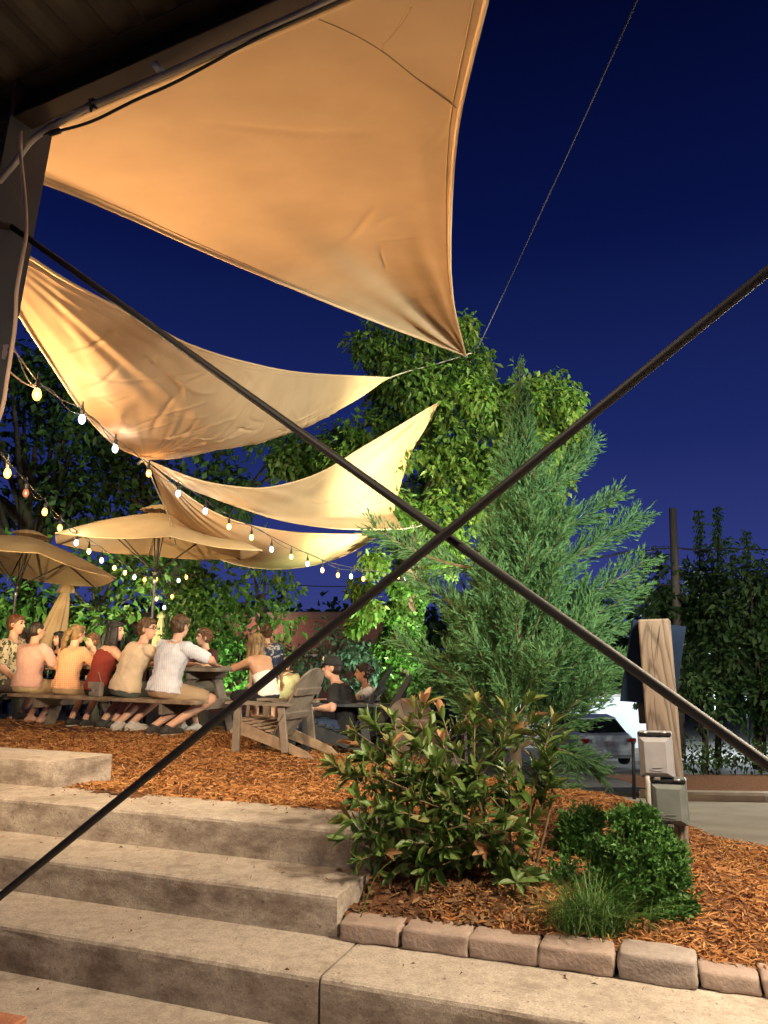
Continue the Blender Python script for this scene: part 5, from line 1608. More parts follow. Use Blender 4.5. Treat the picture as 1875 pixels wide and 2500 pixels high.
# --- dark chairs
cf = Vector((math.cos(CH2_A), math.sin(CH2_A), 0))
bc = person('man in black cap and black shirt with jeans, facing left in a dark chair', CH2_O + cf * .02, .44 + .19, CH2_A, 'fair', .34, .9, 0, (-.05, -.05, 0), ('buzz', 'dark'), ('black', .7), ('jeans', 1.85), 'shoe_dark',
       hands=[(.34, -.30, .33), (.40, .30, .36)], hints=[(-.4, -.8, -.5), (-.4, .8, -.5)], knees=[(.42, -.12, .14), (.42, .12, .14)], ankles=[(.62, -.12), (.62, .12)], s=.98, build=1.1)
co_ = cap(bc, CL['black'])
b = MB(); q = bc['hc'] + bc['hf'] * .105 + bc['hu'] * .095 
b.cbox(q, bc['hr'], bc['hu'], bc['hf'], .028, .02, .004, .003); b.build('badge', CL['cream'], co_)
el, w_ = bc['arms'][0][1], bc['arms'][0][2]
b = MB(); b.tube([el.lerp(w_, .88), el.lerp(w_, .97)], .036, 14); b.build('watch', M['galv'], bc['th'], smooth=True)
cf = Vector((math.cos(CH3_A), math.sin(CH3_A), 0))
bw = person('woman with a dark bun in white t-shirt, hand raised to her face', CH3_O + cf * .02, .36 + .22, CH3_A, 'tan', .22, .6, 0, (.1, .05, 0), ('bun', 'dark'), ('white', .55), ('black', 1.8), 'shoe_white',
       hands=[(.30, -.10, .46), (.30, .16, .24)], hints=[(.3, -1, -.3), (-.3, 1, -.5)], s=.92)
drink(bc['arms'][1][2] + Vector((-.06, .0, -.05)), 'clear glass held by the man in the black cap', .12, .035, .6, 'water')
# spectacles, sunglasses, handbag
def specs(info, up_, back, m, nm):
    hc, hf, hr, hu, hs = (info[k] for k in ('hc', 'hf', 'hr', 'hu', 'hs'))
    b = MB()
    for k in (-1, 1):
        c = hc + hf * (.097 - back) * hs + hr * (k * .034) + hu * (.008 + up_)
        b.tube([c + (hr * math.cos(a) * .025 + hu * math.sin(a) * .018) for a in np.linspace(0, 2 * math.pi, 14)], .0032, 6)
        b.tube([c + hr * (k * .025), c + hr * (k * .046) - hf * .02, c + hr * (k * .048) - hf * .10], .003, 6)
    b.tube([hc + hf * (.099 - back) * hs + hu * (.010 + up_) - hr * .01, hc + hf * (.099 - back) * hs + hu * (.010 + up_) + hr * .01], .003, 6)
    b.build(nm, m, info['th'], smooth=True)
specs(glm, 0, 0, M['frame'], 'glasses')
specs(sg, .09, .02, M['alu'], 'sunglasses')
pb = tb(bench_t(228, .02), .06, SEAT_Z)
hbg = thing('handbag', pb, 'small grey handbag on the bench behind the dark red top', 'handbag')
M['bag'] = mat('grey_leather', (.20, .17, .14), (.26, .22, .18), 10, .5)
b = MB(); b.cbox(pb + Vector((0, 0, .085)), BD, BN, (0, 0, 1), .10, .035, .085, .015); b.build('pouch', M['bag'], hbg)
b = MB(); b.cbox(pb + Vector((0, 0, .125)) - BN * .034, BD, BN, (0, 0, 1), .102, .008, .05, .006); b.build('flap', M['bag'], hbg)
b = MB(); b.cbox(pb + Vector((0, 0, .072)) - BN * .04, BD, BN, (0, 0, 1), .012, .006, .016, .003); b.build('clasp', M['galv'], hbg)
b = MB(); b.tube(spline([pb + BD * -.09 + Vector((0, 0, .15)), pb + Vector((0, 0, .30)) + BN * .02, pb + BD * .0 + BN * .06 + Vector((0, 0, .45))], 10), .006, 6); b.build('strap', M['bag'], hbg, smooth=True)
# ------------------------------------------------------------------ foliage tools
def leaves(P, D, L_, W, fold=.25, twist=None):
    """folded diamond leaves; returns V,F"""
    n = len(P)
    D = D / (np.linalg.norm(D, axis=1, keepdims=True) + 1e-9)
    rv = rng.normal(0, 1, (n, 3)) if twist is None else twist
    S_ = np.cross(D, rv); S_ /= (np.linalg.norm(S_, axis=1, keepdims=True) + 1e-9)
    Nn = np.cross(S_, D)
    L_ = np.broadcast_to(np.asarray(L_, float), (n,))[:, None]; W = np.broadcast_to(np.asarray(W, float), (n,))[:, None]
    mid = P + D * L_ * .42
    V = np.stack([P, mid - S_ * W * .5 + Nn * W * fold, P + D * L_ - Nn * L_ * .06, mid + S_ * W * .5 + Nn * W * fold], 1).reshape(-1, 3)
    b = (np.arange(n) * 4)[:, None]
    F = np.concatenate([b + np.array([[0, 1, 2]]), b + np.array([[0, 2, 3]])], 1).reshape(-1, 3)
    return V, F
def merge(parts):
    V = []; F = []; o = 0
    for v, f in parts:
        V.append(v); F.append(f + o); o += len(v)
    return np.vstack(V), np.vstack(F)
def clump(c, rad, n, L_, W, droop=.6, shell=.55, out=.7):
    u = rng.normal(0, 1, (n, 3)); u /= np.linalg.norm(u, axis=1, keepdims=True)
    r = shell + (1 - shell) * rng.random(n) ** .7
    r *= 1 + .22 * np.sin(u[:, 0] * 5 + c[0] * 3) * np.sin(u[:, 2] * 6 + c[2])
    P = np.asarray(c) + u * r[:, None] * np.asarray(rad)
    D = u * out + rng.normal(0, .45, (n, 3)); D[:, 2] -= droop
    tw = rng.normal(0, .5, (n, 3)); tw += u * .8; tw[:, 2] += .5
    return leaves(P, D, L_ * rng.uniform(.6, 1.25, n), W * rng.uniform(.7, 1.2, n), twist=tw)
def limb(pts, r0, r1, n=8, k=10):
    o = MB(); s_ = spline(pts, k)
    o.tube([Vector(p) for p in s_], list(np.linspace(r0, r1, k)), n)
    return o

# ------------------------------------------------------------------ the drooping-leaved tree behind the cypress, trunk wrapped in ivy
TY = 12.6
tb0 = at(985, 1700, TY); tb0.z = gz(tb0.x, TY) - .05
T1 = thing('broadleaf_tree', tb0, 'tall green tree with drooping leaves and an ivy wrapped trunk behind the cypress', 'tree')
tr = [tb0, at(985, 1550, TY), at(1000, 1400, TY), at(1040, 1250, TY), at(1066, 1150, TY)]
o = limb(tr, .24, .13, 10, 16); o.build('trunk', M['bark'], T1, smooth=True)
for pts, r0 in (([at(1066, 1150, TY), at(1050, 1080, TY), at(1030, 980, TY - .2), at(1035, 900, TY - .2), at(1045, 830, TY)], .09),
                ([at(1066, 1150, TY), at(1120, 1090, TY), at(1190, 1060, TY + .2), at(1260, 1000, TY + .2)], .08),
                ([at(1190, 1060, TY + .1), at(1165, 1040, TY), at(1150, 1035, TY - .1)], .04),
                ([at(1050, 1080, TY), at(970, 1090, TY), at(880, 1080, TY)], .06), ([at(1040, 1250, TY), at(960, 1180, TY), at(900, 1120, TY + .2)], .06),
                ([at(1260, 1000, TY + .2), at(1320, 1030, TY + .3), at(1350, 1120, TY + .3)], .05), ([at(1260, 1000, TY + .2), at(1320, 960, TY + .2)], .05),
                ([at(1045, 830, TY), at(1110, 840, TY)], .04), ([at(1120, 1090, TY), at(1140, 1180, TY)], .04)):
    limb(pts, r0, r0 * .45).build('limb', M['bark'], T1, smooth=True)
ppm = FPX / TY
cl = [(905, 845, 62), (960, 860, 75), (1025, 870, 80), (1100, 835, 55), (1130, 800, 38), (1160, 885, 55), (1000, 930, 80), (1100, 950, 85), (950, 1000, 60), (1165, 965, 50),
      (1340, 960, 70), (1385, 985, 45), (1395, 1060, 40), (1290, 970, 75), (1240, 1010, 75), (1340, 1050, 65), (1300, 1110, 70), (1210, 960, 40), (1390, 1115, 34), (1365, 1170, 40), (1240, 1120, 70),
      (1010, 1040, 65), (1100, 1060, 60), (1180, 1130, 75), (900, 1065, 70), (830, 1085, 62), (770, 1105, 45), (850, 1130, 70), (960, 1120, 55), (1110, 1160, 75), (1040, 1190, 70), (1190, 1220, 80), (980, 1250, 60), (1080, 1260, 75), (1300, 1200, 70), (1000, 1340, 55), (1090, 1340, 70),
      (915, 1370, 38), (880, 1440, 34), (905, 1490, 30), (870, 1525, 24), (1340, 1260, 60), (735, 1140, 36),
      (1060, 820, 45), (1140, 930, 60), (1050, 1000, 60), (1180, 1010, 60), (1270, 1060, 60), (1130, 1110, 60), (1220, 1170, 60), (1060, 1120, 55), (930, 940, 50), (1400, 1010, 30),
      (780, 1150, 58), (720, 1090, 46), (860, 1190, 58), (930, 1225, 58), (800, 1225, 46), (690, 1130, 40), (1000, 1400, 45)]
parts = []
for (px, py, r) in cl:
    c = at(px, py, TY + rng.uniform(-.7, .7)); rr_ = r / ppm
    parts.append(clump(c, (rr_, rr_ * 1.1, rr_ * .95), int(140 + 1200 * rr_ ** 1.7), .145, .075, .9, .30))
V, F = merge(parts); np_mesh('crown', V, F, M['leaf_tree'], T1)
# ivy round the trunk
n = 7000
zz = rng.random(n); a = rng.uniform(0, 2 * np.pi, n)
C = spline([at(985, 1720, TY), at(985, 1600, TY), at(985, 1500, TY), at(990, 1420, TY)], 50)
idx = (zz * 49).astype(int)
rad = .34 + .10 * np.sin(a * 3 + zz * 9) + .08 * np.sin(zz * 23 + a) - .12 * zz
u = np.stack([np.cos(a), np.sin(a), np.zeros(n)], 1)
P = C[idx] + u * (rad * rng.uniform(.75, 1.06, n))[:, None] + rng.normal(0, .02, (n, 3))
V, F = leaves(P, u * .6 + rng.normal(0, .4, (n, 3)) + np.array([0, 0, -.7]), rng.uniform(.05, .10, n), rng.uniform(.05, .085, n), twist=u + rng.normal(0, .3, (n, 3)))
np_mesh('ivy', V, F, M['leaf_ivy'], T1)

# ------------------------------------------------------------------ cypress
CY = 7.0
cb = at(1258, 1850, CY); cb.z = gz(cb.x, CY) - .02
cyp = thing('cypress_tree', cb, 'feathery blue green cypress with a pointed leader rising before the broadleaf tree', 'tree')
apex = at(1268, 885, CY)
Hc = apex.z - cb.z
trunk = spline([cb, cb.lerp(apex, .3) + Vector((-.02, 0, 0)), cb.lerp(apex, .6) + Vector((.02, 0, 0)), apex - Vector((0, 0, .25))], 24)
o = MB(); o.tube([Vector(p) for p in trunk], list(np.linspace(.055, .006, 24)), 8); o.build('trunk', M['bark'], cyp, smooth=True)
needP, needD, needL, needW = [], [], [], []
br = MB()
def plume(p0, az, L_, rise, curve, dens=1.0, thick=1.0):
    """one branch: a curved spine carrying flattened sprays of fine scale-leaf strands"""
    d = np.array([math.cos(az) * math.cos(rise), math.sin(az) * math.cos(rise), math.sin(rise)])
    p = np.array(p0, float); k = max(5, int(L_ / .055)); pts = [p.copy()]
    ds = []
    for i in range(k):
        d = d + np.array([0, 0, curve / k]) + rng.normal(0, .035, 3); d /= np.linalg.norm(d)
        p = p + d * (L_ / k); pts.append(p.copy()); ds.append(d.copy())
    br.tube([Vector(q) for q in pts[::2]] + [Vector(pts[-1])], list(np.linspace(.004 + .010 * L_, .0015, len(pts[::2]) + 1)), 4, False)
    for i in range(1, k):
        q = i / k
        if q < .22 and L_ > .5: continue
        ls = L_ * .30 * (1.0 - .62 * q) * (.55 + .9 * min(1, q * 1.8)) * thick + .04
        for s_ in range(int(4 * dens) + 1):
            a = rng.uniform(0, 2 * math.pi)
            side = np.cross(ds[i], [math.cos(a), math.sin(a), .3]); side /= np.linalg.norm(side) + 1e-9
            sd = ds[i] * .85 + side * rng.uniform(.35, .75) + np.array([0, 0, .12]); sd /= np.linalg.norm(sd)
            nst = max(4, int(ls / .014))
            base = pts[i] + rng.normal(0, .006, 3)
            t = rng.random(nst)
            PP = base + sd * (t * ls)[:, None]
            DD = sd * .9 + rng.normal(0, .24, (nst, 3)) + side * .10
            needP.append(PP); needD.append(DD); needL.append(rng.uniform(.045, .095, nst) * (1.25 - .6 * t)); needW.append(rng.uniform(.007, .0135, nst))
for i in range(205):
    h = .10 + .88 * (i / 204) ** .92
    k = int(h * 23)
    az = i * 2.399963 + rng.normal(0, .25)
    prof = (1.02 * (1 - h) ** .85 + .05) * (1 if h > .16 else .55 + h * 2.8)
    L_ = prof * rng.uniform(.72, 1.12) * 1.25
    # the windward side reaches farther
    L_ *= 1 - .10 * max(0, math.cos(az)) - .22 * max(0, -math.cos(az))
    plume(trunk[k] + rng.normal(0, .01, 3), az, L_, R(18 + 42 * h + rng.normal(0, 6)), .55 + .3 * h, .9)
# long plumes reaching out on the open side
for (sx, sy, ex, ey) in ((1290, 1330, 1500, 1195), (1290, 1420, 1565, 1255), (1300, 1560, 1560, 1420), (1300, 1500, 1575, 1370), (1285, 1250, 1440, 1060), (1240, 1400, 900, 1330), (1240, 1700, 960, 1600), (1240, 1540, 1010, 1400), (1290, 1800, 1470, 1850), (1290, 1690, 1540, 1570), (1280, 1750, 1490, 1690), (1270, 1800, 1480, 1880), (1290, 1620, 1530, 1500), (1280, 1830, 1420, 1930)):
    p0 = at(sx, sy, CY + rng.uniform(-.1, .1)); p1 = at(ex, ey, CY + rng.uniform(-.35, .35))
    dv = p1 - p0
    hz = math.hypot(dv.x, dv.y)
    plume(np.array(p0), math.atan2(dv.y, dv.x), dv.length * 1.02, math.atan2(dv.z, hz) - .16, .35, 1.25, .72)
plume(trunk[-2], 1.0, .42, R(84), .1, 1.0, .7)
plume(trunk[-4], .2, .40, R(62), .5, 1.0, .8); plume(trunk[-4], 3.2, .36, R(60), .5, 1.0, .8); plume(trunk[-5], 2.0, .42, R(58), .5, 1.0, .8)
br.build('branches', M['twig'], cyp)
P = np.vstack(needP); D = np.vstack(needD); L_ = np.concatenate(needL); W = np.concatenate(needW)
V, F = leaves(P, D, L_, W, .1)
np_mesh('crown', V, F, M['cypress'], cyp)
NEEDLES = len(P)

# ------------------------------------------------------------------ background trees
def bg_tree(name, label, foot, clumps, Y, leaf, m, bark='darkbark', trunk_r=.2, dens=1.0, droop=.5, djit=1.2, parts_extra=None, limbs=True, group=None):
    ft = at(foot[0], 1700, Y); ft.z = float(hg(ft.x, Y)) - .1
    t = thing(name, ft, label, 'tree' if 'tree' in name else 'shrub', group)
    ppm_ = FPX / Y
    top = at(foot[0], foot[1], Y)
    if trunk_r:
        limb([ft, ft.lerp(top, .5) + Vector((.1, 0, 0)), top], trunk_r, trunk_r * .45, 9, 10).build('trunk', M[bark], t, smooth=True)
    ps = []
    for i, (px, py, r) in enumerate(clumps):
        c = at(px, py, Y + rng.uniform(-djit, djit)); q = r / ppm_
        ps.append(clump(c, (q, q, q * .85), int(dens * (40 + 5.5 * (q / leaf) ** 1.9)), leaf, leaf * .55, droop, .30))
        if trunk_r and limbs and i % 2 == 0:
            k = ft.lerp(top, rng.uniform(.45, .95))
            limb([k, k.lerp(c, .5) + Vector((0, 0, .15)), c], trunk_r * .3, trunk_r * .1, 6, 6).build('limb', M[bark], t, smooth=True)
    V, F = merge(ps); np_mesh('crown', V, F, m, t)
    return t
def blob(x0, x1, y0, y1, n, r0, r1, seed):
    rs = np.random.default_rng(seed); out = []
    for k in range(n):
        x, y = rs.uniform(-1, 1, 2)
        out.append(((x0 + x1) / 2 + x * (x1 - x0) / 2, (y0 + y1) / 2 + y * (y1 - y0) / 2, rs.uniform(r0, r1)))
    return out
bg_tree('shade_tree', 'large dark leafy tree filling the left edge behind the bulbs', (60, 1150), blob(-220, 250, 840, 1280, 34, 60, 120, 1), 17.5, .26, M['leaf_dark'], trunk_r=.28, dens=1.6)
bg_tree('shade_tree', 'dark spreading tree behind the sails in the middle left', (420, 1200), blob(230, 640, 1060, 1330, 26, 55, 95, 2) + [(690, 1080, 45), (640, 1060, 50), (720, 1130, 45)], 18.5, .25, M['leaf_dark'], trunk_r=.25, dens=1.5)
bg_tree('shade_tree', 'low leafy tree lit green behind the folded umbrella', (230, 1480), blob(-120, 380, 1340, 1540, 24, 45, 80, 3), 16.0, .22, M['leaf_tree'], trunk_r=.15, dens=.85)
bg_tree('shade_tree', 'overhanging tree with layered leaves right of the ivy mass', (640, 1450), [(600, 1350, 60), (660, 1400, 55), (700, 1440, 45), (640, 1500, 60), (590, 1470, 60), (690, 1520, 45), (620, 1570, 60), (560, 1420, 60), (650, 1330, 50), (690, 1590, 40)], 15.5, .2, M['leaf_tree'], trunk_r=.14, dens=1.0, droop=.8)
# ivy-clad snag
sn = at(490, 1640, 14.0); sn.z = float(hg(sn.x, 14)) - .1
ivt = thing('ivy_tree', sn, 'upright mass of small leaved ivy left of the blue gap', 'tree')
limb([sn, at(490, 1500, 14), at(480, 1400, 14)], .2, .1).build('trunk', M['darkbark'], ivt, smooth=True)
ps = [clump(at(px, py, 14 + rng.uniform(-.3, .3)), (r / 134, r / 134, r / 134), int(9 * r), .095, .075, .9, .6) for px, py, r in
      [(480, 1425, 45), (450, 1460, 50), (510, 1460, 55), (470, 1510, 62), (530, 1520, 58), (500, 1570, 72), (450, 1570, 55), (545, 1590, 55), (500, 1640, 75), (440, 1640, 60), (560, 1650, 55), (470, 1400, 30)]]
V, F = merge(ps); np_mesh('crown', V, F, M['leaf_ivy'], ivt)
# bushes in the gap before the brick building
bg_tree('olive_bush', 'soft olive grey bush in front of the brick building', (760, 1600), blob(690, 900, 1560, 1650, 11, 35, 50, 4) + [(800, 1540, 35), (840, 1560, 36)], 17, .16, M['leaf_olive'], trunk_r=.05, dens=1.2, djit=.4)
bg_tree('pale_bush', 'pale green bush lit bright behind the woman with the bun', (880, 1620), blob(830, 935, 1595, 1690, 9, 28, 42, 5), 16, .14, M['leaf_pale'], trunk_r=.05, dens=1.4, djit=.3)
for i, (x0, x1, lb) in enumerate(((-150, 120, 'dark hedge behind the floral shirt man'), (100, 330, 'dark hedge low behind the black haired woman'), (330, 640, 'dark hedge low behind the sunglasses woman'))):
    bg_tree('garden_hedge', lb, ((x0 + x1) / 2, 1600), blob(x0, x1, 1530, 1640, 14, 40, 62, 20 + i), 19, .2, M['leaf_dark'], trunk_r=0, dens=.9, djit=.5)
# trees beyond the car park
bg_tree('lot_tree', 'dark tree behind the sign board and utility pole', (1640, 1480), blob(1585, 1740, 1400, 1690, 22, 45, 70, 6) + [(1600, 1370, 30), (1690, 1400, 40)], 26, .27, M['leaf_right'], trunk_r=.16, dens=1.7)
bg_tree('lot_tree', 'thin topped tree beside the wires at the right', (1740, 1500), [(1740, 1350, 28), (1770, 1330, 24), (1745, 1400, 45), (1790, 1400, 40), (1720, 1440, 45), (1770, 1470, 50), (1830, 1420, 38), (1700, 1400, 40), (1790, 1440, 50), (1850, 1440, 45)], 27, .24, M['leaf_right'], trunk_r=.12, dens=1.5)
bg_tree('lot_tree', 'darkest tree at the right edge above the hedge', (1840, 1560), blob(1740, 1990, 1400, 1740, 32, 50, 80, 7) + [(1870, 1400, 40)], 24, .26, M['leaf_right'], trunk_r=.2, dens=1.5)
bg_tree('lot_tree', 'low branching tree lit by the lot lamp beside the post', (1705, 1700), blob(1670, 1790, 1640, 1760, 10, 30, 45, 8), 20, .2, M['leaf_right'], trunk_r=.10, dens=.55, djit=.5)
bg_tree('clipped_hedge', 'dark hedge along the far mulch bed at the right', (1770, 1850), [(x, 1845 + rng.uniform(-15, 15), 42) for x in range(1670, 2050, 28)], 15.2, .11, M['leaf_dark'], trunk_r=0, dens=.9, djit=.3)
for i, (px, y0, y1, lb) in enumerate(((1706, 1248, 1370, 'slender leafy shoot nearest the utility pole'), (1750, 1240, 1350, 'tallest slender leafy shoot against the sky'), (1822, 1298, 1420, 'faint slender leafy shoot at the right'))):
    Y = 27
    t = thing('leafy_sapling', at(px, y1 + 120, Y), lb, 'sapling', 'slender shoots above the lot trees')
    limb([at(px, y1 + 120, Y), at(px + 3, (y0 + y1) / 2, Y), at(px, y0 + 8, Y)], .05, .015, 6).build('stem', M['darkbark'], t)
    ps = [clump(at(px + rng.uniform(-3, 3), y, Y), (.15, .15, .06), 26, .17, .085, 1.0, .3) for y in np.arange(y0, y1 - 20, 12)]
    V, F = merge(ps); np_mesh('foliage', V, F, M['leaf_shoot'], t)

# a far wood that closes the view along the horizon
ps = []
for px in range(-300, 2300, 24):
    for k in range(2):
        c = at(px + rng.uniform(-15, 15), rng.uniform(1500, 1600), 48 + rng.uniform(-3, 3))
        ps.append(clump(c, (1.3, 1.3, 1.5), 70, .6, .36, .5, .3))
    ps.append(clump(at(px, 1630, 48), (1.2, 1.2, 1.6), 60, .6, .36, .5, .3))
V, F = merge(ps)
fw = np_mesh('far_woods', V, F, M['leaf_dark'], kind='stuff'); fw['label'] = 'dark far woods along the horizon'

# ------------------------------------------------------------------ foreground shrub with bronze tips
def leaf_mesh(nm, m, L_=1.0, W=.40, curl=.12, cup=.10):
    """one broad pointed leaf along +X, length 1"""
    vs_, fs = [], []
    rows_ = (0, .08, .2, .35, .5, .65, .78, .88, .95, 1.0)
    n = len(rows_)
    for i in range(n):
        q = rows_[i]
        w = W * .5 * (math.sin(math.pi * (q ** 1.1)) ** .72 if 0 < q < 1 else 0.012)
        x = q; z = -curl * q * q
        vs_ += [(x, -w, z + cup * w * 2), (x, -w * .5, z + cup * w * .5), (x, 0, z), (x, w * .5, z + cup * w * .5), (x, w, z + cup * w * 2)]
    for i in range(n - 1):
        for k in range(4):
            a = i * 5 + k
            fs.append((a, a + 5, a + 6, a + 1))
    me = bpy.data.meshes.new(nm); me.from_pydata([(x * L_, y * L_, z * L_) for x, y, z in vs_], [], fs); me.materials.append(m)
    for p in me.polygons: p.use_smooth = True
    return me
LM = {k: [leaf_mesh('leaf', M[k], 1, w, c, cu) for w, c, cu in ((.34, .16, .22), (.40, .08, .30), (.30, .30, .18))] for k in ('shrub_g', 'shrub_d', 'shrub_b', 'shrub_y')}
sb = Vector((.42, 4.62, 0)); sb.z = gz(sb.x, sb.y)
SH = thing('bronze_tipped_shrub', sb, 'broad leaved green shrub with bronze new leaves beside the concrete steps', 'shrub')
tips = [(838, 1868, 4.35), (815, 1850, 4.3), (905, 1745, 4.4), (870, 1770, 4.4), (960, 1740, 4.5), (1010, 1712, 4.6), (1035, 1700, 4.55), (1080, 1730, 4.7), (1140, 1725, 4.7), (1160, 1705, 4.6), (1200, 1760, 4.7), (1235, 1715, 4.6), (1290, 1695, 4.6), (1305, 1740, 4.7), (1350, 1750, 4.6), (1370, 1790, 4.7),
        (980, 1860, 4.3), (1020, 1800, 4.4), (1060, 1850, 4.35), (930, 1880, 4.25), (870, 1930, 4.25), (850, 1985, 4.25), (845, 2030, 4.2), (900, 2010, 4.2), (960, 1960, 4.2), (1010, 1930, 4.25), (1090, 1930, 4.3), (1120, 1820, 4.5), (1180, 1830, 4.5), (1230, 1800, 4.5), (1240, 1870, 4.4), (1190, 1920, 4.35), (1280, 1900, 4.5), (1310, 1850, 4.6), (1340, 1830, 4.6), (1150, 1990, 4.25), (1220, 1980, 4.3), (1260, 2000, 4.2), (1275, 2040, 4.2),
        (940, 2060, 4.2), (1010, 2040, 4.2), (1080, 2050, 4.25), (1000, 1760, 4.7), (1110, 1770, 4.8), (900, 1830, 4.4), (1050, 1760, 4.6), (1260, 1770, 4.65), (955, 1800, 4.45), (880, 1870, 4.35), (1020, 1880, 4.35), (1330, 1790, 4.75), (1165, 1870, 4.5), (1090, 1880, 4.45), (1140, 1920, 4.4), (920, 1950, 4.25), (1050, 1990, 4.25), (980, 2000, 4.25), (870, 1800, 4.45), (1080, 1790, 4.6), (1150, 1770, 4.65),
        (1310, 1980, 4.5), (1350, 1900, 4.7), (1120, 2080, 4.3), (1190, 2060, 4.3), (1230, 2110, 4.25), (1290, 2110, 4.25), (880, 2080, 4.2), (1040, 2110, 4.25), (960, 2120, 4.2)]
big, rest = [], []
stem = MB()
for (px, py, Y) in tips:
    tip = at(px, py + 18, Y)
    root = sb + Vector((rng.uniform(-.38, .45), rng.uniform(-.12, .2), -.03))
    root.z = gz(root.x, root.y) - .03
    mid = root.lerp(tip, .5) + Vector((rng.normal(0, .05), rng.normal(0, .04), .06))
    sp_ = spline([root, mid, tip], 9)
    stem.tube([Vector(q) for q in sp_], list(np.linspace(.010, .0035, 9)), 6)
    ax = unit(Vector(sp_[-1]) - Vector(sp_[-2]))
    upness = sp_[-1][2] - sb.z
    new = rng.random() < (.58 if upness > .68 else .08)
    # rosette of leaves at the tip, then alternate leaves down the stem
    nl = 4 + int(rng.integers(0, 6))
    e1 = unit(ax.orthogonal()); e2 = ax.cross(e1)
    ph = rng.uniform(0, 6.3)
    for k in range(nl + 17):
        if k < nl:
            q = Vector(sp_[-1]) - ax * (.006 * k); spread = rng.uniform(.15, .42) + .07 * k; ln = rng.uniform(.075, .15) * (.75 + .05 * k)
            kind = ('shrub_b' if rng.random() < .6 else 'shrub_y') if (new and k < nl - 2) else ('shrub_g' if rng.random() < .75 else 'shrub_y')
        else:
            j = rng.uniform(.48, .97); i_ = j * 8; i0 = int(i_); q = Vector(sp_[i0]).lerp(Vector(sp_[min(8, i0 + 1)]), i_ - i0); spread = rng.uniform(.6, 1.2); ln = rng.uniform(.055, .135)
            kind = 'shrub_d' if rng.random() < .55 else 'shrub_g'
        a = ph + k * 2.4 + rng.normal(0, .5)
        o_ = e1 * math.cos(a) + e2 * math.sin(a)
        d = unit(ax * math.cos(spread) + o_ * math.sin(spread) + Vector((0, -.05, .10)))
        nrm = unit(ax - d * ax.dot(d) + Vector((0, 0, .3)))
        y_ = nrm.cross(d).normalized(); z_ = d.cross(y_)
        mt = Matrix((d, y_, z_)).transposed()
        (big if (k < 5 or rng.random() < .10) else rest).append((q, mt, ln, kind, int(rng.integers(0, 3)), -q.y + (.3 if k < 5 else 0)))
stem.build('stems', M['twig'], SH, smooth=True)
big.sort(key=lambda t: -t[5]); rest += big[298:]; big = big[:298]
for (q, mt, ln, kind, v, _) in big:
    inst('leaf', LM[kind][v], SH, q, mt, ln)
# the remaining leaves joined
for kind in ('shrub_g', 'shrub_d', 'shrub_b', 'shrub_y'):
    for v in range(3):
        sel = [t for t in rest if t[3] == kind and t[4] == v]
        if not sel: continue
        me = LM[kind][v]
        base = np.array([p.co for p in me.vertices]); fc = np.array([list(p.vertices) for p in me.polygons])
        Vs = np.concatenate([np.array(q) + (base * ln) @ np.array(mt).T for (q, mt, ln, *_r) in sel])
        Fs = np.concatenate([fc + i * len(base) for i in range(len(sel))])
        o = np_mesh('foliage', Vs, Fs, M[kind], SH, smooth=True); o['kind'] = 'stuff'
# low two-leaf sprout in front
sp0 = onz(1262, 2205, .33)
SPR = thing('leafy_sprout', sp0, 'low sprout with two large glossy leaves under the shrub', 'plant')
b = MB(); b.tube(spline([sp0, sp0 + Vector((-.01, 0, .06)), sp0 + Vector((.0, -.01, .12))], 6), .004, 6); b.build('stem', M['twig'], SPR)
for (d, ln) in (((-.95, -.25, .05), .10), ((.9, -.2, .15), .115), ((.3, -.6, -.5), .07), ((-.3, .2, .9), .08), ((.5, .3, .5), .07)):
    d = unit(d); y_ = unit(Vector((0, -.35, 1)).cross(d)); z_ = d.cross(y_)
    inst('leaf', LM['shrub_g'][1], SPR, sp0 + Vector((0, -.01, .10)), Matrix((d, y_, z_)).transposed(), ln)

# ------------------------------------------------------------------ feathery low shrubs
def feather(name, label, base, blobs, n, L_=.05):
    t = thing(name, base, label, 'shrub')
    st = MB(); PP, DD = [], []
    for (c, r) in blobs:
        for k in range(n):
            u = Vector(rng.normal(0, 1, 3)).normalized()
            if u.z < -.4: u.z *= -.5
            p = Vector(c) + Vector((u.x * r, u.y * r, u.z * r)) * (rng.uniform(.55, 1.05) + (.45 * rng.random() if rng.random() < .08 else 0))
            root = Vector(base) + (p - Vector(base)) * .25
            if k % 5 == 0: st.tube([root, root.lerp(p, .6) + Vector((0, 0, -.01)), p], [.004, .003, .0015], 4, False)
            d = unit(u + Vector((0, 0, .55)))
            m_ = 16
            tt_ = rng.random(m_)
            side = rng.normal(0, 1, (m_, 3))
            PP.append(np.array(p) + np.outer(tt_ - .6, np.array(d)) * .085)
            DD.append(np.array(d) * .55 + side * .55)
    st.build('stems', M['twig'], t)
    P = np.vstack(PP); D = np.vstack(DD)
    V, F = leaves(P, D, L_ * rng.uniform(.4, .8, len(P)), L_ * .30 * rng.uniform(.6, 1.2, len(P)), .2)
    np_mesh('crown', V, F, M['box'], t)
p = onz(1590, 2240, .36); p.y = 4.02; p = Vector((p.x, 4.0, gz(p.x, 4.0)))
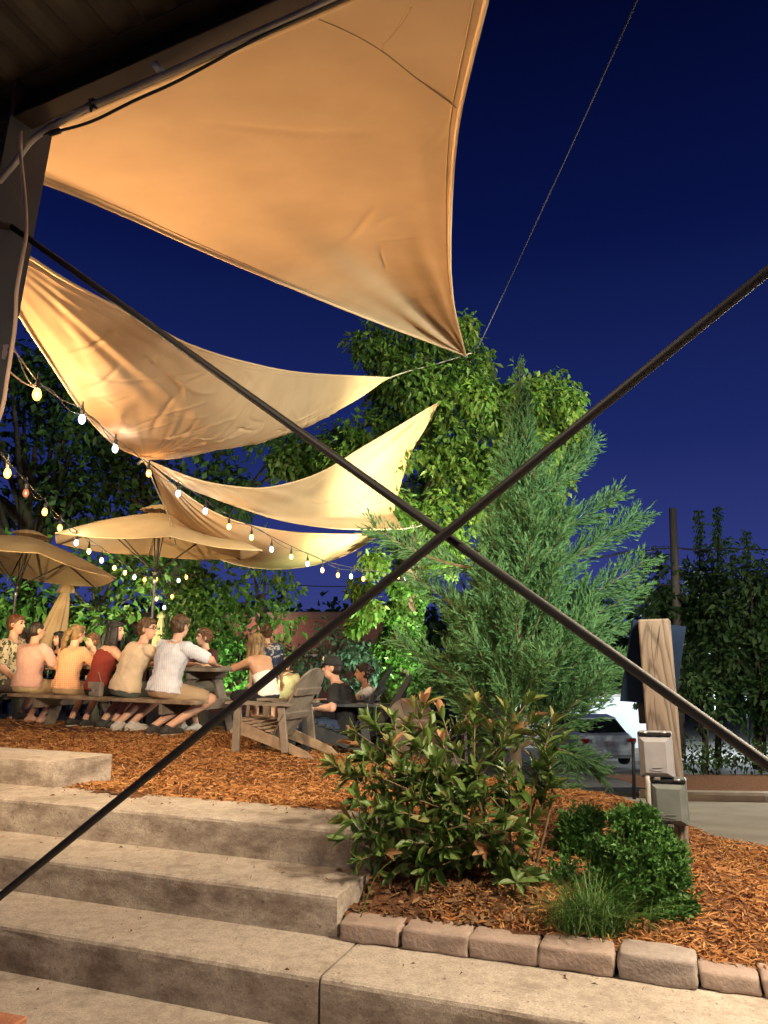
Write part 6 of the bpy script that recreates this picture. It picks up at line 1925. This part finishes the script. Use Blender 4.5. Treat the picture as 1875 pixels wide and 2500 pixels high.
feather('feathery_shrub', 'rounded feathery bright green shrub at the foot of the wooden post', p, [(at(1540, 2085, 4.05), .155), (at(1600, 2130, 4.0), .15), (at(1560, 2180, 3.98), .17), (at(1620, 2200, 4.0), .12), (at(1500, 2200, 4.02), .13), (at(1590, 2060, 4.1), .10), (at(1490, 2130, 4.1), .10), (at(1550, 2030, 4.1), .09), (at(1520, 2010, 4.12), .05), (at(1470, 2080, 4.12), .05), (at(1640, 2150, 4.0), .06), (at(1665, 2230, 3.98), .06), (at(1450, 2220, 4.0), .07), (at(1575, 2000, 4.1), .04), (at(1640, 2090, 4.05), .05), (at(1610, 2260, 3.95), .09)], 105)
p = Vector((1.22, 5.0, gz(1.22, 5.0)))
feather('feathery_shrub', 'small dark green shrub between the bronze shrub and feathery shrub', p, [(at(1415, 2030, 4.9), .12), (at(1395, 2060, 4.9), .10), (at(1440, 2010, 4.95), .08), (at(1420, 2090, 4.8), .12)], 120, .06)
p = Vector((.95, 4.1, gz(.95, 4.1)))
feather('feathery_shrub', 'low shaded greenery under the right side of the bronze shrub', p, [(at(1380, 2160, 4.35), .11), (at(1320, 2190, 4.35), .09), (at(1430, 2190, 4.3), .09)], 70, .05)

# grass tuft spilling over the stones
gp = onz(1455, 2270, .33)
GT = thing('grass_tuft', gp, 'tuft of long grass spilling over the fourth edging stone', 'grass tuft')
V, F = [], []
for k in range(520):
    r0 = Vector((rng.normal(0, .10), rng.normal(.04, .05), 0)) + gp; r0.z = gz(r0.x, r0.y) - .01
    a = rng.uniform(0, 6.3); L_ = rng.uniform(.10, .40); o_ = Vector((math.cos(a), math.sin(a), 0))
    w = rng.uniform(.002, .004); side = Vector((-o_.y, o_.x, 0)); sp_ = rng.uniform(.35, 1.25)
    i0 = len(V)
    for j in range(5):
        q = j / 4
        c = r0 + o_ * (L_ * sp_ * q ** 1.6) + Vector((0, 0, L_ * (q - .55 * sp_ * q * q)))
        V += [c - side * w * (1 - q * .85), c + side * w * (1 - q * .85)]
    for j in range(4): F.append((i0 + 2 * j, i0 + 2 * j + 1, i0 + 2 * j + 3, i0 + 2 * j + 2))
np_mesh('blades', np.array([tuple(v) for v in V]), np.array(F), M['blade'], GT, kind='stuff')
# stray weeds on the bed edge
wp = onz(900, 2190, .33)
WD_ = thing('weed', wp, 'thin arching weed stems beside the middle step', 'plant')
b = MB()
for (px, py, qx, qy) in ((880, 2240, 985, 2080), (960, 2170, 1000, 2090), (1020, 2150, 1060, 2110), (1440, 2290, 1405, 2180)):
    p0, p1 = onz(px, py, .32), at(qx, qy, 4.1)
    b.tube(spline([p0, p0.lerp(p1, .5) + Vector((-.03, 0, .04)), p1], 10), list(np.linspace(.003, .0012, 10)), 5)
b.build('stems', M['blade'], WD_)
# ------------------------------------------------------------------ wooden post with outlet boxes and sign board
pb_ = onz(1648, 2135, .43); PY = 4.42
base = at(1648, 2135, PY); top = at(1597, 1512, PY)
base.z = .33
k_ = (base - at(1648, 2135, PY))
PT = thing('wooden_post', (base.x, base.y, .40), 'leaning square timber post with two outlet boxes', 'post')
ax = unit(top - base); sx = unit(Vector((.925, -.38, 0)) - ax * ax.dot(Vector((.925, -.38, 0)))); sy = ax.cross(sx)
hw = .084
b = MB(); b.cbox((base + top) / 2, sx, sy, ax, hw, .07, (top - base).length / 2, .008); po = b.build('timber', M['post'], PT)
# checks in the timber
b = MB()
def post_pt(px, py): return at(px, py, PY - .0765)
for pts in (((1592, 1520), (1590, 1570), (1598, 1640), (1600, 1690)), ((1612, 1520), (1606, 1580), (1604, 1610)), ((1598, 1700), (1600, 1740), (1606, 1790)), ((1640, 2020), (1650, 2080), (1652, 2110))):
    q = [at(x, y, PY - .077) for x, y in pts]
    b.tube(spline(q, 10), [.0004] + [.0016] * 8 + [.0004], 4)
b.build('drying_cracks', M['darkbark'], PT)
def outlet(px0, px1, py0, py1, m, Yo, name='outlet_box'):
    c = at((px0 + px1) / 2, (py0 + py1) / 2, PY - .075 - Yo)
    w = (px1 - px0) / FPX * PY * .985 / 2; h = (py1 - py0) / FPX * PY * .97 / 2
    b = MB(); b.cbox(c + sy * .0, sx, sy, ax, w, Yo, h, .008); o = b.build(name, m, PT)
    # stepped lid: frame with sloped faces and a raised middle
    b = MB()
    d = c - sy * Yo if sy.y > 0 else c + sy * Yo
    outw = -sy if sy.y > 0 else sy
    def q(x, z, o_): return d + sx * (x * w) + ax * (z * h) + outw * o_
    zt = .80
    r0 = [q(-.94, -.95, .001), q(.94, -.95, .001), q(.94, zt, .001), q(-.94, zt, .001)]
    r1 = [q(-.92, -.93, .012), q(.92, -.93, .012), q(.92, zt - .02, .012), q(-.92, zt - .02, .012)]
    r2 = [q(-.62, -.74, .034), q(.62, -.74, .034), q(.62, zt - .22, .034), q(-.62, zt - .22, .034)]
    b.loft([r0, r1, r2]); b.build('lid', m, o)
    b = MB(); b.cbox(q(0, .905, .010), sx, outw, ax, w * .98, .012, h * .065, .002); b.build('hinge_label', M['boxlabel'] , o)
    b = MB(); b.tube([q(-.36, -.60, .036), q(-.2, -.52, .037), q(.34, -.50, .036)], .0022, 5); b.tube([q(-.36, -.62, .036), q(.34, -.66, .036)], .0022, 5); b.build('embossed_mark', m, o)
    for x_, z_ in ((-.80, -.84), (.80, -.84), (-.80, .68), (.80, .68)):
        b = MB(); b.tube([q(x_, z_, .012), q(x_, z_, .0165)], .0042, 10); b.build('screw', M['galv'], o, smooth=True)
    for x_ in (-.55, .55):
        b = MB(); b.tube([q(x_ - .16, .97, .022), q(x_ + .16, .97, .022)], .006, 8); b.build('hinge_knuckle', M['galv'], o, smooth=True)
    b = MB(); b.cbox(q(0, -.985, .016), sx, outw, ax, w * .16, .010, h * .05, .002); b.build('latch', M['galv'], o)
    return o
outlet(1564, 1640, 1788, 1893, M['boxgrey'], .030)
outlet(1594, 1674, 1902, 2006, M['boxgrey2'], .036)
for pts, r in ((((1581, 1893), (1584, 1960), (1590, 2020), (1598, 2060)), .013), (((1616, 2006), (1620, 2050), (1628, 2110)), .016)):
    q = [at(x, y, PY - .125) for x, y in pts]
    b = MB(); b.tube(spline(q, 10), r, 10); b.build('conduit', M['pvc'], PT, smooth=True)
b = MB(); c = at(1621, 2030, PY - .10); b.tube([c + ax * .02, c - ax * .02], .021, 10); b.build('coupling', M['pvc'], PT, smooth=True)
b = MB(); b.cbox(at(1625, 2085, PY - .10), sx, sy, ax, .026, .022, .045, .006); b.build('junction_box', M['pvc'], PT)
# sign board behind the post
SG = thing('sign_board', at(1600, 1610, PY + .1), 'dark navy board fixed askew behind the timber post', 'sign')
q = [at(1546, 1512, PY + .10), at(1675, 1530, PY + .10), at(1648, 1722, PY + .10), at(1516, 1712, PY + .10)]
b = MB(); n_ = len(q); bk_ = [p + Vector((0, .022, 0)) for p in q]
b.add(q + bk_, [(0, 3, 2, 1), (4, 5, 6, 7)] + [(i, (i + 1) % 4, 4 + (i + 1) % 4, 4 + i) for i in range(4)]); b.build('panel', M['sign'], SG)
b = MB(); b.tube([q[1] + Vector((0, .011, 0)), q[2] + Vector((0, .011, 0))], .004, 6); b.build('edge_trim', M['galv'], SG)
b = MB(); b.cbox(at(1572, 1740, PY + .14), sx, sy, ax, .03, .02, .06, .005); b.build('bracket', M['blackpost'], SG)
# slender black post by the lot
p_ = at(1546, 1905, 9.0)
t = thing('bollard', p_, 'slender black post left of the timber post', 'bollard')
b = MB(); b.tube([p_ + Vector((0, 0, -.2)), at(1546, 1816, 9.0)], .02, 10); b.build('shaft', M['blackpost'], t, smooth=True)
b = MB(); b.ell(at(1546, 1814, 9.0), (.024, 0, 0), (0, .024, 0), (0, 0, .02)); b.build('finial', M['blackpost'], t, smooth=True)

# ------------------------------------------------------------------ parked car
CYr = 24.5
cpos = at(1492, 1892, CYr)
gzc = float(hg(cpos.x, CYr)) + .02
CAR = thing('parked_car', (cpos.x, CYr, gzc), 'silver white sedan parked behind the cypress, rear facing us', 'car')
hd = R(97)     # heading away from us
cfw = Vector((math.cos(hd), math.sin(hd), 0)); crt = Vector((cfw.y, -cfw.x, 0)); cup = Vector((0, 0, 1)); co0 = Vector((cpos.x, CYr, gzc))
def cp(x, y, z): return co0 + cfw * x + crt * y + cup * z
secs = [(0.0, .70, .50, .88), (.06, .80, .30, .98), (.35, .87, .24, 1.02), (1.0, .90, .22, 1.02), (2.4, .91, .22, .98), (3.4, .90, .22, .93), (4.2, .84, .26, .82), (4.5, .70, .36, .66)]
rings = []
for x, w, z0, z1 in secs:
    rings.append([cp(x, y * w, z) for y, z in ((-.92, z0), (.92, z0), (1, z0 + .12), (1, z1 - .22), (.95, z1 - .06), (.85, z1), (-.85, z1), (-.95, z1 - .06), (-1, z1 - .22), (-1, z0 + .12))])
b = MB(); b.loft(rings); b.build('body', M['carpaint'], CAR, smooth=False)
rings = []
for x, w, z in ((.35, .80, 1.0), (.95, .68, 1.40), (1.6, .66, 1.46), (2.3, .66, 1.42), (3.15, .80, .97)):
    rings.append([cp(x, -w, .93), cp(x, w, .93), cp(x, w * .92, z), cp(x, -w * .92, z)])
b = MB(); b.loft(rings); b.build('cabin', M['carglass'], CAR)
b = MB(); rings = []
for x, w, z in ((.93, .66, 1.41), (1.6, .64, 1.475), (2.32, .64, 1.435)):
    rings.append([cp(x, -w, z - .02), cp(x, w, z - .02), cp(x, w * .95, z + .015), cp(x, -w * .95, z + .015)])
b.loft(rings); b.build('roof', M['carpaint'], CAR)
for y in (-1, 1):
    b = MB(); b.cbox(cp(.045, y * .70, .82), crt, cfw, cup, .17, .045, .07, .02); b.build('tail_light', M['taillight'], CAR)
    for x in (.85, 3.55):
        w = MB(); w.lathe(cp(x, y * .80, .32), [(.20, -.11), (.31, -.10), (.32, -.05), (.32, .05), (.31, .10), (.20, .11)], 22, axis=crt); wo = w.build('wheel', M['tyre'], CAR, smooth=True)
        w = MB(); w.lathe(cp(x, y * .80, .32), [(.20, -.105), (.20, .105)], 16, axis=crt); w.build('rim', M['alu'], wo)
b = MB(); b.cbox(cp(-.005, 0, .74), crt, cfw, cup, .16, .012, .085, .004); b.build('number_plate', M['plate'], CAR)
b = MB(); b.cbox(cp(.01, 0, .46), crt, cfw, cup, .78, .07, .10, .04); b.build('bumper', M['carpaint'], CAR)

# ------------------------------------------------------------------ buildings and poles far behind
BB = thing('brick_building', at(800, 1600, 34), 'long low red brown brick building behind the bushes', 'building')
z1 = at(700, 1496, 34).z
b = MB(); x0 = at(300, 1500, 34).x; x1 = at(1010, 1500, 34).x
b.cbox(Vector(((x0 + x1) / 2, 37, (z1 - 4) / 2)), (1, 0, 0), (0, 1, 0), (0, 0, 1), (x1 - x0) / 2, 3, (z1 + 4) / 2, .02); b.build('wall', M['brickwall'], BB)
b = MB(); b.cbox(Vector(((x0 + x1) / 2, 36.95, z1 - .12)), (1, 0, 0), (0, 1, 0), (0, 0, 1), (x1 - x0) / 2 + .06, 3.1, .16, .02); b.build('parapet', mat('parapet_metal', (.12, .07, .055), (.16, .09, .07), 4, .7), BB)
b = MB(); b.cbox(Vector(((x0 + x1) / 2, 33.96, at(800, 1600, 34).z)), (1, 0, 0), (0, 1, 0), (0, 0, 1), (x1 - x0) / 2, .05, .05, .01); b.build('ledge', M['kerb'], BB)
WB = thing('white_building', at(1450, 1800, 33), 'brightly lit white wall behind the car', 'building')
z1 = at(1450, 1700, 33).z; x0 = at(1230, 1750, 33).x; x1 = at(1590, 1750, 33).x
b = MB(); b.cbox(Vector(((x0 + x1) / 2, 36, (z1 - 4.0) / 2 )), (1, 0, 0), (0, 1, 0), (0, 0, 1), (x1 - x0) / 2, 3, (z1 + 4.0) / 2, .02); b.build('wall', M['whitewall'], WB)
b = MB(); b.cbox(Vector(((x0 + x1) / 2, 35.95, z1 + .06)), (1, 0, 0), (0, 1, 0), (0, 0, 1), (x1 - x0) / 2 + .05, 3.08, .08, .02); b.build('coping', M['kerb'], WB)
UP = thing('utility_pole', at(1655, 1900, 25), 'wooden utility pole standing above the lot trees', 'utility pole')
b = MB(); b.tube([at(1662, 1850, 25), at(1652, 1500, 25), at(1642, 1241, 25)], [.16, .14, .115], 12); b.build('shaft', M['utility'], UP, smooth=True)
for lb, pts, r in (('upper overhead wire sagging past the utility pole', [(1440, 1365, 24.5), (1530, 1350, 24.5), (1575, 1346, 24.7), (1640, 1338, 25), (1700, 1342, 25.5), (1780, 1340, 26), (1960, 1345, 27)], .028),
                   ('thin upper wire left of the utility pole', [(1500, 1352, 24.5), (1560, 1340, 24.7), (1640, 1333, 25)], .014),
                   ('overhead wire low in front of the lot trees', [(1480, 1440, 24.5), (1580, 1430, 25), (1660, 1426, 25)], .02),
                   ('overhead wire above the brick building', [(560, 1425, 30), (690, 1428, 30), (820, 1432, 30), (940, 1428, 30), (1100, 1420, 30)], .02)):
    line('overhead_wire', [at(*p) for p in pts], r, M['wire'], lb, 'wire', group='overhead wires')
b = MB(); b.tube(spline([at(1556, 1348, 24.7), at(1565, 1356, 24.7), at(1583, 1368, 24.7)], 8), .02, 6); b.tube(spline([at(1536, 1352, 24.6), at(1534, 1360, 24.6), at(1537, 1367, 24.6)], 8), .02, 6)
tag(b.build('cable_loop', M['blackcable']), 'tangle of looped cable hanging from the overhead wire', 'cable')

# ------------------------------------------------------------------ lit lamps of the place, and lamps added for light
def lamp_head(name, p, label, c, power, r=.12, glow=60, pole_to=None, spot=None, aim=None, soft=.15, cat='lamp', offset=(0, 0, -.05)):
    t = thing(name, p if pole_to is None else (p[0], p[1], pole_to), label, cat)
    p = Vector(p)
    b = MB(); b.lathe(p + Vector((0, 0, .02)), [(r * .3, .12), (r * 1.15, .05), (r * 1.2, 0)], 14); b.build('housing', M['blackpost'], t)
    b = MB(); b.ell(p, (r, 0, 0), (0, r, 0), (0, 0, r * .5)); b.build('lens', emit(name + '_lens', c, glow), t, smooth=True)
    if pole_to is not None:
        b = MB(); b.tube([Vector((p.x, p.y + .1, pole_to)), Vector((p.x, p.y + .1, p.z + .1))], .05, 8); b.build('pole', M['blackpost'], t, smooth=True)
    ld = bpy.data.lights.new(name + '_light', 'SPOT' if spot else 'POINT'); ld.energy = power; ld.color = c; ld.shadow_soft_size = soft
    if spot: ld.spot_size = R(spot); ld.spot_blend = .7
    lo = bpy.data.objects.new(name + '_light', ld); col.objects.link(lo); lo.parent = t
    lo.location = p + Vector(offset) - base_of(t)
    if aim is not None: lo.rotation_euler = (Vector(aim) - (p + Vector(offset))).to_track_quat('-Z', 'Y').to_euler()
    return t
STEPC = (1.0, .80, .57)
COOL = (.80, .92, 1.0); WARM = (1.0, .60, .27); GREENISH = (.55, 1.0, .50)
# lot lamp seen through the branches at the right
p = at(1745, 1690, 31); lamp_head('lot_lamp', p, 'bright white lot lamp shining through the branches', COOL, 900, .22, 30, pole_to=-2.5, soft=.2, offset=(0, -.4, -.1))
p = at(1822, 1690, 33); lamp_head('lot_lamp', p, 'second smaller lot lamp glinting at the right', COOL, 300, .12, 30, pole_to=-2.5, soft=.2, offset=(0, -.4, -.1))
# wall lamp on the white building; a hidden one added to brighten the brick
wx = at(1460, 1725, 33); lamp_head('wall_lamp', (wx.x, 32.6, wx.z + .9), 'wall lamp washing the white building', COOL, 55, .15, 20, soft=.2, offset=(0, -.5, -.3))
wx = at(650, 1500, 34); lamp_head('wall_lamp', (wx.x, 33.6, wx.z - .3), 'added wall lamp on the brick building, hidden behind the trees', (1.0, .75, .6), 130, .12, 8, soft=.2, offset=(0, -.8, -.3))
lamp_head('drive_lamp', (10.0, 12.5, 4.2), 'pole lamp beside the driveway beyond the right edge', (1.0, .95, .80), 2600, .2, 20, pole_to=-.8, soft=.2, offset=(0, 0, -.25))
# garden uplight at the ivy trunk and under the trees
def uplight(pos, aim, c, power, label, spot=80):
    pos = Vector(pos)
    t = thing('garden_uplight', pos, label, 'lamp', 'garden uplights')
    d = unit(Vector(aim) - pos)
    b = MB(); b.tube([pos + Vector((0, 0, -.12)), pos], .012, 6); b.build('spike', M['blackpost'], t)
    b = MB(); b.lathe(pos, [(.035, 0), (.05, .08), (.052, .10)], 14, axis=d, cap=True); b.build('housing', M['blackpost'], t)
    b = MB(); b.lathe(pos + d * .101, [(.045, 0), (.02, .004)], 12, axis=d); b.build('lens', emit('uplight_lens', c, 20), t)
    ld = bpy.data.lights.new('uplight_beam', 'SPOT'); ld.energy = power; ld.color = c; ld.spot_size = R(spot); ld.spot_blend = .8; ld.shadow_soft_size = .08
    lo = bpy.data.objects.new('uplight_beam', ld); col.objects.link(lo); lo.parent = t; lo.location = d * .13
    lo.rotation_euler = d.to_track_quat('-Z', 'Y').to_euler()
tq = at(1005, 1700, 11.2); tq.z = gz(tq.x, tq.y) + .12
uplight(tq, at(1000, 1200, 12.4), (.75, 1.0, .55), 1000, 'garden uplight aimed up the ivy wrapped trunk', 95)
tq = at(1180, 1700, 10.6); tq.z = gz(tq.x, tq.y) + .12
uplight(tq, at(1180, 950, 12.6), (1.0, .88, .50), 600, 'garden uplight aimed at the broadleaf crown', 95)
tq = at(860, 1690, 14.2); tq.z = float(hg(tq.x, tq.y)) + .15
uplight(tq, at(880, 1600, 16.0), (.75, 1.0, .85), 260, 'garden uplight before the pale bush', 110)
tq = at(250, 1640, 13.5); tq.z = .55
uplight(tq, at(260, 1300, 17.0), (.8, 1.0, .65), 1000, 'garden uplight under the left trees', 120)
tq = at(590, 1640, 13.0); tq.z = .4
uplight(tq, at(600, 1450, 15.0), (.75, 1.0, .62), 300, 'garden uplight before the ivy mass', 110)
# arm lamp and arm added, unseen, to light treads over risers; then the eave lamp
wl_ = work_light(wall(-1.3, 3.4, 1.2), 1100, STEPC, 'added shaded lamp on an arm above the right end of the steps', (165, .5), size=.4)
b = MB(); b.tube([wall(-1.3, 3.62, 0), wall(-1.3, 3.66, .8), wall(-1.3, 3.62, 1.2), wall(-1.3, 3.5, 1.2)], .015, 8)
b.build('added_lamp_arm', M['steel_dark'], wl_, smooth=True)
work_light(wall(1.3, 3.45, -1.3), 130, STEPC, 'shaded eave lamp above the middle of the steps', (165, .5))
# unseen floods beyond the frame; those for sails, trees and umbrellas are added
def flood(p, aim, c, power, label, spot=100, soft=.12):
    p = Vector(p); d = unit(Vector(aim) - p)
    t = thing('flood_light', p, label, 'lamp', 'flood lights on the building')
    b = MB(); s_ = unit(d.cross(Vector((0, 0, 1)))); u_ = s_.cross(d)
    b.cbox(p - d * .06, s_, u_, d, .11, .08, .05, .01); b.build('housing', M['blackpost'], t)
    b = MB(); b.cbox(p - d * .006, s_, u_, d, .10, .07, .004, .001); b.build('lens', emit('flood_lens', c, 12), t)
    ld = bpy.data.lights.new('flood_beam', 'SPOT'); ld.energy = power; ld.color = c; ld.spot_size = R(spot); ld.spot_blend = .8; ld.shadow_soft_size = soft
    lo = bpy.data.objects.new('flood_beam', ld); col.objects.link(lo); lo.parent = t; lo.location = d * .02
    lo.rotation_euler = d.to_track_quat('-Z', 'Y').to_euler()
flood(wall(4.2, 3.3, .15), (-1.6, 8.5, 1.0), (1.0, .72, .44), 560, 'flood light on the building wall aimed at the picnic tables', 110)
flood(wall(5.2, 2.4, .4), (-.3, 5.0, 4.4), (1.0, .62, .31), 1250, 'added flood light on the building wall aimed up at the sails', 120)  # added out of view to brighten the sail undersides
flood(wall(-2.2, 3.3, .15), (1.3, 8.0, 3.7), (.95, 1.0, .84), 3300, 'added cool flood light on the building wall aimed at the cypress', 62)  # added off frame to give the cypress its frontal light
lp_ = Vector((6.6, 9.4, 5.6)); flood(lp_, (1.1, 12.4, 4.9), (1.0, .95, .58), 2300, 'added flood light on a pole beyond the right edge aimed at the trees', 80)  # unseen flood added to reach the tree crown past the sail
b = MB(); b.tube([Vector((lp_.x + .08, lp_.y - .08, -.9)), Vector((lp_.x + .08, lp_.y - .08, 5.65))], .05, 10)
tag(b.build('added_flood_pole', M['blackpost'], smooth=True), 'added black pole carrying the added tree flood light', 'pole')  # pole added only to carry that unseen flood
flood(wall(-.4, 3.42, .14), (-2.4, 9.0, 1.1), (1.0, .80, .56), 900, 'flood light under the eave aimed down at the picnic tables', 62)
tq = at(1130, 1700, 9.9); tq.z = gz(tq.x, tq.y) + .12
uplight(tq, at(1060, 930, 12.5), (1.0, .95, .62), 3000, 'added garden uplight behind the cypress aimed at the tree top', 75)  # extra uplight added to brighten the dark upper crown

flood(wall(6.4, 1.5, .5), (-4.1, 11.0, 2.9), (1.0, .70, .34), 1500, 'added low flood light on the building wall aimed up at the umbrellas', 44)  # unseen flood added to lift the umbrella undersides
flood(wall(4.2, 4.25, .3), (-4.0, 10.8, 3.35), (1.0, .74, .42), 2200, 'added flood light on the roof edge aimed across the umbrella tops', 34)  # unseen flood added to stand in for bulb light on the canopies
b = MB(); b.tube([wall(4.2, 3.7, .1), wall(4.2, 4.0, .25), wall(4.2, 4.2, .28)], .02, 8); b.build('added_flood_bracket', M['steel_dark'], bld, smooth=True)  # bracket added to hold the added roof edge flood
